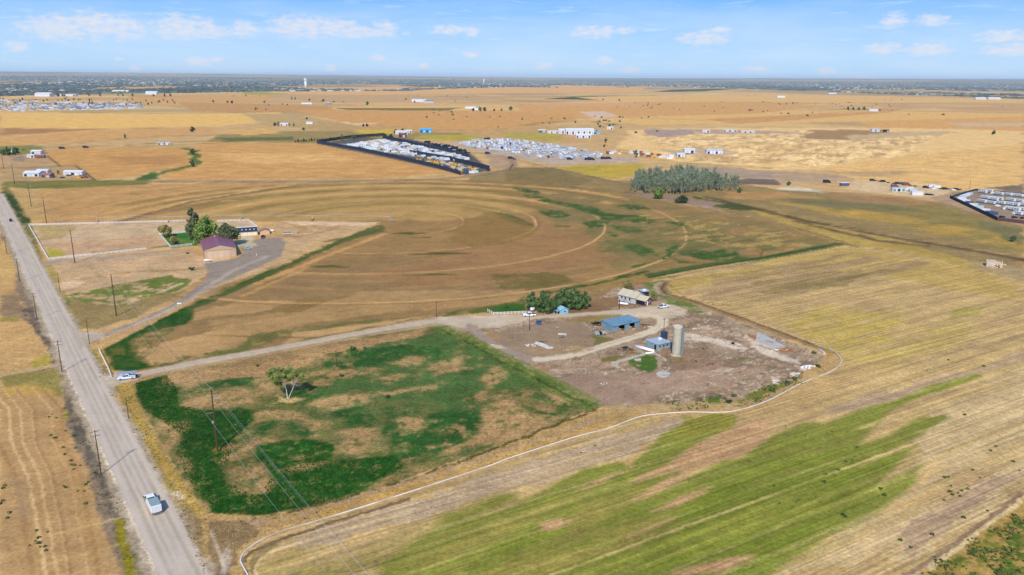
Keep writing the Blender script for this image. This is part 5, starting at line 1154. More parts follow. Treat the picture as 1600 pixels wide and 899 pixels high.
for px, py, s, B, lab in [(553, 547, 1.1, B_g, 'green bush in the pasture near the short pole'), (569, 546, .7, B_g, 'smaller green bush right of its neighbour in the pasture'), (425, 591, 1.2, B_g, 'low dark green bush left of the lone tree'), (510, 593, .7, B_g, 'small weed bush right of the lone tree'), (535, 589, .8, B_g, 'weed bush below the short pole in the pasture'),
        (301, 423, 1.0, B_d, 'dark bush on the bare plot left of the gravel yard'), (401, 573, .6, B_g, 'small bush above the lone tree by the driveway'), (793, 481, 1.0, B_g, 'small cone bush on the lawn behind the white ranch fence'), (293, 397, .9, B_o, 'grey bush left of the maroon-roofed barn'),
        (605, 622, .5, B_d, 'tiny dark weed in the middle of the pasture'), (1272, 553, .8, B_g, 'green bush by the white culvert at the yard corner'), (1277, 574, .8, B_g, 'green bush beside the rubble at the yard corner'), (1240, 593, .8, B_g, 'green bush on the bank left of the rubble'),
        (1148, 598+22, .8, B_g, 'green bush above the white pipe'), (1138, 630, .6, B_d, 'dark bush beside the white pipe'), (1205, 612, .9, B_g, 'bright bush on the bank above the pipe bend'), (1228, 601, 1.0, B_g, 'larger bush on the bank above the pipe bend'),
        (1422, 0, 0, None, '')]:
    if B is None: continue
    x, y = site(px, py); B(x, y, px % 6, lab, None, s)
# cottonwood wood: bare pale stems
def make_bare(seed):
    def mk():
        rr = np.random.default_rng(seed); r2 = random.Random(seed); r = root0('pale_poplar', 'tree'); h = 14.5; t = MB()
        top = Vector((r2.uniform(-1, 2.2), r2.uniform(-.6, .6), h)); t.cyl((0, 0, -.2), top * .5, .26, .17, 6, False); t.cyl(top * .5, top, .17, .06, 6, False); P = []
        for i in range(26):
            f = r2.uniform(.12, .92); s = top * f; a = r2.uniform(0, 6.28); L = h * r2.uniform(.14, .3) * (1.15 - f * .5)
            e = s + Vector((math.cos(a) * .6 + .12, math.sin(a) * .6, 1)) * L; t.cyl(s, e, .09, .03, 4, False); P.append(e); P.append(s.lerp(e, .6))
        t.build('trunk', mat('grey_bark', (150, 152, 142), .9, 0, .15, 2), r)
        V, F = leaves([tuple(p) for p in P], [r2.uniform(.9, 1.9) for _ in P], 1900, .24, rr, shell=.1, squash=1.5); V[:, 2] = np.maximum(V[:, 2], .1)
        make_np('crown', V, F, G_grey, r, smooth=False); return r
    return Proto(mk)
BP = [make_bare(60 + i) for i in range(5)]
WOOD = wpts([(982, 300), (1010, 304), (1060, 304), (1100, 301), (1150, 298), (1156, 290), (1120, 283), (1060, 281), (1000, 285), (984, 292)])
r2 = random.Random(8); cnt = 0; placed = []
while cnt < 260:
    lo, hi = WOOD.min(0), WOOD.max(0); x, y = r2.uniform(lo[0], hi[0]), r2.uniform(lo[1], hi[1])
    if sdf(np.array([x]), np.array([y]), WOOD)[0] > 0 or any((x - a) ** 2 + (y - b) ** 2 < 7 for a, b in placed): continue
    placed.append((x, y)); az = (x - lo[0]) / (hi[0] - lo[0])
    BP[cnt % 5](x, y, r2.uniform(-.5, .5), 'pale bare-stemmed tree of the grey wood' + zone(x, y, *bounds(WOOD), 'the wood'), 'grey poplar wood beyond the pivot field', r2.uniform(.5, 1.05) * (1.0 if .08 < az < .8 else .66), None); cnt += 1
T_w = tree_maker('willow', 12, 15, G_bright, 3800, .45, 71, M_dbark, 14, .05, .85, 1, 1, .35)
x, y = site(1031, 311); T_w(x, y, 0, 'round bright green willow in front of the grey poplar wood', sc=.85)
T_d = tree_maker('dark_shrub_tree', 8, 15, G_dark, 3600, .42, 72, M_dbark, 14, .02, .7, 1, 1, .3)
x, y = site(1067, 317.5); T_d(x, y, 0, 'dark squat bushy tree right of the bright green willow', sc=.85)
T_small = tree_maker('small_tree', 6, 5.5, G_green, 380, .42, 73, M_dbark, 8, .1, .9, 1); T_far = tree_maker('field_tree', 9, 10, G_dark, 300, .8, 74, M_dbark, 9, .08, .8, 0)
T_far2 = tree_maker('round_tree', 9, 9, G_green, 300, .8, 75, M_dbark, 9, .08, .85, 0); T_tallfar = tree_maker('tall_tree', 13, 6, G_olive, 300, .75, 76, M_dbark, 9, .08, 1, 0)
T_belt = tree_maker('windbreak_tree', 8, 6, G_dark, 170, .8, 77, M_dbark, 7, .05, .9, 0)
for px, py, s, T, lab in [(1155, 301.5, .9, T_small, 'small bright green tree right of the grey poplar wood'), (1232, 290, .8, T_small, 'small dark tree left of the pale dry pond'), (1582, 378, .8, T_small, 'lone bush-like tree at the right edge of the golden scrub'),
        (302, 242, 1.6, T_small, 'upper green tree on the winding creek'), (301, 261, 1.5, T_small, 'lower green tree on the winding creek'), (300, 206.5, 1.2, T_far, 'dark tree alone in the tan fields at upper left'), (196, 217, .7, T_tallfar, 'small tree by the far dirt track at left'),
        (574, 165, 1.7, T_far2, 'large round tree alone in the far golden fields'), (505, 159, 1.3, T_far, 'wide dark tree beside a far farm left of the round tree'), (456, 157, 1.3, T_tallfar, 'left of two slender trees far behind the fields'), (461.5, 157, 1.2, T_tallfar, 'right of two slender trees far behind the fields'),
        (413, 161, 1.0, T_far, 'dark low tree in the far fields below the town'), (484, 158, 1.1, T_far, 'dark tree at the white far farmstead'), (363, 162, 1.4, T_far, 'larger of the two dark trees right of the suburb'), (356, 161, 1.0, T_far, 'smaller of the two dark trees right of the suburb'),
        (333, 160, 1.1, T_far, 'dark round tree just right of the suburb'), (5, 243, 1.0, T_far2, 'tree at the left frame edge by the homestead'), (13, 243, 1.3, T_far2, 'tree left of the small white homestead house'), (25, 242, 1.2, T_far2, 'tree right of the small white homestead house'),
        (91, 272, .7, T_small, 'small dark tree between the two homesteads'), (429, 197, .9, T_far, 'left dark tree at the gabled far farmhouse'), (435, 197.5, .9, T_tallfar, 'spindly tree beside the gabled far farmhouse'), (452, 196, .6, T_far2, 'bush behind the gabled far farmhouse'), (459, 198, .7, T_tallfar, 'columnar tree right of the gabled far farmhouse'),
        (479, 187, .7, T_far, 'dark tree above the gabled far farmhouse'), (475, 204, .7, T_far, 'dark bush in the scrub below the far farm'), (568, 198, .7, T_far, 'left of two dark shrubs in the field behind the walled yard'), (573, 198, .8, T_far, 'right of two dark shrubs in the field behind the walled yard'),
        (946, 224, .8, T_tallfar, 'dark conifer on the sandy slope'), (944, 230, .5, T_far, 'small dark shrub on the sandy slope'), (994, 246.5, .9, T_tallfar, 'dark tree beside the equipment rows'), (857, 247.5, .5, T_far2, 'green shrub in front of the rows of white campers'),
        (1552, 210.5, 1.0, T_far, 'dark round tree at the far right of the golden fields'), (1325, 172, 1.3, T_far, 'left tree of the far farmstead clump at right'), (1333, 172, 1.3, T_far2, 'second tree of the far farmstead clump at right'), (1342, 172, 1.2, T_far, 'third tree of the far farmstead clump at right'), (1350, 172, 1.5, T_far2, 'tallest right-hand tree of the far farmstead clump'),
        (740, 174, 1.2, T_far, 'left dark tree of the far farm row'), (750, 174, 1.6, T_far2, 'big dark tree of the far farm row'), (758, 174, 1.5, T_far, 'second big dark tree of the far farm row'), (798, 173, 1.6, T_far2, 'round dark tree at the right end of the far farm row'), (772, 174, .9, T_far, 'low dark tree in the middle of the far farm row'), (784, 174, .9, T_far, 'low dark tree right of the middle of the far farm row'),
        (534, 220, .9, T_tallfar, 'left spruce-like tree behind the dark yard fence'), (552, 219, .9, T_tallfar, 'right spruce-like tree behind the dark yard fence'), (600, 216, 1.0, T_far, 'dark tree behind the back fence of the walled yard'), (612, 218, 1.1, T_far, 'broad dark tree by the red-roofed shed'), (618, 209, 1.0, T_far, 'tree behind the white shed near the blue building'), (630, 208, 1.0, T_far, 'tree right of the white shed near the blue building'),
        (648, 161, 1.0, T_far, 'left tree of the hamlet below the horizon'), (662, 160, 1.3, T_tallfar, 'tall tree in the hamlet below the horizon'), (634, 157, 1.0, T_far, 'tree left of the hamlet below the horizon'), (942, 157, 1.0, T_far, 'dark tree on the green strip under the horizon'), (967, 158, 1.0, T_far, 'black tree cluster by a far white roof')]:
    x, y = site(px, py); T(x, y, px * .7 % 6, lab, None, s)
# ------------------------------------------------------------------ poles and wires
def pole(px, py, h, lab, arms=(), group=None, r=.17, rz=R(36), lean=0.):
    x, y = site(px, py); o = thing('utility_pole', lab, 'utility pole', x, y, rz, group)
    MB().cyl((0, 0, -.3), (lean, 0, h), r, r * .62, 10).build('pole', M_wood, o)
    for (z, w, off) in arms:
        c = MB().box(off, .2, z, w, .12, .14).build('crossarm', M_timber, o)
        for k in (-1, -.35, .35, 1): MB().cyl((off + k * w * .46, .2, z + .06), (off + k * w * .46, .2, z + .3), .06, .04, 6).build('insulator', M_grey, c)
    return o
LINE = [(340, 706), (182, 494), (117, 411), (73, 350), (49, 323), (23, 288), (6, 264)]
labs = ['tallest brown power pole, standing in the dark green pasture', 'tall brown power pole on the weedy plot above the gravel drive', 'tall brown power pole just below the white-fenced plot', 'tall brown power pole above the white-fenced plot',
        'brown power pole in the field next to the upper road', 'brown power pole at the homestead field edge', 'farthest brown power pole at the left frame edge']
tp = []
AT = [(-2.0, 11.9), (.7, 14.3), (2.0, 15.7), (0, 18.6)]
for (px, py), lb in zip(LINE, labs):
    x, y = site(px, py); o = thing('power_pole', lb, 'power pole', x, y, R(36), 'tall poles of the power line'); tp.append((x, y))
    MB().cyl((0, 0, -.3), (0, 0, 18.6), .26, .15, 12).build('pole', M_wood, o)
    for ax, az_ in AT[:3]:
        a = MB().cyl((0, 0, az_ - .15), (ax, 0, az_), .07, .05, 6).build('insulator_arm', M_steel, o)
    MB().box(-.45, 0, 9.0, .5, .2, .7).build('pole_box', M_steel, o)
tp = [(tp[0][0] + (tp[0][0] - tp[1][0]) * .92, tp[0][1] + (tp[0][1] - tp[1][1]) * .92)] + tp
o = copy_tree(bpy.data.objects['power_pole'], tp[0][0], tp[0][1], R(36), 'nearest power pole, below the bottom edge of the view', 'tall poles of the power line')
ca, sa = math.cos(R(36)), math.sin(R(36))
for k, (ax, az_) in enumerate(AT):
    w = MB()
    for (x0, y0), (x1, y1) in zip(tp, tp[1:]):
        P = []
        for i in range(15):
            t = i / 14; P.append((x0 + (x1 - x0) * t + ax * ca, y0 + (y1 - y0) * t + ax * sa, az_ - 4 * t * (1 - t) * 1.8))
        w.path(P, .016 if k < 3 else .009, 5)
    tag(w.build('power_line_wire', M_wire), ['leftmost silver power line wire, on the long arm', 'middle silver power line wire over the pasture', 'right-hand silver power line wire over the pasture', 'thinnest topmost wire joining the pole tops'][k], 'wire', 'wires of the power line')
d0 = [(2.2, 0)]
for px, py, h, lb in [(158, 742, 12.6, 'roadside pole nearest the viewer on the left verge'), (97, 581, 11.5, 'roadside pole on the left verge opposite the utility truck'), (58, 500, 11.8, 'roadside pole left of the road beside the round tan field'), (31, 440, 11.5, 'roadside pole left of the road below the white-fenced plot'), (11, 397, 10.5, 'farthest roadside pole on the left verge')]:
    pole(px, py, h, lb, ((h - .5, 2.4, 0), (h - 1.7, 2.4, 0)), 'poles along the left verge of the road')
for px, py, h, lb in [(140, 538, 10.0, 'thin pole at the mouth of the gravel drive'), (94, 456, 9.5, 'thin pole right of the road by the bare patch'), (201, 654, 7.2, 'thin pole among the golden weeds right of the road')]:
    pole(px, py, h, lb, (), None, .14)
for px, py, h, lb in [(526, 573, 6.0, 'short pole standing in the pasture right of the lone tree'), (682, 496, 7.0, 'short pole beside the driveway at the top of the pasture'), (827, 517, 7.5, 'leaning-braced pole in the farmyard below the white pickup'), (1036.5, 527, 8.0, 'thin pole behind the grey-roofed milk house'),
        (967.5, 483, 4.6, 'thick broken tree-like post in front of the farmhouse'), (1514.5, 296, 9, 'pole behind the fenced camper lot'), (249, 398+1, .01, '')]:
    if h > 1: pole(px, py, h, lb, ((h - .6, 1.6, 0),) if h > 6 and px != 526 else (), None, .28 if px == 967.5 else .15)
for px, py, lb in [(1520, 319, 'left lamp mast inside the fenced camper lot')]:
    x, y = site(px, py); o = thing('lamp_mast', lb, 'lamp mast', x, y); MB().cyl((0, 0, 0), (0, 0, 10), .14, .09, 8).build('pole', M_grey, o); MB().box(.5, 0, 9.9, 1.2, .35, .16).build('lamp_head', M_grey, o)
# ------------------------------------------------------------------ fences
def fence(pts, label, h=1.35, step=2.6, solid=False, material=None, name='white_fence', rails=3, cat='fence', world=False):
    material = material or M_white; P = [Vector(site(*p)) for p in pts] if not world else [Vector(p) for p in pts]
    o = thing(name, label, cat, P[0].x, P[0].y); r0 = P[0]; first = None
    for a, b in zip(P, P[1:]):
        d = b - a; L = d.length; ang = math.atan2(d.y, d.x); mid = (a + b) / 2 - r0; n = max(1, int(L / step))
        if solid:
            for i in range(n):
                q = a + d * ((i + .5) / n) - r0; pn = MB().box(0, 0, h / 2, L / n - .08, .06, h - .08).build('panel', material, o) if first is None or not first.get('pn') or abs(first['w'] - L / n) > .05 else None
                if pn is None: pn = first['pn'].copy(); COL.objects.link(pn); pn.parent = o
                else: first = first or {}; first['pn'] = pn; first['w'] = L / n
                pn.location = (q.x, q.y, 0); pn.rotation_euler = (0, 0, ang)
        else:
            for k in range(rails):
                MB().box(mid.x, mid.y, h * (k + .8) / rails, L, .05, .16, ang).build('rail', material, o)
        for i in range(n + 1):
            q = a + d * (i / n) - r0
            if first is None: first = {}
            if 'post' not in first: first['post'] = MB().box(0, 0, h / 2 + .05, .14, .14, h + .1).build('post', material, o); ps = first['post']
            else: ps = first['post'].copy(); COL.objects.link(ps); ps.parent = o
            ps.location = (q.x, q.y, 0); ps.rotation_euler = (0, 0, ang)
    return o
fence([(290, 346.5), (45, 353), (76, 406.5), (228, 390.5)], 'long white fence around the bare rectangular plot beside the road')
fence([(318, 362), (249, 367), (267, 387.5), (300, 384)], 'white fence around the green lawn left of the tall trees', 1.5)
fence([(340, 347), (388, 345.5), (402, 356)], 'white fence behind the white garage', 1.5)
fence([(155, 549), (168, 575), (174, 590)], 'short white rail fence by the utility truck', 1.2, 2.4)
fence([(762, 487), (771, 492.5), (822, 490)], 'white picket ranch fence in front of the small lawn', 1.2, 1.5, rails=2)
M_lf = mat('lot_fence_dark', (44, 50, 68), .8, 0, .2, .5); M_lb = mat('lot_fence_brown', (92, 66, 66), .8, 0, .2, .5)
fence([(495, 224), (560, 235), (620, 248), (680, 262), (720, 274)], 'long dark screened fence along the field side of the walled yard', 4.6, 6, True, M_lf, 'screen_fence')
fence([(495, 224), (545, 216), (600, 212)], 'dark screened fence at the upper left end of the walled yard', 4.6, 6, True, M_lf, 'screen_fence')
fence([(600, 216), (680, 233), (733, 246)], 'dark screened fence on the far side of the white containers', 4.6, 6, True, M_lf, 'screen_fence')
fence([(640, 240), (700, 250), (765, 266)], 'darkest inner screened fence above the yellow machines', 5.0, 6, True, M_lf, 'screen_fence')
fence([(1484, 310), (1516, 325), (1558, 345)], 'dark screened fence on the near left side of the camper lot', 2.8, 3, True, M_lf, 'screen_fence')
fence([(1558, 345), (1600, 350), (1640, 355)], 'brown fence on the near right side of the camper lot', 2.6, 3, True, M_lb, 'brown_fence')
fence([(1484, 310), (1510, 302), (1524, 298), (1575, 303), (1640, 308)], 'low dark fence along the back of the camper lot', 1.8, 3, True, M_lf, 'screen_fence')
fence([(0, 264), (60, 262), (118, 260), (150, 283)], 'thin dark wood fence round the near homestead', 1.3, 4, False, M_timber, 'wood_fence')
fence([(74, 244), (94, 260)], 'short dark wood fence between the two homesteads', 1.3, 4, False, M_timber, 'wood_fence')
# irrigation pipe
def pipe(pts, r, label, name='irrigation_pipe', m=mat('dusty_white_pipe', (204, 200, 194), .6, 0, .12, .25, grime=(168, 156, 138)), cat='pipe'):
    P = [Vector((*site(*p), 0)) for p in pts]; sp = []
    for i in range(len(P) - 1):
        p0 = P[max(i - 1, 0)]; p1 = P[i]; p2 = P[i + 1]; p3 = P[min(i + 2, len(P) - 1)]
        for k in range(8):
            t = k / 8; q = .5 * ((2 * p1) + (p2 - p0) * t + (2 * p0 - 5 * p1 + 4 * p2 - p3) * t * t + (3 * p1 - p0 - 3 * p2 + p3) * t ** 3)
            sp.append(Vector((q.x , q.y, r * .75)))
    sp.append(P[-1] + Vector((0, 0, r * .75)))
    return tag(MB().tubepath(sp, r, 10).build(name, m, None, True), label, cat)
pipe([(392, 915), (387, 899), (379, 884), (376, 876), (380, 866), (389, 857), (409, 844), (442, 830), (483, 818), (566, 793), (683, 755.5), (766, 728), (800, 715), (900, 683), (950, 670), (1000, 651.8), (1040, 646.6), (1080, 644.5), (1119, 645), (1153, 641.8), (1200, 626.6), (1250, 600.5), (1300, 580), (1313, 568), (1314, 562), (1308, 553), (1296, 545)], .16,
     'long white irrigation pipe curving along the edge of the hay field')
# ------------------------------------------------------------------ barn and its yard
def wall_panels(o, x0, x1, y, h, n, material, axis='x'):
    pass
M_tan = ribbed('barn_tan_steel', (190, 166, 140), .3, 0, .5, .05); M_tan_y = None and ribbed('barn_tan_side', (206, 172, 138), .3, 1, .5, .05); M_maroon = ribbed('maroon_roof', (138, 88, 106), .45, 1, .4, .1, grime=(146, 100, 116))
def barn():
    x, y = -174.5, 424.0; a = R(25); o = thing('barn', 'tan steel barn with maroon roof beside the gravel yard', 'barn', x, y, a); w, L, h, hr = 17.4, 30.5, 5.0, 7.3
    MB().prism([(0, 0), (0, h), (w / 2, hr), (w, h), (w, 0)], 0, L).build('wall', M_tan, o)
    sl = math.hypot(w / 2 + .4, (hr - h))
    for k, sx in enumerate((0, 1)):
        n = 10
        for i in range(n):
            y0 = -.5 + i * (L + 1) / n; y1 = y0 + (L + 1) / n - .04; xe = -.4 if sx == 0 else w + .4; ze = h - .1
            MB()._x if False else None
            m = MB(); t = .12
            A = (xe, y0, ze), (xe, y1, ze), (w / 2, y1, hr + .05), (w / 2, y0, hr + .05)
            vs = list(A) + [(p[0], p[1], p[2] + t) for p in A]
            m._add(vs, [(0, 1, 2, 3), (7, 6, 5, 4), (0, 4, 5, 1), (1, 5, 6, 2), (2, 6, 7, 3), (3, 7, 4, 0)]); m.build('roof_panel', M_maroon, o)
    MB().box(w / 2, L / 2, hr + .2, .5, L + 1.1, .12).build('ridge_cap', M_maroon, o)
    for i in range(4):
        d = MB().box(2.6 + i * 3.0 + .6, -.06, 1.9, 2.9, .1, 3.8).build('sliding_door', mat('barn_door_tan', (196, 170, 144), .6, 0, .06), o)
        MB().box(2.6 + i * 3.0 + 1.75, -.14, 1.7, .08, .08, .5).build('handle', M_grey, d)
    MB().box(w / 2, -.1, 4.3, w - 1, .14, .25).build('door_rail', mat('barn_trim_tan', (180, 146, 116), .6), o)
    for sx in (0, w): MB().box(sx, -.03, h / 2, .3, .16, h).build('corner_trim', mat('barn_trim_maroon', (128, 92, 92), .6), o)
    MB().cyl((w / 2 - .6, 25, hr), (w / 2 - .6, 25, hr + .6), .3).build('roof_vent', M_offw, o)
barn()
def gable_house(name, label, cat, x, y, rz, w, L, h, hr, wm, rm, windows=(), doors=(), over=.4, group=None):
    """gable along +y, footprint w (x) by L (y), origin at the near-left corner"""
    o = thing(name, label, cat, x, y, rz, group)
    MB().prism([(0, 0), (0, h), (w / 2, hr), (w, h), (w, 0)], 0, L).build('wall', wm, o)
    m = MB(); t = .15; dz = over * (hr - h) / (w / 2)
    for xe in (-over, w + over):
        A = [(xe, -over, h - dz), (xe, L + over, h - dz), (w / 2, L + over, hr), (w / 2, -over, hr)]
        vs = A + [(p[0], p[1], p[2] + t) for p in A]; m._add(vs, [(0, 1, 2, 3), (7, 6, 5, 4), (0, 4, 5, 1), (1, 5, 6, 2), (2, 6, 7, 3), (3, 7, 4, 0)])
    m.build('roof', rm, o)
    for (side, u, z, ww, hh) in windows:
        px, py, sx, sy = {'f': (u, -.03, ww, .08), 'b': (u, L + .03, ww, .08), 'l': (-.03, u, .08, ww), 'r': (w + .03, u, .08, ww)}[side]
        f = MB().box(px, py, z, sx + (.16 if sx > .1 else 0), sy + (.16 if sy > .1 else 0), hh + .16).build('window', M_white, o)
        MB().box(px * 1.0 + (0 if side in 'fb' else (-.03 if side == 'l' else .03)), py + (-.03 if side == 'f' else .03 if side == 'b' else 0), z, sx, sy, hh).build('pane', M_glass, f)
    for (side, u, ww, hh, m_) in doors:
        px, py, sx, sy = {'f': (u, -.04, ww, .08), 'b': (u, L + .04, ww, .08), 'l': (-.04, u, .08, ww), 'r': (w + .04, u, .08, ww)}[side]
        MB().box(px, py, hh / 2, sx, sy, hh).build('door', m_, o)
    return o
M_cream = mat('cream_door', (222, 212, 184), .6); M_navyroof = mat('dark_shingle', (46, 52, 66), .8, 0, .15, 2)
x, y = site(377, 370.3)
def garage():
    o = thing('garage', 'low white garage with dark roof and cream doors behind the trees', 'garage', -177.5, 486.6, R(24)); L, w, h, hr = 12.5, 9.0, 2.8, 4.6
    MB().prism([(0, 0), (0, h), (w / 2, hr), (w, h), (w, 0)], 0, 1); m = MB(); m.prism([(0, 0), (0, h), (w / 2, hr), (w, h), (w, 0)], 0, L); m.v = [(b, a, c) for a, b, c in m.v]; m.f = [f[::-1] for f in m.f]; m.build('wall', M_offw, o)
    for sg in (0, 1):
        m = MB(); y0 = -.5 if sg == 0 else w + .5; A = [(-.3, y0, h - .15), (L + .3, y0, h - .15), (L + .3, w / 2, hr + .05), (-.3, w / 2, hr + .05)]
        m._add(A + [(a_, b_, c_ + .14) for a_, b_, c_ in A], [(0, 3, 2, 1), (4, 5, 6, 7), (0, 1, 5, 4), (1, 2, 6, 5), (2, 3, 7, 6), (3, 0, 4, 7)]); m.build('roof', M_navyroof if sg == 0 else M_white, o)
    MB().box(L / 2, w / 2 + .3, hr + .3, L + .6, .9, .3).build('ridge_cap', M_white, o)
    for i in range(4): MB().box(3.2 + i * 2.5, 1.9, 3.75, .8, 1.3, .3).build('skylight', M_white, o)
    for i in range(4): MB().box(1.7 + i * 3.0, -.05, 1.15, 2.6, .1, 2.2).build('garage_door', M_cream, o)
garage()
M_pink = mat('brick_red_roof', (150, 110, 104), .8, 0, .2, 2)
gable_house('lean_to', 'small reddish-roofed lean-to at the right end of the white garage', 'shed', -164.6, 492.5, R(24), 6, 6, 2.4, 3.4, mat('tan_stucco', (200, 170, 140), .8), M_pink)
def tank(px, py, L, r, rz, label, name='propane_tank', m=M_white):
    x, y = site(px, py); o = thing(name, label, 'tank', x, y, rz)
    MB().cyl((-L / 2, 0, r + .5), (L / 2, 0, r + .5), r, n=14).cyl((-L / 2 - r * .5, 0, r + .5), (-L / 2, 0, r + .5), r * .5, r, 14).cyl((L / 2, 0, r + .5), (L / 2 + r * .5, 0, r + .5), r, r * .5, 14).build('tank_shell', m, o, True)
    for k in (-1, 1): MB().box(k * L * .32, 0, .3, .3, r * 1.4, .6).build('saddle', M_grey, o)
    MB().cyl((0, 0, 2 * r + .45), (0, 0, 2 * r + .75), .22).build('valve_dome', M_grey, o)
tank(325, 409.5, 3.6, .5, R(14), 'white horizontal tank at the near corner of the barn')
def small_trailer(px, py, rz, label, L=5.5, w=2.1, h=1.9, m=M_white, name='cargo_trailer', cat='trailer'):
    x, y = site(px, py); o = thing(name, label, cat, x, y, rz)
    MB().prism([(-L / 2, .5), (-L / 2, .5 + h), (L / 2 - .5, .5 + h), (L / 2, .5 + h * .55), (L / 2, .5)], -w / 2, w / 2).build('body', m, o)
    MB().box(-L / 2 - .02, 0, .5 + h / 2, .05, w * .85, h * .85).build('rear_door', M_offw, o); MB().cyl((L / 2, 0, .5), (L / 2 + 1.2, 0, .5), .06).build('drawbar', M_black, o); MB().box(0, 0, .5 + h + .1, .5, .5, .16).build('roof_vent', M_grey, o)
    wheels(o, (-.4, .4), w, .33)
small_trailer(422, 362.5, R(15), 'white trailer in the dirt right of the dark pickup', 5, 1.8, 1.0)
def boxlot(px, py, w, L, h, rz, label, m, name, cat, rm=None, n_open=0):
    x, y = site(px, py); o = thing(name, label, cat, x, y, rz)
    MB().box(0, 0, h / 2, w, L, h).build('wall', m, o); MB().box(0, 0, h + .12, w + .5, L + .5, .2).build('roof', rm or m, o)
    for i in range(n_open): MB().box(-w / 2 + (i + .5) * w / n_open, -L / 2 - .03, h * .42, w / n_open * .6, .08, h * .7).build('door', M_glass if i % 2 else M_grey, o)
    return o
# flat scrap rack right of the yard
x, y = site(453, 364.5); o = thing('scrap_rack', 'pale low slab with dark scrap on the dirt right of the garage', 'slab', x, y, R(10)); MB().box(0, 0, .3, 9, 5, .5).build('slab', M_conc, o)
for k in range(4): MB().box(-3.5 + k * 1.3, -1.2, .75, .8, .6, .5, k).build('scrap', M_blk, o)
x, y = site(401, 399.5); o = thing('bollard', 'small white bollard standing alone in the gravel yard', 'bollard', x, y); MB().cyl((0, 0, 0), (0, 0, 1.1), .2, .18, 10).build('post', M_white, o); MB().cyl((0, 0, 1.1), (0, 0, 1.2), .22, .1, 10).build('cap', M_grey, o)
# centre pivot irrigator
def irrigator():
    o = thing('centre_pivot_irrigator', 'long wheeled irrigation boom running behind the fenced plot to the pivot point', 'irrigator', PV[0], PV[1])
    ends = [Vector(site(611, 346.5)), Vector(site(489, 345)), Vector(site(378, 344)), Vector(site(265, 346.5)), Vector(site(152, 348.5)), Vector(site(130, 348))]
    c = ends[0]; pz = 3.7
    t = MB()
    for k in range(4):
        a = R(45 + 90 * k); t.cyl((math.cos(a) * 1.6, math.sin(a) * 1.6, 0), (math.cos(a) * .3, math.sin(a) * .3, 4.4), .09, n=5)
    t.cyl((0, 0, 0), (0, 0, 4.6), .16).box(.9, -.6, 1.4, .9, .5, 1.2); t.build('pivot_tower', M_steel, o)
    for k in range(len(ends) - 1):
        a = ends[k] - c; b = ends[k + 1] - c; P = [Vector((*(a.lerp(b, i / 8)), pz + .9 * math.sin(math.pi * i / 8))) for i in range(9)]
        s = MB().path(P, .09, 6).build('span_pipe', M_steel, o)
        tr = MB(); Q = [Vector((p.x, p.y, p.z - .9 * math.sin(math.pi * i / 8) - .3)) for i, p in enumerate(P)]
        if k < 4:
            for i in range(8): tr.cyl(P[i], Q[i + 1] if i % 2 == 0 else Q[i], .03, n=3); tr.cyl(Q[i], Q[i + 1], .03, n=3)
            tr.build('truss', M_steel, o)
        if 0 < k + 1 < 5:
            d = (b - a).normalized(); p = Vector((-d.y, d.x)); w = MB()
            for sg in (-1, 1): w.cyl((b.x, b.y, pz), (b.x + p.x * 2.2 * sg, b.y + p.y * 2.2 * sg, .6), .09, n=5)
            w.cyl((b.x - p.x * 2.2, b.y - p.y * 2.2, .6), (b.x + p.x * 2.2, b.y + p.y * 2.2, .6), .1, n=5); w.cyl((b.x, b.y, pz), (b.x, b.y, pz + .9), .05, n=5)
            tw = w.build('wheel_tower', M_steel, o)
            for sg in (-1, 1):
                q = Vector((b.x + p.x * 2.2 * sg, b.y + p.y * 2.2 * sg, .65)); e = Vector((d.x, d.y, 0)) * .15
                MB().cyl(q - e, q + e, .65, n=14).build('tyre', M_tyre, tw)
irrigator()
# ------------------------------------------------------------------ the old farm
M_blue = ribbed('blue_steel', (122, 148, 162), .25, 0, .5, .1, grime=(100, 140, 158)); M_bluer = ribbed('blue_roof', (112, 142, 156), .6, 0, .5, .1, grime=(84, 126, 142))
def blue_shed():
    o = thing('blue_shed', 'long blue open-fronted shed with dark bays in the farmyard', 'shed', 41.2, 297.6, R(33)); L, w, h1, h2 = 14.6, 7.2, 2.7, 3.3
    MB().box(L / 2, w, h2 / 2, L, .15, h2).build('back_wall', M_blue, o)
    for x_ in (0, L): MB()._add or None; m = MB(); m.prism([(0, 0), (0, h1), (w, h2), (w, 0)], -.08, .08); m.v = [(x_ + b, a, c) for a, b, c in m.v]; m.build('side_wall', M_blue, o)
    segs = [(0, 3.2, 'wall'), (3.2, 6.3, 'bay'), (6.3, 9.0, 'wall'), (9.0, 11.8, 'bay'), (11.8, L, 'wall')]
    for a, b, k in segs:
        if k == 'wall':
            n = max(1, int((b - a) / 1.0))
            for i in range(n): MB().box(a + (i + .5) * (b - a) / n, .02 * (i % 2), h1 / 2 - .05, (b - a) / n - .04, .1, h1 - .1).build('wall_panel', M_blue, o)
        else:
            MB().box((a + b) / 2, .0, h1 - .15, b - a, .16, .25).build('lintel', M_timber, o); MB().box((a + b) / 2 - .4, .8, .35, 1.4, 1.2, .7, .4).build('straw_bale', mat('straw', (176, 140, 96), .95, 0, .2, 5), o)
    for i in range(8):
        m = MB(); m.prism([(-.5, h1 - .02), (-.5, h1 + .08), (w + .3, h2 + .12), (w + .3, h2 + .02)], 0, (L + .6) / 8 - .04); m.v = [(-.3 + i * (L + .6) / 8 + b, a, c + .0) for a, b, c in m.v]; m.f = [f[::-1] for f in m.f]; m.build('roof_panel', M_bluer, o)
    MB().box(L / 2, w / 2, .06, L - .3, w - .3, .1).build('dark_floor', mat('bare_earth', (96, 76, 60), .95, 0, .2, 2), o)
blue_shed()
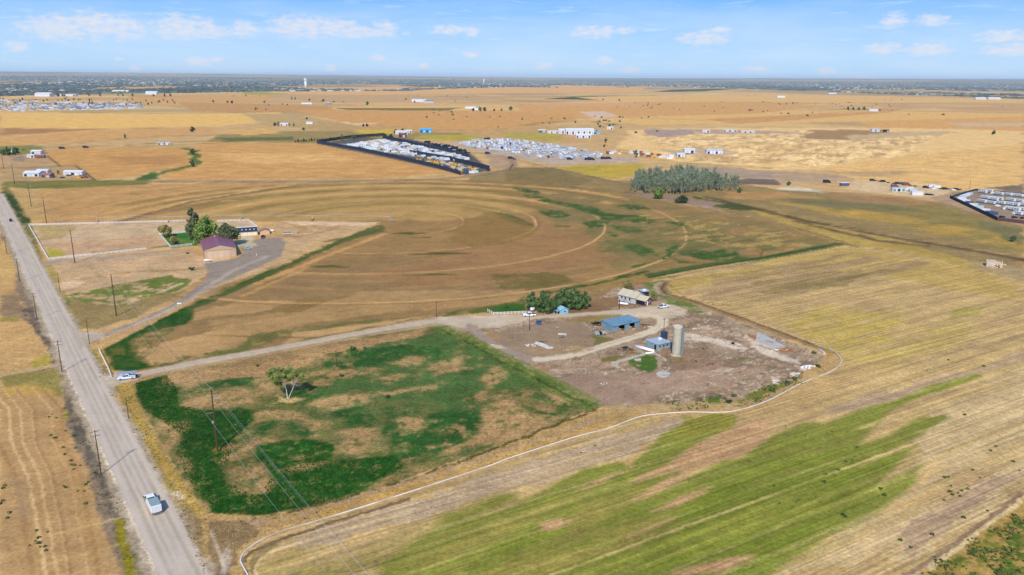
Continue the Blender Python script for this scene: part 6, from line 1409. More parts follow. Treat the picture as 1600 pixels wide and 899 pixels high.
M_pgrey = ribbed('pale_blue_steel', (150, 166, 170), .4, 0, .55, .1, grime=(128, 140, 140)); M_zinc = mat('zinc_roof', (186, 194, 198), .45, .3, .06, 1)
def milk_house():
    o = thing('milk_house', 'grey-blue milk house with flat pale roof leaning against the silo', 'shed', 55.6, 276.6, R(34)); L, w = 7.4, 6.4
    MB().prism([(0, 0), (0, 2.35), (L, 2.1), (L, 0)], 0, w).build('wall', M_pgrey, o)
    for i in range(4):
        a = i * L / 4
        m = MB(); z0 = 2.4 - i * .0625; z1 = z0 - .0625; m.prism([(a - .2 if i == 0 else a + .02, z0), (a - .2 if i == 0 else a + .02, z0 + .12), (a + L / 4, z1 + .12), (a + L / 4, z1)], -.4, w + .3); m.build('roof_panel', M_zinc, o)
    for i, u in enumerate((1.4, 3.3, 5.2)):
        f = MB().box(u, -.03, 1.35, .9, .08, .7).build('window', M_timber, o); MB().box(u, -.07, 1.35, .72, .06, .54).build('pane', M_glass, f)
    MB().box(-.04, 1.1, 1.0, .08, .9, 2.0).build('door', M_blk, o)
    for u in (2.6, 4.0, 5.4): MB().box(-.04, u, 1.2, .07, 1.0, 1.7).build('wall_panel', mat('blue_grey_board', (120, 146, 158), .7, 0, .1), o)
    MB().box(5.4, 4.2, 2.6, 1.2, .8, .7).build('roof_vent', M_white, o)
    MB().box(9.0, 5.6, 2.3, 2.0, 1.8, 4.2).build('feed_chute', mat('chute_navy', (50, 62, 82), .6), o)
milk_house()
def silo():
    x, y = site(1057.6, 557); o = thing('silo', 'tall pale concrete stave silo standing beside the milk house', 'silo', x, y + 1.6); r, H = 1.62, 11.3
    M_st = mat('silo_stave', (184, 175, 156), .9, 0, .10, 1.0, grime=(166, 150, 122)); n = 30; rr = random.Random(4)
    for k in range(n):
        a0 = 2 * math.pi * k / n; a1 = a0 + 2 * math.pi / n * .96; z1 = H
        m = MB(); q = r + rr.uniform(-.015, .015)
        vs = [((q if j else r - .12) * math.cos(a), (q if j else r - .12) * math.sin(a), z) for z in (0, z1) for j, a in ((1, a0), (1, a1), (0, a1), (0, a0))]
        m._add(vs, [(0, 1, 2, 3)[::-1], (4, 5, 6, 7), (0, 1, 5, 4), (1, 2, 6, 5), (2, 3, 7, 6), (3, 0, 4, 7)]); m.build('stave', M_st, o)
    for z in range(1, 17):
        m = MB(); 
        for k in range(24):
            a0 = 2 * math.pi * k / 24; a1 = a0 + 2 * math.pi / 24; m.cyl((math.cos(a0) * (r + .02), math.sin(a0) * (r + .02), z * .68), (math.cos(a1) * (r + .02), math.sin(a1) * (r + .02), z * .68), .022, n=4, caps=False)
        m.build('hoop', mat('hoop_steel', (140, 126, 108), .7), o)
    m = MB(); 
    for k in range(24):
        a0 = 2 * math.pi * k / 24; a1 = a0 + 2 * math.pi / 24
        m._add([(R_ * math.cos(a), R_ * math.sin(a), z) for z in (H - .5, H + .12) for R_, a in ((r + .14, a0), (r + .14, a1), (r - .14, a1), (r - .14, a0))], [(0, 3, 2, 1), (4, 5, 6, 7), (0, 1, 5, 4), (2, 3, 7, 6)])
    m.build('rim_band', mat('silo_rim', (200, 192, 170), .9, 0, .08, 1), o)
    MB().cyl((0, 0, H - .5), (0, 0, H - .12), r - .13, n=24).build('silo_cap', mat('cap_concrete', (196, 186, 162), .95), o)
    c = MB(); c.box(r + .35, -.2, H / 2 - .3, .8, 1.1, H - 1.2).build('chute', mat('chute_steel', (116, 134, 142), .5, .3, .12, 1), o)
    ft = MB().cyl((0, 0, 0), (0, 0, .25), r + .4, r + .25, 24).build('footing', M_conc, o)
silo()
M_hroof = mat('tan_shingle', (186, 174, 146), .9, 0, .1, 2); M_siding = ribbed('pale_siding', (188, 192, 200), .2, 2, .7, 0, grime=(150, 152, 156))
def farmhouse():
    # footprint: long wall from (49.9,345.6) to (56.3,339.9)
    o = gable_house('farmhouse', 'pale grey farmhouse with tan gabled roof at the end of the driveway', 'house', 49.9, 345.7, R(-45), 9.6, 7.0, 3.0, 3.02, M_siding, M_hroof, [('f', 2.0, 1.8, .9, 1.1), ('f', 4.0, 1.8, .8, .9), ('f', 6.5, 1.8, .9, 1.1)], [], 0.01)
    for ch in list(o.children):
        if ch.name.startswith('roof'): bpy.data.objects.remove(ch)
    # roof ridge parallel to the long wall
    L, w, h, hr = 9.6, 7.0, 3.0, 5.0
    for x_ in (0, L): m = MB(); m.prism([(0, h), (w / 2, hr - .1), (w, h)], -.06, .06); m.v = [(x_ + b, a, c) for a, b, c in m.v]; m.build('gable', M_siding, o)
    for sg in (0, 1):
        for i in range(5):
            m = MB(); y0 = -.5 if sg == 0 else w + .5; x0 = -.4 + i * (L + .8) / 5; x1 = x0 + (L + .8) / 5 - .02
            A = [(x0, y0, h - .28), (x1, y0, h - .28), (x1, w / 2, hr), (x0, w / 2, hr)]; m._add(A + [(a, b, c + .12) for a, b, c in A], [(0, 3, 2, 1), (4, 5, 6, 7), (0, 1, 5, 4), (1, 2, 6, 5), (2, 3, 7, 6), (3, 0, 4, 7)]); m.build('roof_panel', M_hroof, o)
    MB().box(6.4, 3.5, 5.2, .6, .6, .9).build('chimney', M_grey, o)
    gx = MB(); gx.prism([(0, 0), (0, 2.5), (2.4, 3.9), (4.8, 2.5), (4.8, 0)], 0, 5.2); gx.v = [(L + b, a + .6, c) for a, b, c in gx.v]; gx.build('wing_wall', mat('porch_brown', (96, 70, 66), .8), o)
    for sg in (0, 1):
        m = MB(); y0 = .2 if sg == 0 else 5.8; A = [(L, y0, 2.3), (L + 5.8, y0, 2.3), (L + 5.8, 3.0, 4.0), (L, 3.0, 4.0)]; m._add(A + [(a, b, c + .14) for a, b, c in A], [(0, 3, 2, 1), (4, 5, 6, 7), (0, 1, 5, 4), (1, 2, 6, 5), (2, 3, 7, 6), (3, 0, 4, 7)]); m.build('wing_roof', M_hroof, o)
    MB().box(L + 5.25, 2.2, 1.0, .08, .9, 2.0).build('door', M_white, o)
    for u in (.8, 4.2): f = MB().box(L + 5.25, u, 1.4, .08, .8, .9).build('window', M_white, o); MB().box(L + 5.3, u, 1.4, .06, .64, .74).build('pane', M_glass, f)
    MB().box(L + 2.6, .5, 1.2, 4.6, .1, 1.4).build('porch_screen', M_glass, o)
farmhouse()
x, y = site(1006, 459); o = boxlot(1006, 462, 3.6, 3.2, 2.4, R(20), 'small grey shed with shiny roof behind the farmhouse', M_char, 'tin_shed', 'shed', M_zinc)
MB().box(0, 0, 2.8, 1.2, 1.2, .6).build('roof_vent', M_white, o)
x, y = site(972, 474); o = thing('white_boat', 'white overturned boat lying below the farmhouse wall', 'boat', *site(974, 475), R(-30)); MB().prism([(-2.2, .1), (-2, .7), (1.6, .8), (2.6, .3), (1.8, .1)], -.8, .8, {1: .35, 2: .4, 3: .7}).build('hull', M_white, o); MB().box(0, 0, .85, 3, .1, .1).build('keel', M_grey, o)
M_bsh = mat('bright_blue_board', (128, 176, 206), .7, 0, .1, 2)
o = gable_house('small_blue_shed', 'small bright blue shed tucked at the foot of the grove', 'shed', 21.6, 322.0, R(30), 3.8, 4.0, 2.0, 3.0, M_bsh, mat('pale_blue_roof', (140, 182, 192), .7, 0, .1, 2), [('f', 1.9, 1.2, .8, .8)], [('l', 2.0, .9, 1.8, M_glass)], .3)
MB().box(-1.0, 1.6, 1.6, 1.8, 2.6, .1).build('porch_roof', M_bsh, o)
for k in (-1.8, -.2):
    for u in (.4, 2.8): MB().box(k, u, .8, .1, .1, 1.6).build('porch_post', M_white, o)
def dumpster(px, py, rz, label):
    x, y = site(px, py); o = thing('dumpster', label, 'dumpster', x, y, rz); mb = mat('dumpster_blue', (44, 84, 150), .5)
    MB().box(0, 0, .7, 1.9, 1.3, 1.1, top=1.1).build('bin', mb, o); MB().box(0, 0, 1.3, 2.1, 1.45, .08).build('lid', mat('dumpster_lid', (30, 50, 96), .5), o)
    for k in (-1, 1): MB().box(k * 1.06, 0, .9, .1, .8, .16).build('lift_pocket', M_black, o)
dumpster(842, 507, R(8), 'blue dumpster on the yard edge right of the white pickup')
tank(832, 487.5, 1.6, 1.0, R(60), 'round white tank standing behind the white pickup', 'water_tank')
# white pipe stack by the milk house
for k in range(3):
    a = wpts([(993 + k * .6, 541 + k * 2.2), (1022 + k * .3, 549 + k * 1.6)]) if k < 2 else wpts([(1008, 553.5), (1023, 552.5)])
    tag(MB().cyl((*a[0], .3), (*a[1], .3), .32, n=10).build('white_pipe_length', M_white, None, True), ['upper of two long white pipes lying left of the milk house', 'lower of two long white pipes lying left of the milk house', 'shorter white pipe lying level below the milk house'][k], 'pipe', 'loose white pipes by the milk house')
def slab(pts, h, label, name='concrete_slab', m=None, cat='slab', pieces=1):
    P = wpts(pts); c = P.mean(0); o = thing(name, label, cat, c[0], c[1])
    if len(P) == 2:
        d = P[1] - P[0]; L = float(np.hypot(*d)); ang = math.atan2(d[1], d[0]); n = max(1, int(L / 2.2)); rr = random.Random(int(L * 10))
        for i in range(n):
            q = P[0] + d * (i + .5) / n - c; MB().box(q[0], q[1], h / 2, L / n - .06, .55, h * rr.uniform(.8, 1.15), ang + rr.uniform(-.02, .02)).build('wall_block', m or M_conc, o)
    else:
        Q = [tuple(p - c) for p in P]; b = MB(); n = len(Q)
        b._add([(x_, y_, -.05) for x_, y_ in Q] + [(x_, y_, h) for x_, y_ in Q], [tuple(range(n, 2 * n))] + [(i, (i + 1) % n, (i + 1) % n + n, i + n) for i in range(n)])
        b.build('slab', m or M_conc, o)
    return o
slab([(955, 570), (1008, 555)], .7, 'long low concrete wall on the upper side of the old foundation')
slab([(957, 571), (976, 580)], .5, 'short low concrete wall on the left side of the old foundation')
slab([(1022, 553), (1040, 564)], .6, 'short low concrete wall on the right side of the old foundation')
slab([(1024, 584), (1036, 580), (1051, 586), (1036, 591), (1027, 588)], .35, 'pale pointed concrete slab below the green foundation patch')
slab([(834, 537), (840, 534), (865, 544), (858, 546)], .2, 'pale concrete slab with dark scrap in the left part of the farmyard', m=mat('pale_slab', (206, 200, 188), .9, 0, .12, 1.5, grime=(160, 146, 126)))
slab([(1183, 521), (1188, 520), (1226, 541), (1214, 546), (1180, 533)], .15, 'large grey concrete floor at the right side of the farmyard', m=mat('grey_slab', (176, 168, 158), .9, 0, .16, .5, grime=(150, 130, 110)))
slab([(872, 521.5), (885, 522.5), (885, 524), (872, 523)], .3, 'thin white plank lying in the farmyard above the pale slab', m=M_offw)
slab([(1279, 548), (1288, 554)], .8, 'short white culvert wall at the corner of the farmyard', m=M_offw)
slab([(991, 563), (1001, 562), (1002, 566)], .5, 'small pale stone block in the green foundation patch')
def pile(px, py, w, d, h, n, m, label, name, cat='rubble', seed=1, piece='stone', sz=.5, rz=.3):
    x, y = site(px, py); o = thing(name, label, cat, x, y, rz); rr = random.Random(seed)
    for i in range(n):
        a, q = rr.uniform(0, 6.28), rr.random() ** .6; z = h * (1 - q) * rr.uniform(.3, 1); s = sz * rr.uniform(.5, 1.3)
        if piece == 'beam': MB().box(math.cos(a) * q * w / 2, math.sin(a) * q * d / 2, z + .1, s * 4, s * .3, s * .25, rr.uniform(0, 3.1)).build(piece, m if rr.random() < .8 else M_timber, o)
        else: MB().blob((math.cos(a) * q * w / 2, math.sin(a) * q * d / 2, z + s * .2), s, s * .8, s * .6, rr, 6, 3).build(piece, m, o)
    return o
pile(977, 547, 6, 5, 1.6, 46, mat('burnt_iron', (66, 42, 48), .9, 0, .3, 3), 'dark tangle of rusted scrap left of the white pipes', 'scrap_heap', 'scrap', 3, 'beam', .42)
pile(986, 551, 4, 3, .5, 16, mat('yellow_straw', (176, 140, 72), .95), 'yellowish heap of boards between scrap and pipes', 'board_heap', 'scrap', 4, 'beam', .4)
pile(935, 507, 6.5, 4, 1.7, 46, M_blk, 'black collapsed timbers heaped at the left end of the blue shed', 'collapsed_shed', 'scrap', 5, 'beam', .55)
pile(938, 513, 3, 2, .6, 12, mat('orange_rust', (186, 140, 72), .9), 'orange debris in front of the collapsed timbers', 'debris_heap', 'scrap', 6, 'stone', .3)
pile(1006, 509, 8, 4, .9, 34, M_timber, 'brown brush and boards right of the blue shed', 'brush_pile', 'scrap', 7, 'beam', .4)
pile(1013, 512, 4, 2, .5, 14, M_offw, 'pale rubble scattered right of the blue shed', 'rubble_scatter', 'rubble', 8, 'stone', .3)
pile(846, 535.5, 4.5, 1.6, .5, 18, M_blk, 'dark scrap lying on the pale slab', 'scrap_scatter', 'scrap', 9, 'stone', .25)
pile(830, 540, 6, 3, .4, 26, M_offw, 'pale debris scattered left of the pale slab', 'debris_scatter', 'rubble', 10, 'stone', .3)
pile(1262, 574, 6, 2.5, .6, 40, M_white, 'white rubble heap on the bank near the pipe bend', 'rubble_heap', 'rubble', 11, 'stone', .4)
pile(1243, 585, 4, 2, .5, 24, M_offw, 'smaller pale rubble left of the white heap', 'rubble_heap', 'rubble', 12, 'stone', .35)
pile(1212, 597, 3.4, 2.4, .3, 16, M_offw, 'thin pale rubble patch lowest on the yard bank', 'rubble_heap', 'rubble', 13, 'stone', .35)
pile(1228, 547, 8, 2.4, .5, 30, mat('rust_soil', (170, 108, 70), .9), 'rust-brown broken bricks along the grey slab', 'brick_rubble', 'rubble', 14, 'stone', .35)
pile(1176, 525, 4, 2, .5, 18, mat('rust_soil', (170, 108, 70), .9), 'rust-brown rubble at the upper left of the grey slab', 'brick_rubble', 'rubble', 15, 'stone', .35)
pile(1215, 548, 9, 3, .3, 30, M_offw, 'white broken concrete below the grey slab', 'concrete_rubble', 'rubble', 16, 'stone', .35)
pile(1091, 514, 5, 1.6, .3, 14, M_offw, 'pale stones scattered right of the silo', 'stone_scatter', 'rubble', 17, 'stone', .3)
pile(430, 474.5, 3, 1.4, .3, 10, M_white, 'white stones beside the gravel drive', 'stone_scatter', 'rubble', 18, 'stone', .3) if False else None
x, y = site(281, 474.8); pile(281, 474.8, 3.2, 1.4, .3, 12, M_white, 'white stones beside the bend of the gravel drive', 'stone_scatter', 'rubble', 19, 'stone', .35)
x, y = site(1145, 537.5); o = thing('tyre_stack', 'small black tyre lying on the pale track right of the silo', 'tyre', x, y); MB().cyl((0, 0, 0), (0, 0, .5), .6, n=14).build('tread', M_tyre, o); MB().cyl((0, 0, .5), (0, 0, .52), .3, n=10).build('hub', M_blk, o)
# wrecked truck body left of the blue shed
x, y = site(938, 523.5); o = thing('wrecked_trailer', 'derelict pale trailer body in front of the collapsed timbers', 'trailer', x, y, R(20)); MB().box(-1.6, 0, .8, 1.6, 1.8, 1.1).build('body', mat('weathered_aqua', (160, 176, 172), .7, 0, .15, 2, grime=(120, 110, 96)), o); MB().box(1.4, 0, .7, 1.9, 1.8, .9).build('cargo_box', mat('weathered_aqua', (160, 176, 172)), o); MB().box(0, 0, .9, 1.0, 1.4, .9).build('cab_shell', M_blk, o)
wheels(o, (-1.6, 1.5), 1.8, .35)
# ruined stone building
def ruin():
    x, y = site(1541, 416.5); o = thing('stone_ruin', 'roofless pale stone ruin with dark openings at the right edge', 'ruin', x, y, R(-30)); rr = random.Random(2); L, w, h = 7.4, 5.6, 2.9
    ms = mat('ruin_stone', (208, 190, 166), .95, 0, .14, 2, grime=(176, 156, 132))
    base = {}
    def course(x0, y0, x1, y1, hfun, holes=()):
        n = int(math.hypot(x1 - x0, y1 - y0) / .75); ang = math.atan2(y1 - y0, x1 - x0)
        for r_ in range(6):
            for i in range(n):
                f = (i + .5 + (.25 if r_ % 2 else -.1)) / n; z = r_ * .5
                if z > hfun(f) or any(a < f < b and c <= z < d for a, b, c, d in holes): continue
                b = MB().box(x0 + (x1 - x0) * f, y0 + (y1 - y0) * f, z + .25, .72, .42 + rr.uniform(0, .08), .48, ang); b.build('stone', ms, o)
    course(0, 0, L, 0, lambda f: 2.6, ((.55, .68, .5, 1.9), (.74, .86, .0, 1.9))); course(0, 0, 0, w, lambda f: 2.7); course(L, 0, L, w, lambda f: 2.7); course(0, w, L, w, lambda f: 2.7 if f < .6 else 2.2)
    MB().box(L * .3, w / 2, 2.75, L * .62, w, .18).build('roof_slab', mat('ruin_roof', (190, 176, 160), .95, 0, .14, 2), o)
    MB().box(L / 2, w / 2, .05, L - .6, w - .6, .1).build('dark_floor', M_blk, o)
    pile(1568, 414.5, 5, 2, .5, 14, ms, 'pale fallen stones right of the stone ruin', 'fallen_stones', 'rubble', 22, 'stone', .4)
ruin()
rr_ = random.Random(55)
for i, (px, py) in enumerate([(770, 540), (800, 528), (815, 520), (878, 528), (888, 548), (912, 535), (868, 512), (905, 562), (945, 600), (1010, 600), (1075, 590), (1110, 570), (1140, 560), (1190, 565), (1165, 600), (1100, 545), (1085, 535), (1120, 508), (1150, 515), (1060, 485), (990, 515), (960, 520), (1030, 548), (1085, 565)]):
    pile(px, py, rr_.uniform(1.5, 5), rr_.uniform(1, 2.5), .25, 9, [M_offw, M_timber, M_conc, M_blk][i % 4], ['small ', 'wide ', 'low ', 'loose ', 'thin '][i % 5] + ['pale rubble', 'scattered boards', 'grey concrete', 'dark scrap'][i % 4] + ' on the farmyard dirt, ' + ['left of the blue shed', 'below the blue shed', 'in front of the silo', 'right of the silo', 'near the yard bank', 'beside the pale track'][min(5, int((px - 760) / 74))] + ', %s' % ['nearest the drive', 'in the middle', 'toward the bank', 'by itself'][i // 6], 'debris_heap', 'rubble', 600 + i, 'beam' if i % 4 == 1 else 'stone', .22)
# ------------------------------------------------------------------ storage lots
def mk_simple(name, cat, parts, mats_):
    def mk():
        m = MB(); parts(m); o = m.build(name, mats_); tag(o, 'x', cat); return o
    return mk
class MProto(Proto):
    def __call__(s, x, y, rz=0., label=None, group=None, sc=1., sz=None):
        if s.o is None: s.o = s.maker(); o = s.o
        else: o = s.o.copy(); COL.objects.link(o)
        o.location = (x, y, tz(x, y)); o.rotation_euler = (0, 0, rz); o.scale = (sc, sc, sz or sc)
        if label: o['label'] = label
        if group: o['group'] = group
        return o
def rv_far(m): m.prism([(-3.6, .5), (-3.6, 2.8), (2.9, 3.0), (3.6, 1.8), (3.2, .5)], -1.25, 1.25, {1: .06, 2: .08}); m.box(0, 0, 3.05, .9, .7, .3); m.cyl((-.6, -1.2, .4), (-.6, 1.2, .4), .4, n=8); m.cyl((3.4, 0, .5), (4.4, 0, .5), .1, n=5)
def car_far(m): m.prism([(-2.3, .3), (-2.3, .95), (-1.7, 1.5), (.3, 1.5), (1.0, .95), (2.2, .8), (2.3, .3)], -.9, .9, {2: .18, 3: .18}); m.cyl((-1.4, -.9, .33), (-1.4, .9, .33), .33, n=8); m.cyl((1.4, -.9, .33), (1.4, .9, .33), .33, n=8)
def cont_far(m): m.box(0, 0, 1.35, 6.1, 2.44, 2.6); [m.box(-2.8 + k * .8, 0, 1.35, .08, 2.5, 2.5) for k in range(8)]
def truck_far(m): m.box(-1.2, 0, 1.9, 5.2, 2.4, 2.5); m.prism([(1.5, .5), (1.5, 2.3), (2.6, 2.3), (3.1, 1.4), (3.9, 1.2), (3.9, .5)], -1.1, 1.1); m.cyl((-2.4, -1.2, .5), (-2.4, 1.2, .5), .5, n=8); m.cyl((2.9, -1.1, .5), (2.9, 1.1, .5), .5, n=8)
def mach_far(m): m.box(0, 0, 1.1, 3.2, 2.2, 1.1); m.box(-.4, 0, 2.1, 1.3, 1.4, 1.2); m.cyl((-1.1, -1.2, .7), (-1.1, 1.2, .7), .7, n=8); m.cyl((1.2, -1.2, .6), (1.2, 1.2, .6), .6, n=8); m.cyl((1.4, 0, 1.4), (3.4, 0, 2.6), .22, n=5); m.cyl((3.4, 0, 2.6), (4.2, 0, .8), .18, n=5)
M_bw = mat('bright_white', (208, 210, 212), .5, 0, .08, .3); M_lav = mat('pale_grey_paint', (176, 182, 196), .5, 0, .05, .3); M_yl = mat('machine_yellow', (214, 160, 48), .6, 0, .1, .5); M_slate = mat('slate_blue_paint', (70, 84, 116), .5); M_rd = mat('dull_red_paint', (128, 72, 64), .6); M_aq = mat('pale_aqua', (176, 200, 204), .5)
rvA = MProto(mk_simple('travel_trailer', 'travel trailer', rv_far, M_bw)); rvB = MProto(mk_simple('travel_trailer', 'travel trailer', rv_far, M_lav)); rvC = MProto(mk_simple('motorhome', 'motorhome', truck_far, M_bw))
carW = MProto(mk_simple('parked_car', 'car', car_far, M_bw)); carD = MProto(mk_simple('parked_car', 'car', car_far, mat('dark_car_paint', (40, 46, 60), .35))); coW = MProto(mk_simple('storage_container', 'container', cont_far, M_bw)); coG = MProto(mk_simple('storage_container', 'container', cont_far, M_aq)); coS = MProto(mk_simple('storage_container', 'container', cont_far, M_slate))
coT = MProto(mk_simple('storage_container', 'container', cont_far, mat('tan_box', (206, 184, 152), .6))); mY = MProto(mk_simple('excavator', 'excavator', mach_far, M_yl)); mD = MProto(mk_simple('tractor', 'tractor', mach_far, mat('machine_teal', (52, 92, 100), .6))); trR = MProto(mk_simple('box_van', 'van', truck_far, M_rd)); trW = MProto(mk_simple('box_van', 'van', truck_far, M_bw)); trD = MProto(mk_simple('box_van', 'van', truck_far, mat('dark_van', (36, 38, 52), .5)))
def rv_maker(m_, nm):
    def mk():
        o = root0(nm, 'travel trailer'); b = MB(); rv_far(b); b.build('body', m_, o)
        w = MB(); w.box(-.2, 0, 1.9, 5.4, 2.56, .5).build('window_band', M_glass, o); k = MB(); k.box(-3.62, 0, 1.9, .06, 1.5, .7).build('rear_window', M_glass, o); return o
    return Proto(mk)
rvP, rvQ = rv_maker(M_bw, 'travel_trailer'), rv_maker(M_lav, 'travel_trailer')
def fill(poly, n, protos, labels, group, rz, seed, dmin=4.0, step=None, jit=.4):
    P = wpts(poly); lo, hi = P.min(0), P.max(0); rr = random.Random(seed); c, s = math.cos(rz), math.sin(rz); pts = []
    cx_, cy_ = P.mean(0); ext = max(hi - lo)
    a = -ext
    while a < ext:
        b = -ext
        while b < ext:
            x = cx_ + a * c - b * s + rr.uniform(-jit, jit); y = cy_ + a * s + b * c + rr.uniform(-jit, jit)
            if lo[0] < x < hi[0] and lo[1] < y < hi[1] and sdf(np.array([x]), np.array([y]), P)[0] < -1.5: pts.append((x, y))
            b += step[1]
        a += step[0]
    rr.shuffle(pts)
    for x, y in pts[:n]:
        k = rr.choices(range(len(protos)), [w for _, w in protos])[0]
        protos[k][0](x, y, rz + rr.uniform(-.08, .08) + (math.pi if rr.random() < .3 else 0), labels[k] + zone(x, y, *bounds(P), 'it'), group, rr.uniform(.85, 1.15))
    return len(pts)
lotB = [(712, 226), (745, 219), (800, 219), (850, 226), (900, 233), (945, 243), (940, 248), (890, 250), (850, 249), (800, 241), (770, 236), (740, 233)]
n2 = fill(lotB, 300, [(rvP, 7), (rvQ, 3), (rvC, 2), (carD, 2)], ['white travel trailer in the open storage lot', 'pale grey travel trailer in the open storage lot', 'white motorhome in the open storage lot', 'dark car among campers of the open storage lot'], 'campers in the open storage lot', R(118), 3, step=(9.6, 4.9))
lotA = [(530, 228), (565, 222), (600, 219), (640, 226), (700, 240), (735, 249), (726, 254), (690, 252), (640, 244), (600, 238), (550, 232)]
n1 = fill(lotA, 260, [(coW, 4), (rvA, 3), (coT, 2), (carW, 3), (coS, 1), (mD, 2), (rvB, 2)], ['white storage box stacked in the walled yard', 'white trailer packed in the walled yard', 'tan storage box in the walled yard', 'white car parked in the walled yard', 'slate blue storage box in the walled yard', 'dark teal tractor in the walled yard', 'pale grey trailer packed in the walled yard'], 'containers and trailers in the walled yard', R(20), 4, step=(8.6, 5.4), jit=1)
lotA2 = [(640, 248), (690, 254), (740, 262), (752, 268), (728, 272), (690, 264)]
fill(lotA2, 90, [(mY, 4), (coT, 1), (mD, 2), (coS, 1)], ['yellow excavator in the yard strip nearest the field', 'tan box in the yard strip nearest the field', 'dark teal tractor in the yard strip nearest the field', 'slate box in the yard strip nearest the field'], 'machines in the near strip of the walled yard', R(-40), 5, step=(7, 6), jit=1)
fill([(660, 222), (700, 228), (740, 240), (733, 243), (690, 233)], 60, [(trD, 3), (carD, 3), (rvB, 1)], ['dark van outside the far fence of the walled yard', 'dark car outside the far fence of the walled yard', 'grey trailer outside the far fence of the walled yard'], 'vehicles behind the walled yard', R(60), 6, step=(8, 6), jit=1)
print('lots', n1, n2)
for px, py, P_, rz, lb in [(737, 271, coW, 10, 'long white trailer at the near tip of the walled yard'), (743, 270.4, coG, 10, 'pale trailer behind the white one at the near tip of the walled yard'), (763, 267.5, carD, 20, 'dark car at the corner of the walled yard'), (742, 232, carD, 0, 'dark car on the bare ground left of the open storage lot'),
        (762, 241, trD, 5, 'dark van alone on the dirt near the open storage lot'), (798, 248.5, trD, 5, 'dark van parked at the near fence of the open storage lot'), (804, 249.5, carD, 5, 'dark car behind the van at the near fence of the open storage lot'), (890, 250, trD, 0, 'left dark truck at the near edge of the open storage lot'), (918, 250.5, trD, 0, 'middle dark truck at the near edge of the open storage lot'),
        (925, 250.5, trD, 0, 'second middle dark truck at the near edge of the open storage lot'), (943, 249, trD, 0, 'right-hand dark truck at the near edge of the open storage lot'), (951, 249, trD, 0, 'rightmost dark truck at the near edge of the open storage lot'), (764, 218, trD, 0, 'black van left of the dark cluster behind the camper rows'), (760, 218.5, trD, 0, 'black van beside its twin behind the camper rows'),
        (1292, 286, trD, 0, 'dark truck left of the white and blue container'), (786, 233, trD, 0, 'dark truck at the left front of the camper rows')]:
    x, y = site(px, py); P_(x, y, R(rz), lb)
# the right-hand camper lot, close enough to show parts
RVp = make_rv(M_bw, 'camper'); RVp['category'] = 'travel trailer'; used = False
rows = [(1535, 302, 'white camper at the left end of the back row'), (1545, 301, 'second camper in the back row'), (1560, 305, 'camper standing apart in the back row'), (1575, 306, 'camper in the back row right of the gap'), (1584, 307, 'camper in the back row behind the rightmost cars'), (1591, 308, 'next-to-last camper of the back row'), (1598, 308.5, 'camper of the back row cut by the frame edge'),
        (1539, 311, 'left camper of the second row'), (1547, 312, 'second camper of the second row'), (1553, 313.5, 'third camper of the second row'), (1560, 313, 'right camper of the second row'), (1534, 317, 'lone camper at the left of the third row'), (1548, 319, 'camper right of a gap in the third row'), (1563, 319.5, 'grey-sided camper in the third row'),
        (1579, 315, 'camper in the short row at the right'), (1592, 316, 'camper near the frame edge in the short row'), (1577, 321, 'left camper of the dense right block'), (1585, 322, 'second camper of the dense right block'), (1597, 322, 'third camper of the dense right block'), (1578, 328, 'front left camper of the dense right block'), (1586, 330, 'front second camper of the dense right block'),
        (1594, 329, 'front third camper of the dense right block'), (1590, 336, 'nearest camper of the camper lot'), (1600, 337, 'nearest camper at the frame edge')]
for i, (px, py, lb) in enumerate(rows):
    x, y = site(px, py)
    if i == 0: put(RVp, x, y, R(112), lb + ', in the fenced camper lot', 'campers in the fenced lot'); continue
    copy_tree(RVp, x, y, R(112 + (i * 37 % 11) - 5), lb + ', in the fenced camper lot', 'campers in the fenced lot', .9 + .1 * (i % 3) / 2)
for px, py, P_, rz, lb in [(1502, 311, coG, 35, 'pale box along the left fence'), (1505, 309.5, rvA, 35, 'white trailer along the left fence'), (1511, 307.5, rvA, 35, 'second white trailer along the left fence'), (1515, 306, rvB, 35, 'grey trailer along the left fence'), (1502, 314, rvA, 145, 'front white trailer by the corner'), (1508, 317, rvA, 145, 'second front trailer by the corner'), (1514, 319.5, coS, 145, 'slate box by the near fence'),
        (1521, 323, coW, 145, 'white box by the near fence'), (1530, 326.5, coG, 145, 'pale box by the near fence'), (1540, 331.5, coW, 145, 'second white box by the near fence'), (1546, 335, coS, 145, 'slate box near the fence corner'), (1552, 336, coS, 145, 'last slate box near the fence corner'), (1559, 323, carW, 10, 'small white car on the open gravel'), (1567, 327.5, carW, 80, 'small white car left of the dense block'), (1584, 312, carD, 5, 'dark car between the right rows'), (1600, 314, carD, 5, 'dark car at the frame edge')]:
    x, y = site(px, py); P_(x, y, R(rz), lb + ' in the fenced camper lot')
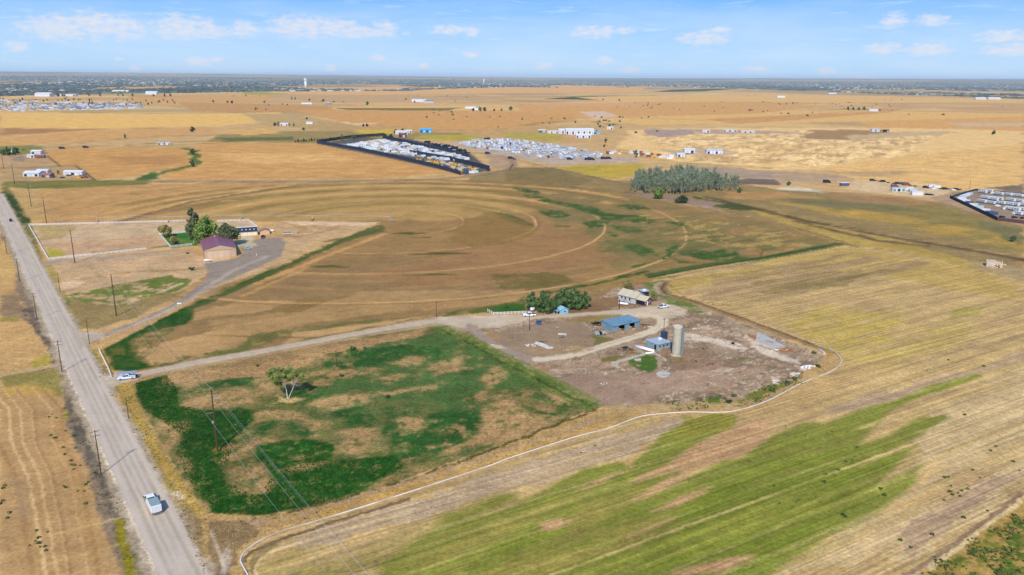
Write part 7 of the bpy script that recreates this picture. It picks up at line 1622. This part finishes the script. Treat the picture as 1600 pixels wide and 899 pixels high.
# roadside sheds and vehicles left of the camper lot
boxlot(1319, 290.5, 8.5, 3.2, 2.9, R(8), 'white container with blue ends standing alone on the dirt', M_slate, 'site_container', 'container', M_white); 
boxlot(1403, 299, 12, 4.5, 3.2, R(-4), 'long pale aqua shed left of the parked trucks', M_aq, 'aqua_shed', 'shed', M_aq, 3)
boxlot(1432, 305, 9.5, 4, 3.4, R(-6), 'white box trailer in front of the parked trucks', M_bw, 'box_trailer', 'trailer', M_bw)
for i, (px, py, P_, lb) in enumerate([(1421, 298, rvA, 'left white trailer behind the box trailer'), (1426, 300, rvB, 'grey trailer behind the box trailer'), (1449, 305, carD, 'dark car right of the box trailer'), (1455, 305.5, carD, 'second dark car right of the box trailer'), (1456, 293.5, rvA, 'left white camper beside the row of black cars'), (1463, 294.5, rvA, 'right white camper beside the row of black cars'), (1459, 296.5, carW, 'white car in front of the two campers'),
        (1490, 298, carW, 'small white car among the black vehicles'), (1398, 293.5, trR, 'red-brown truck behind the aqua shed'), (1408, 288.5, mD, 'machine on the field edge'), (1416, 290, trR, 'rusty truck on the field edge')]):
    x, y = site(px, py); P_(x, y, R(-5 + i * 7 % 20), lb)
for i, (px, py) in enumerate([(1363, 283), (1368, 282.6), (1374, 284), (1380, 284.8), (1388, 286), (1396, 287.5), (1402, 288), (1423, 290.5), (1430, 291.5), (1446, 294), (1450, 294.6), (1470, 296), (1476, 296.5), (1482, 296), (1488, 296.6), (1494, 297.5), (1500, 297)]):
    x, y = site(px, py); (carD if i % 3 else trD)(x, y, R(-15 + i * 13 % 30), 'dark vehicle in the ragged row along the golden field, left of the camper lot', 'dark vehicles along the golden field', .7)
for i in range(34):
    rr = random.Random(i + 4000); px = rr.uniform(1522, 1606); py = rr.choice([304, 309.5, 316.5, 325, 333.5, 340]) + rr.uniform(-.5, .5) + (px - 1560) * .05
    if px < 1565 and py > 322: continue
    x, y = site(px, py); (carD if i % 3 else carW)(x, y, R(20 + rr.uniform(-8, 8)), ('dark' if i % 3 else 'white') + ' car in the fenced camper lot' + zone(x, y, (.46, 560), (.6, 720), 'the fenced lot'), 'cars between the camper rows')
# industrial buildings and works in the middle distance
BLD = [(905, 210, 52, 20, 8, 4, 'long white industrial building left of the sandy ground', M_bw, M_bw), (885, 209, 30, 14, 7, 4, 'white building joined to the left of the long industrial one', M_bw, M_bw), (847, 207, 14, 12, 4, 0, 'small grey building at the left end of the industrial row', M_grey, M_offw), (864, 208.5, 20, 8, 4, 0, 'low white building with red rear in the industrial row', M_bw, M_offw),
       (911, 215.5, 26, 14, 5, 0, 'lower white building nearest the viewer in the industrial row', M_bw, M_bw), (918, 207, 14, 10, 5, 0, 'small white building behind the industrial row', M_bw, M_bw), (932, 209.5, 14, 9, 4, 0, 'blue-roofed building right of the industrial row', mat('teal_wall', (110, 160, 180), .6), mat('azure_roof', (96, 160, 200), .5)),
       (953, 202, 12, 7, 4, 0, 'small white shed alone on the slope', M_bw, M_bw), (665.5, 207.5, 22, 10, 6, 3, 'bright blue long building in the golden field', mat('azure_wall', (40, 150, 214), .5), mat('azure_metal', (60, 168, 226), .4)), (628, 210, 22, 12, 5, 0, 'white shed behind the walled yard', M_bw, M_bw), (629, 215, 12, 10, 6, 0, 'red shed behind the walled yard', M_rd, M_rd), (640, 207.5, 10, 8, 4, 0, 'small white shed between red shed and blue building', M_bw, M_bw),
       (1115, 242, 22, 9, 5, 2, 'white workshop right of the machine rows', M_bw, M_lav), (1076, 243, 14, 10, 5, 0, 'white workshop left of its larger neighbour', M_bw, M_bw), (1063, 246, 10, 8, 4, 0, 'small white hut in the works yard', M_bw, M_bw), (1367, 206, 16, 7, 5, 0, 'white and blue building on the brown rise', M_bw, M_lav), (1384, 206.5, 10, 6, 4, 0, 'dark low shed right of the white and blue building', M_char, M_char),
       (1103, 207, 14, 6, 4, 0, 'white building at the head of the grey pad', M_bw, M_bw), (1140, 206, 26, 5, 4, 0, 'left long low white building on the far pad', M_offw, M_bw), (1168, 208, 26, 5, 4, 0, 'right long low white building on the far pad', M_offw, M_bw), (59, 241, 13, 9, 4, 0, 'white-roofed barn of the far homestead', M_offw, M_bw), (50, 246, 9, 6, 3, 0, 'low white shed of the far homestead', M_bw, M_bw), (21, 239.5, 9, 7, 3.4, 0, 'small white house between the homestead trees', M_offw, M_bw), (65, 247, 8, 6, 3, 0, 'grey hut below the far homestead barn', M_grey, M_pink),
       (54, 275, 16, 12, 3.4, 0, 'white-roofed house of the near homestead', M_bw, M_bw), (69, 271.5, 12, 8, 3.6, 0, 'dark-fronted shed behind the near homestead house', M_offw, M_bw), (75, 277, 9, 8, 3, 0, 'brick-red outbuilding right of the near homestead house', mat('brick_wall', (158, 112, 98), .8), M_pink), (117, 273.5, 19, 8, 3.6, 0, 'white building with dark open bays, right of the near homestead', M_bw, M_bw),
       (445, 196.5, 16, 10, 4, 0, 'white gabled far farmhouse among spindly trees', M_bw, M_bw), (480, 163, 40, 12, 4, 0, 'long low white far farm shed', M_bw, M_bw), (484, 194, 14, 7, 4, 0, 'small white shed right of the gabled far farmhouse', M_bw, M_bw), (513, 163.5, 22, 10, 5, 0, 'dark far shed right of the wide tree', M_grey, M_offw), (735, 170, 34, 12, 6, 0, 'white shed at the left end of the far farm row', M_bw, M_offw), (746, 172.5, 26, 8, 6, 0, 'white low shed in the far farm row', M_bw, M_bw),
       (1364, 174, 30, 12, 6, 0, 'white farmhouse right of the far farm clump', M_bw, M_bw), (1371, 173.5, 20, 8, 5, 0, 'brown shed right of the white farmhouse', M_rd, M_timber), (252, 226.5, 9, 4, 3, 0, 'pale box by the far creek track', M_lav, M_lav), (263, 226.5, 7, 4, 3, 0, 'smaller pale box by the far creek track', M_bw, M_bw), (655, 160, 60, 20, 8, 0, 'white far building in the hamlet', M_bw, M_bw), (670, 161.5, 40, 16, 7, 0, 'grey far building in the hamlet', M_lav, M_grey),
       (1220, 153, 46, 16, 8, 0, 'white far building under the right horizon', M_bw, M_bw), (1300, 147, 60, 20, 8, 0, 'far white roofs among dark trees at right', M_bw, M_lav), (1552, 156, 70, 22, 9, 0, 'pale far building at the right edge of the plain', M_offw, M_bw), (1531, 156, 60, 22, 9, 0, 'pale far building left of its neighbour at the right edge', M_offw, M_bw), (70, 151, 70, 40, 12, 0, 'large white far warehouse above the suburb', M_bw, M_bw), (190, 146, 90, 40, 10, 0, 'cream far warehouse above the suburb', M_cream, M_cream), (238, 148, 60, 30, 12, 0, 'white far building right of the cream warehouse', M_bw, M_bw), (105, 150.5, 90, 20, 7, 0, 'long low pinkish far building above the suburb', M_offw, M_offw)]
for i, (px, py, w, L, h, rz, lb, wm, rm) in enumerate(BLD):
    x, y = site(px, py); big = w > 11 and y < 2000
    o = thing('farm_building' if y < 1700 else 'far_building', lb, 'building', x, y, R(rz))
    MB().box(0, 0, h / 2, w, L, h).build('wall', wm, o)
    MB().prism([(-L / 2 - .5, h), (0, h + L * .16), (L / 2 + .5, h)], -w / 2 - .4, w / 2 + .4).v
    m = MB(); m.prism([(-L / 2 - .5, h - .05), (0, h + L * .16), (L / 2 + .5, h - .05)], -w / 2 - .4, w / 2 + .4); m.v = [(b, a, c) for a, b, c in m.v]; m.f = [f[::-1] for f in m.f]; m.build('roof', rm, o)
    if y < 1700:
        n = max(2, int(w / 5))
        for k in range(n): MB().box(-w / 2 + (k + .5) * w / n, -L / 2 - .04, h * .4, w / n * .55, .1, h * .66).build('door', M_char if (k + i) % 2 == 0 else M_lav, o)
for px, py, P_, lb in [(98, 278.5, carD, 'dark car on the drive of the near homestead'), (82, 278, carD, 'black car right of the brick-red outbuilding'), (108, 275, carD, 'black car at the bays of the white building'), (124, 279, mY, 'yellow machine in front of the white building'), (131, 278.5, trR, 'rust truck right of the yellow machine'), (97, 233, trD, 'dark truck on the far track left'), (134, 231.5, trD, 'dark truck on the far track right'), (37, 235, carD, 'dark car right of the homestead trees'), (61, 247.5, trR, 'red truck below the far homestead barn')]:
    x, y = site(px, py); P_(x, y, R(10), lb)
# machine and pallet rows by the works
for i in range(46):
    rr = random.Random(i + 900); px = rr.uniform(950, 1050); py = 236 + (px - 950) * .1 + rr.uniform(-2, 5); x, y = site(px, py)
    P_ = rr.choice([coT, mY, carD, coW, trR, coG]); k = {'storage_container': 'pale box', 'excavator': 'yellow machine', 'parked_car': 'dark car', 'box_van': 'red van'}
    o = P_(x, y, rr.uniform(-.3, .3), None, 'machines and boxes in the works rows', rr.uniform(.8, 1.1)); o['label'] = k[o.name.split('.')[0]] + ' in the mixed rows right of the open storage lot'
# water towers
def water_tower(px, py, top_py, label, w):
    x, y = site(px, py); D = math.hypot(x, y); h = (py - top_py) / FOCAL * D * 1.03; o = thing('water_tower', label, 'water tower', x, y)
    MB().cyl((0, 0, 0), (0, 0, h * .8), w * .42, w * .36, 16).build('column', M_bw, o, True)
    MB().cyl((0, 0, h * .72), (0, 0, h * .8), w * .38, w * .5, 16).cyl((0, 0, h * .8), (0, 0, h * .94), w * .5, n=16).cyl((0, 0, h * .94), (0, 0, h), w * .5, w * .2, 16).build('tank', M_bw, o, True)
water_tower(478, 139.5, 125, 'tall white water tower standing before the town on the horizon', 26)
water_tower(756, 130.5, 124.5, 'small white tower on the horizon right of centre', 30)
# suburb at the left
def house_maker(wm, rm, seed):
    def mk():
        o = root0('suburban_house', 'house'); w, L, h = 13, 10, 3.4
        MB().box(0, 0, h / 2, w, L, h).build('wall', wm, o); m = MB(); m.prism([(-L / 2 - .5, h), (0, h + 2.6), (L / 2 + .5, h)], -w / 2 - .4, w / 2 + .4); m.v = [(b, a, c) for a, b, c in m.v]; m.f = [f[::-1] for f in m.f]; m.build('roof', rm, o)
        MB().box(-3, -L / 2 - .05, 1.2, 4.5, .1, 2.2).build('garage_door', M_bw, o); f = MB().box(3, -L / 2 - .05, 1.8, 2, .1, 1.2).build('window', M_glass, o); return o
    return Proto(mk)
HS = [house_maker(M_bw, M_lav, 1), house_maker(M_offw, mat('slate_shingle', (120, 128, 142), .8), 2), house_maker(mat('taupe_wall', (190, 176, 160), .8), mat('brown_shingle', (140, 126, 116), .8), 3), house_maker(M_bw, mat('blue_shingle', (96, 108, 132), .8), 4), house_maker(mat('pale_aqua', (176, 200, 204)), M_offw, 5)]
HN = ['white house with pale grey roof', 'cream house with slate roof', 'taupe house with brown roof', 'white house with blue-grey roof', 'aqua house with pale roof']
rr = random.Random(31); hl = []; tries = 0
while len(hl) < 215 and tries < 9000:
    tries += 1; px = rr.uniform(-6, 225); py = rr.uniform(157.5, 174.5) if px < 60 else rr.uniform(161 if px < 110 else 163, 173.5 - max(0, px - 120) * .035)
    x, y = site(px, py); 
    if any((x - a) ** 2 + (y - b) ** 2 < 300 for a, b in hl): continue
    hl.append((x, y)); k = rr.randrange(5); HS[k](x, y, R(36 + rr.choice([0, 0, 90])), HN[k] + ' in the suburb' + zone(x, y, (-.66, 1950), (-.46, 3200), 'it'), 'houses of the suburb', rr.uniform(.85, 1.15))
rr = random.Random(32)
for i in range(70):
    px = rr.uniform(0, 275); py = rr.uniform(156, 165.5); x, y = site(px, py); T_belt(x, y, i, 'dark green tree of the suburb' + zone(x, y, (-.66, 2300), (-.42, 3400), 'it'), 'trees of the suburb', rr.uniform(.7, 1.3))
for i in range(34):
    px = 78 + 190 * rr.random(); py = 141 + rr.uniform(-1.5, 1.5) if i % 2 else 151 + rr.uniform(-.6, .6); px = px + 40 if i % 2 else px; x, y = site(px, py); T_belt(x, y, i, 'dark tree in a far windbreak behind the suburb', 'far windbreak trees', rr.uniform(1.2, 2.2))
# row of small trees behind the screened fence
for i in range(34):
    px = 462 + i * 4.2; x, y = site(px, 223.5 - (px - 462) * .075 + rr.uniform(-.5, .5)); T_belt(x, y, i, 'small dark tree in the row planted behind the screened yard', 'tree row behind the walled yard', rr.uniform(.5, .85))
# town and woods on the horizon: countless trees and roofs
def belt(n, seed, blk, rng_az, rng_d, keep, m, name, label, w=(14, 40), h=(6, 12), cat='woodland'):
    rr = np.random.default_rng(seed); mb = MB(); r2 = random.Random(seed); V = []; F = []
    az = np.radians(rr.uniform(rng_az[0], rng_az[1], n)); dd = np.exp(rr.uniform(math.log(rng_d[0]), math.log(rng_d[1]), n)); X = dd * np.sin(az); Y = dd * np.cos(az)
    kp = keep(X, Y); X = X[kp]; Y = Y[kp]; Z = terrain(X, Y); n = len(X)
    ww = rr.uniform(*w, n); hh = rr.uniform(*h, n)
    if blk:
        base = np.array([(-.5, -.5, 0), (.5, -.5, 0), (.5, .5, 0), (-.5, .5, 0), (-.5, -.5, 1), (.5, -.5, 1), (.5, .5, 1), (-.5, .5, 1)], float); faces = np.array([(4, 5, 6, 7), (0, 1, 5, 4), (1, 2, 6, 5), (2, 3, 7, 6), (3, 0, 4, 7)])
    else:
        base = np.array([(-.5, -.4, -.05), (.5, -.5, -.05), (.6, .5, -.05), (-.5, .5, -.05), (-.45, -.35, .6), (.35, -.45, .75), (.4, .3, .95), (-.3, .4, .8)], float); faces = np.array([(4, 5, 6, 7), (0, 1, 5, 4), (1, 2, 6, 5), (2, 3, 7, 6), (3, 0, 4, 7)])
    jit = 1 if blk else rr.uniform(.6, 1.4, (n, 8, 3))
    V = base[None] * np.stack([ww, ww, hh], 1)[:, None, :] * jit + np.stack([X, Y, Z], 1)[:, None, :]
    Fc = faces[None] + (np.arange(n) * 8)[:, None, None]
    o = make_np(name, V.reshape(-1, 3), Fc.reshape(-1, 4), m, smooth=False); tag(o, label, cat, kind='stuff'); return o
def town_keep(x, y):
    D = np.hypot(x, y); n = fbm(x / 1100, y / 2600, 201, 4); a = np.degrees(np.arctan2(x, y)); edge = np.interp(a, [-40, -34, -20, -8, 0, 12, 20, 34, 40], [4300, 4300, 5200, 6000, 9000, 8500, 8000, 5200, 5000])
    return (D > edge) & (n > .47 - .12 * sst(8000, 16000, D))
belt(31000, 1, False, (-38, 38), (4200, 21000), town_keep, leafmat('far_leaf', (.05, .07, .055), (.13, .15, .11), .002), 'distant_woods', 'dark blue-green woods and street trees of the town along the horizon')
belt(11000, 2, True, (-38, 38), (3600, 17000), lambda x, y: town_keep(x, y) & (fbm(x / 600, y / 1200, 210, 3) > .5), mat('far_roofs', (172, 166, 158), .7, 0, .2, .004), 'distant_town', 'pale roofs of the town scattered along the horizon', (14, 44), (5, 9), 'town')
belt(1300, 4, False, (-36, 36), (1500, 5200), lambda x, y: (fbm(x / 260, y / 500, 220, 4) > .64) & ~((x < -300) & (y < 2400)), MATS['leaf_dark'], 'scattered_scrub', 'scattered dark shrubs over the far golden plain', (3, 6), (2.5, 5), 'scrub')
# ------------------------------------------------------------------ small growth on the ground
def tufts(polys, n, seed, m, name, label, size=(.25, .6), world=False, mask=None):
    rr = np.random.default_rng(seed); pts = []
    for poly in polys:
        P = wpts(poly); lo, hi = P.min(0), P.max(0); k = int(n / len(polys)); q = rr.uniform(lo, hi, (k * 3, 2)); q = q[sdf(q[:, 0], q[:, 1], P) < 0][:k]; pts.append(q)
    q = np.concatenate(pts)
    if mask: q = q[mask(q[:, 0], q[:, 1])]
    k = len(q); z = terrain(q[:, 0], q[:, 1]); V = []; a = rr.uniform(0, 6.28, k); s = rr.uniform(size[0], size[1], k)
    VV = []
    for j in range(4):
        b = a + j * 1.57 + rr.uniform(-.4, .4, k); r_ = s * rr.uniform(.5, 1, k); hgt = s * rr.uniform(.5, 1.1, k)
        x, y = q[:, 0], q[:, 1]; c, d = np.cos(b), np.sin(b)
        VV.append(np.stack([np.stack([x - d * r_ * .35, y + c * r_ * .35, z - .03], 1), np.stack([x + d * r_ * .35, y - c * r_ * .35, z - .03], 1), np.stack([x + c * r_ + d * r_ * .2, y + d * r_ - c * r_ * .2, z + hgt * .7], 1), np.stack([x + c * r_ * .5 - d * r_ * .2, y + d * r_ * .5 + c * r_ * .2, z + hgt], 1)], 1))
    V = np.stack(VV, 1).reshape(-1, 3); F = np.arange(len(V)).reshape(-1, 4)
    return tag(make_np(name, V, F, m, smooth=False), label, 'grass', kind='stuff')
G_gold = leafmat('dry_gold_grass', (.30, .20, .07), (.50, .37, .15), .6); G_weed = leafmat('weed_green', (.05, .08, .02), (.14, .18, .06), .8); G_alf = leafmat('alfalfa', (.012, .055, .006), (.035, .12, .015), .8); G_dry = leafmat('dry_weed', (.16, .13, .07), (.36, .30, .18), .8)
verge = [(186, 600), (206, 598), (222, 650), (244, 690), (268, 730), (296, 765), (318, 795), (330, 850), (318, 899), (290, 830), (258, 740), (226, 690)]
bank = [(325, 805), (400, 810), (600, 764), (760, 707), (938, 640), (1000, 640), (900, 680), (766, 726), (600, 778), (480, 815), (400, 842), (360, 870), (335, 860)]
tufts([verge, bank], 15000, 301, G_gold, 'dry_grass', 'golden dry grass on the verge and on the bank below the pasture', (.12, .3))
tufts([verge, bank, [(135, 548), (156, 545), (178, 585), (214, 628), (262, 712), (256, 760), (210, 680), (160, 600)], [(98, 640), (120, 640), (150, 700), (215, 870), (190, 880), (128, 740)]], 2600, 302, G_weed, 'weeds', 'dark green weeds along the road verges and the ditch bank', (.15, .38), mask=lambda x, y: fbm(x / 6, y / 6, 71, 3) > .5)
pas = [(213, 592), (300, 578), (400, 560), (500, 540), (600, 522), (675, 511), (700, 513), (790, 560), (860, 600), (936, 634), (905, 648), (760, 703), (600, 760), (470, 795), (400, 806), (325, 802), (300, 768), (262, 710), (235, 662)]
tufts([pas], 9000, 303, G_weed, 'pasture_grass', 'patchy green grass clumps growing in the pasture', (.1, .28), mask=lambda x, y: fbm(x / 7, y / 7, 66, 4) > .52)
tufts([[(273, 706), (300, 670), (366, 690), (348, 750), (399, 776), (428, 744), (500, 692), (522, 722), (610, 712), (636, 726), (500, 788), (400, 806), (333, 803), (294, 750)], [(211, 599), (260, 586), (276, 606), (279, 635), (335, 642), (392, 643), (378, 677), (300, 692), (262, 664), (225, 640)]], 16000, 304, G_alf, 'alfalfa_stand', 'dense dark green alfalfa at the road end of the pasture', (.12, .27))
yard = [(820, 575), (1000, 500), (1100, 490), (1280, 560), (1180, 622), (1000, 636), (936, 630)]
tufts([yard], 1500, 305, G_dry, 'yard_weeds', 'dry weeds scattered over the brown farmyard', (.12, .32), mask=lambda x, y: fbm(x / 5, y / 5, 78, 3) > .5)
tufts([[(1040, 628), (1180, 612), (1255, 582), (1262, 596), (1180, 634), (1060, 642)], [(1440, 890), (1600, 790), (1640, 900), (1440, 960)], [(1350, 0), (1, 1), (2, 2)]][:2], 2600, 306, G_weed, 'bank_weeds', 'green weeds on the bank above the pipe and in the corner scrub', (.2, .5), mask=lambda x, y: fbm(x / 4, y / 4, 79, 3) > .54)
def hay_clumps():
    rr = random.Random(77); B = bush_maker('weed_clump', .5, .9, G_weed, 60, .16, 401)
    pts = [(1476, 747), (1482, 746), (1486, 760), (1484, 769), (1497, 771), (1500, 776), (1503, 768), (1488, 774), (1475, 782), (1512, 765), (1520, 735), (1507, 649), (1593, 736), (1506, 810), (1543, 799), (1407, 845), (1423, 856), (1456, 836), (1072, 788), (930, 697), (908, 708), (1288, 754), (1322, 722), (1332, 720), (1258, 682), (1228, 667), (1300, 675), (1548, 705), (1556, 698), (1583, 722), (1531, 747), (1376, 765), (1382, 775), (1340, 700), (1290, 742), (1310, 735), (1244, 785), (1248, 783), (1275, 778), (1317, 805), (1321, 808), (1218, 787), (1209, 760), (1170, 722), (1482, 563), (1449, 579), (1537, 573), (1461, 871)]
    for i, (px, py) in enumerate(pts):
        x, y = site(px, py); B(x, y, i, 'dark weed clump in the hay field' + zone(x, y, (-.1, 150), (.65, 330), 'the field'), 'weed clumps in the hay field', rr.uniform(.6, 1.3))
    rr = random.Random(78)
    for i in range(40):
        px, py = rr.choice([(80, 640), (90, 680), (105, 700), (120, 740), (8, 790), (110, 760), (60, 850), (136, 770)]); x, y = site(px + rr.gauss(0, 7), py + rr.gauss(0, 14)); B(x, y, i, 'dark weed clump in the ploughed field left of the road', 'weed clumps in the ploughed field', rr.uniform(.6, 1.2))
hay_clumps()
# ------------------------------------------------------------------ air
def haze():
    m = bpy.data.materials.new('haze'); m.use_nodes = True; nt = m.node_tree; N = nt.nodes
    for n in list(N): N.remove(n)
    out = N.new('ShaderNodeOutputMaterial'); pv = N.new('ShaderNodeVolumePrincipled'); pv.inputs['Density'].default_value = HAZE; pv.inputs['Color'].default_value = (.74, .87, 1.0, 1); pv.inputs['Anisotropy'].default_value = .0
    nt.links.new(pv.outputs[0], out.inputs['Volume'])
    o = MB().box(0, 0, 110, 150000, 150000, 230).build('haze', m); o['kind'] = 'stuff'; o['label'] = 'thin pale haze over the whole plain'; o['category'] = 'haze'
HAZE = 3.0e-5
haze()
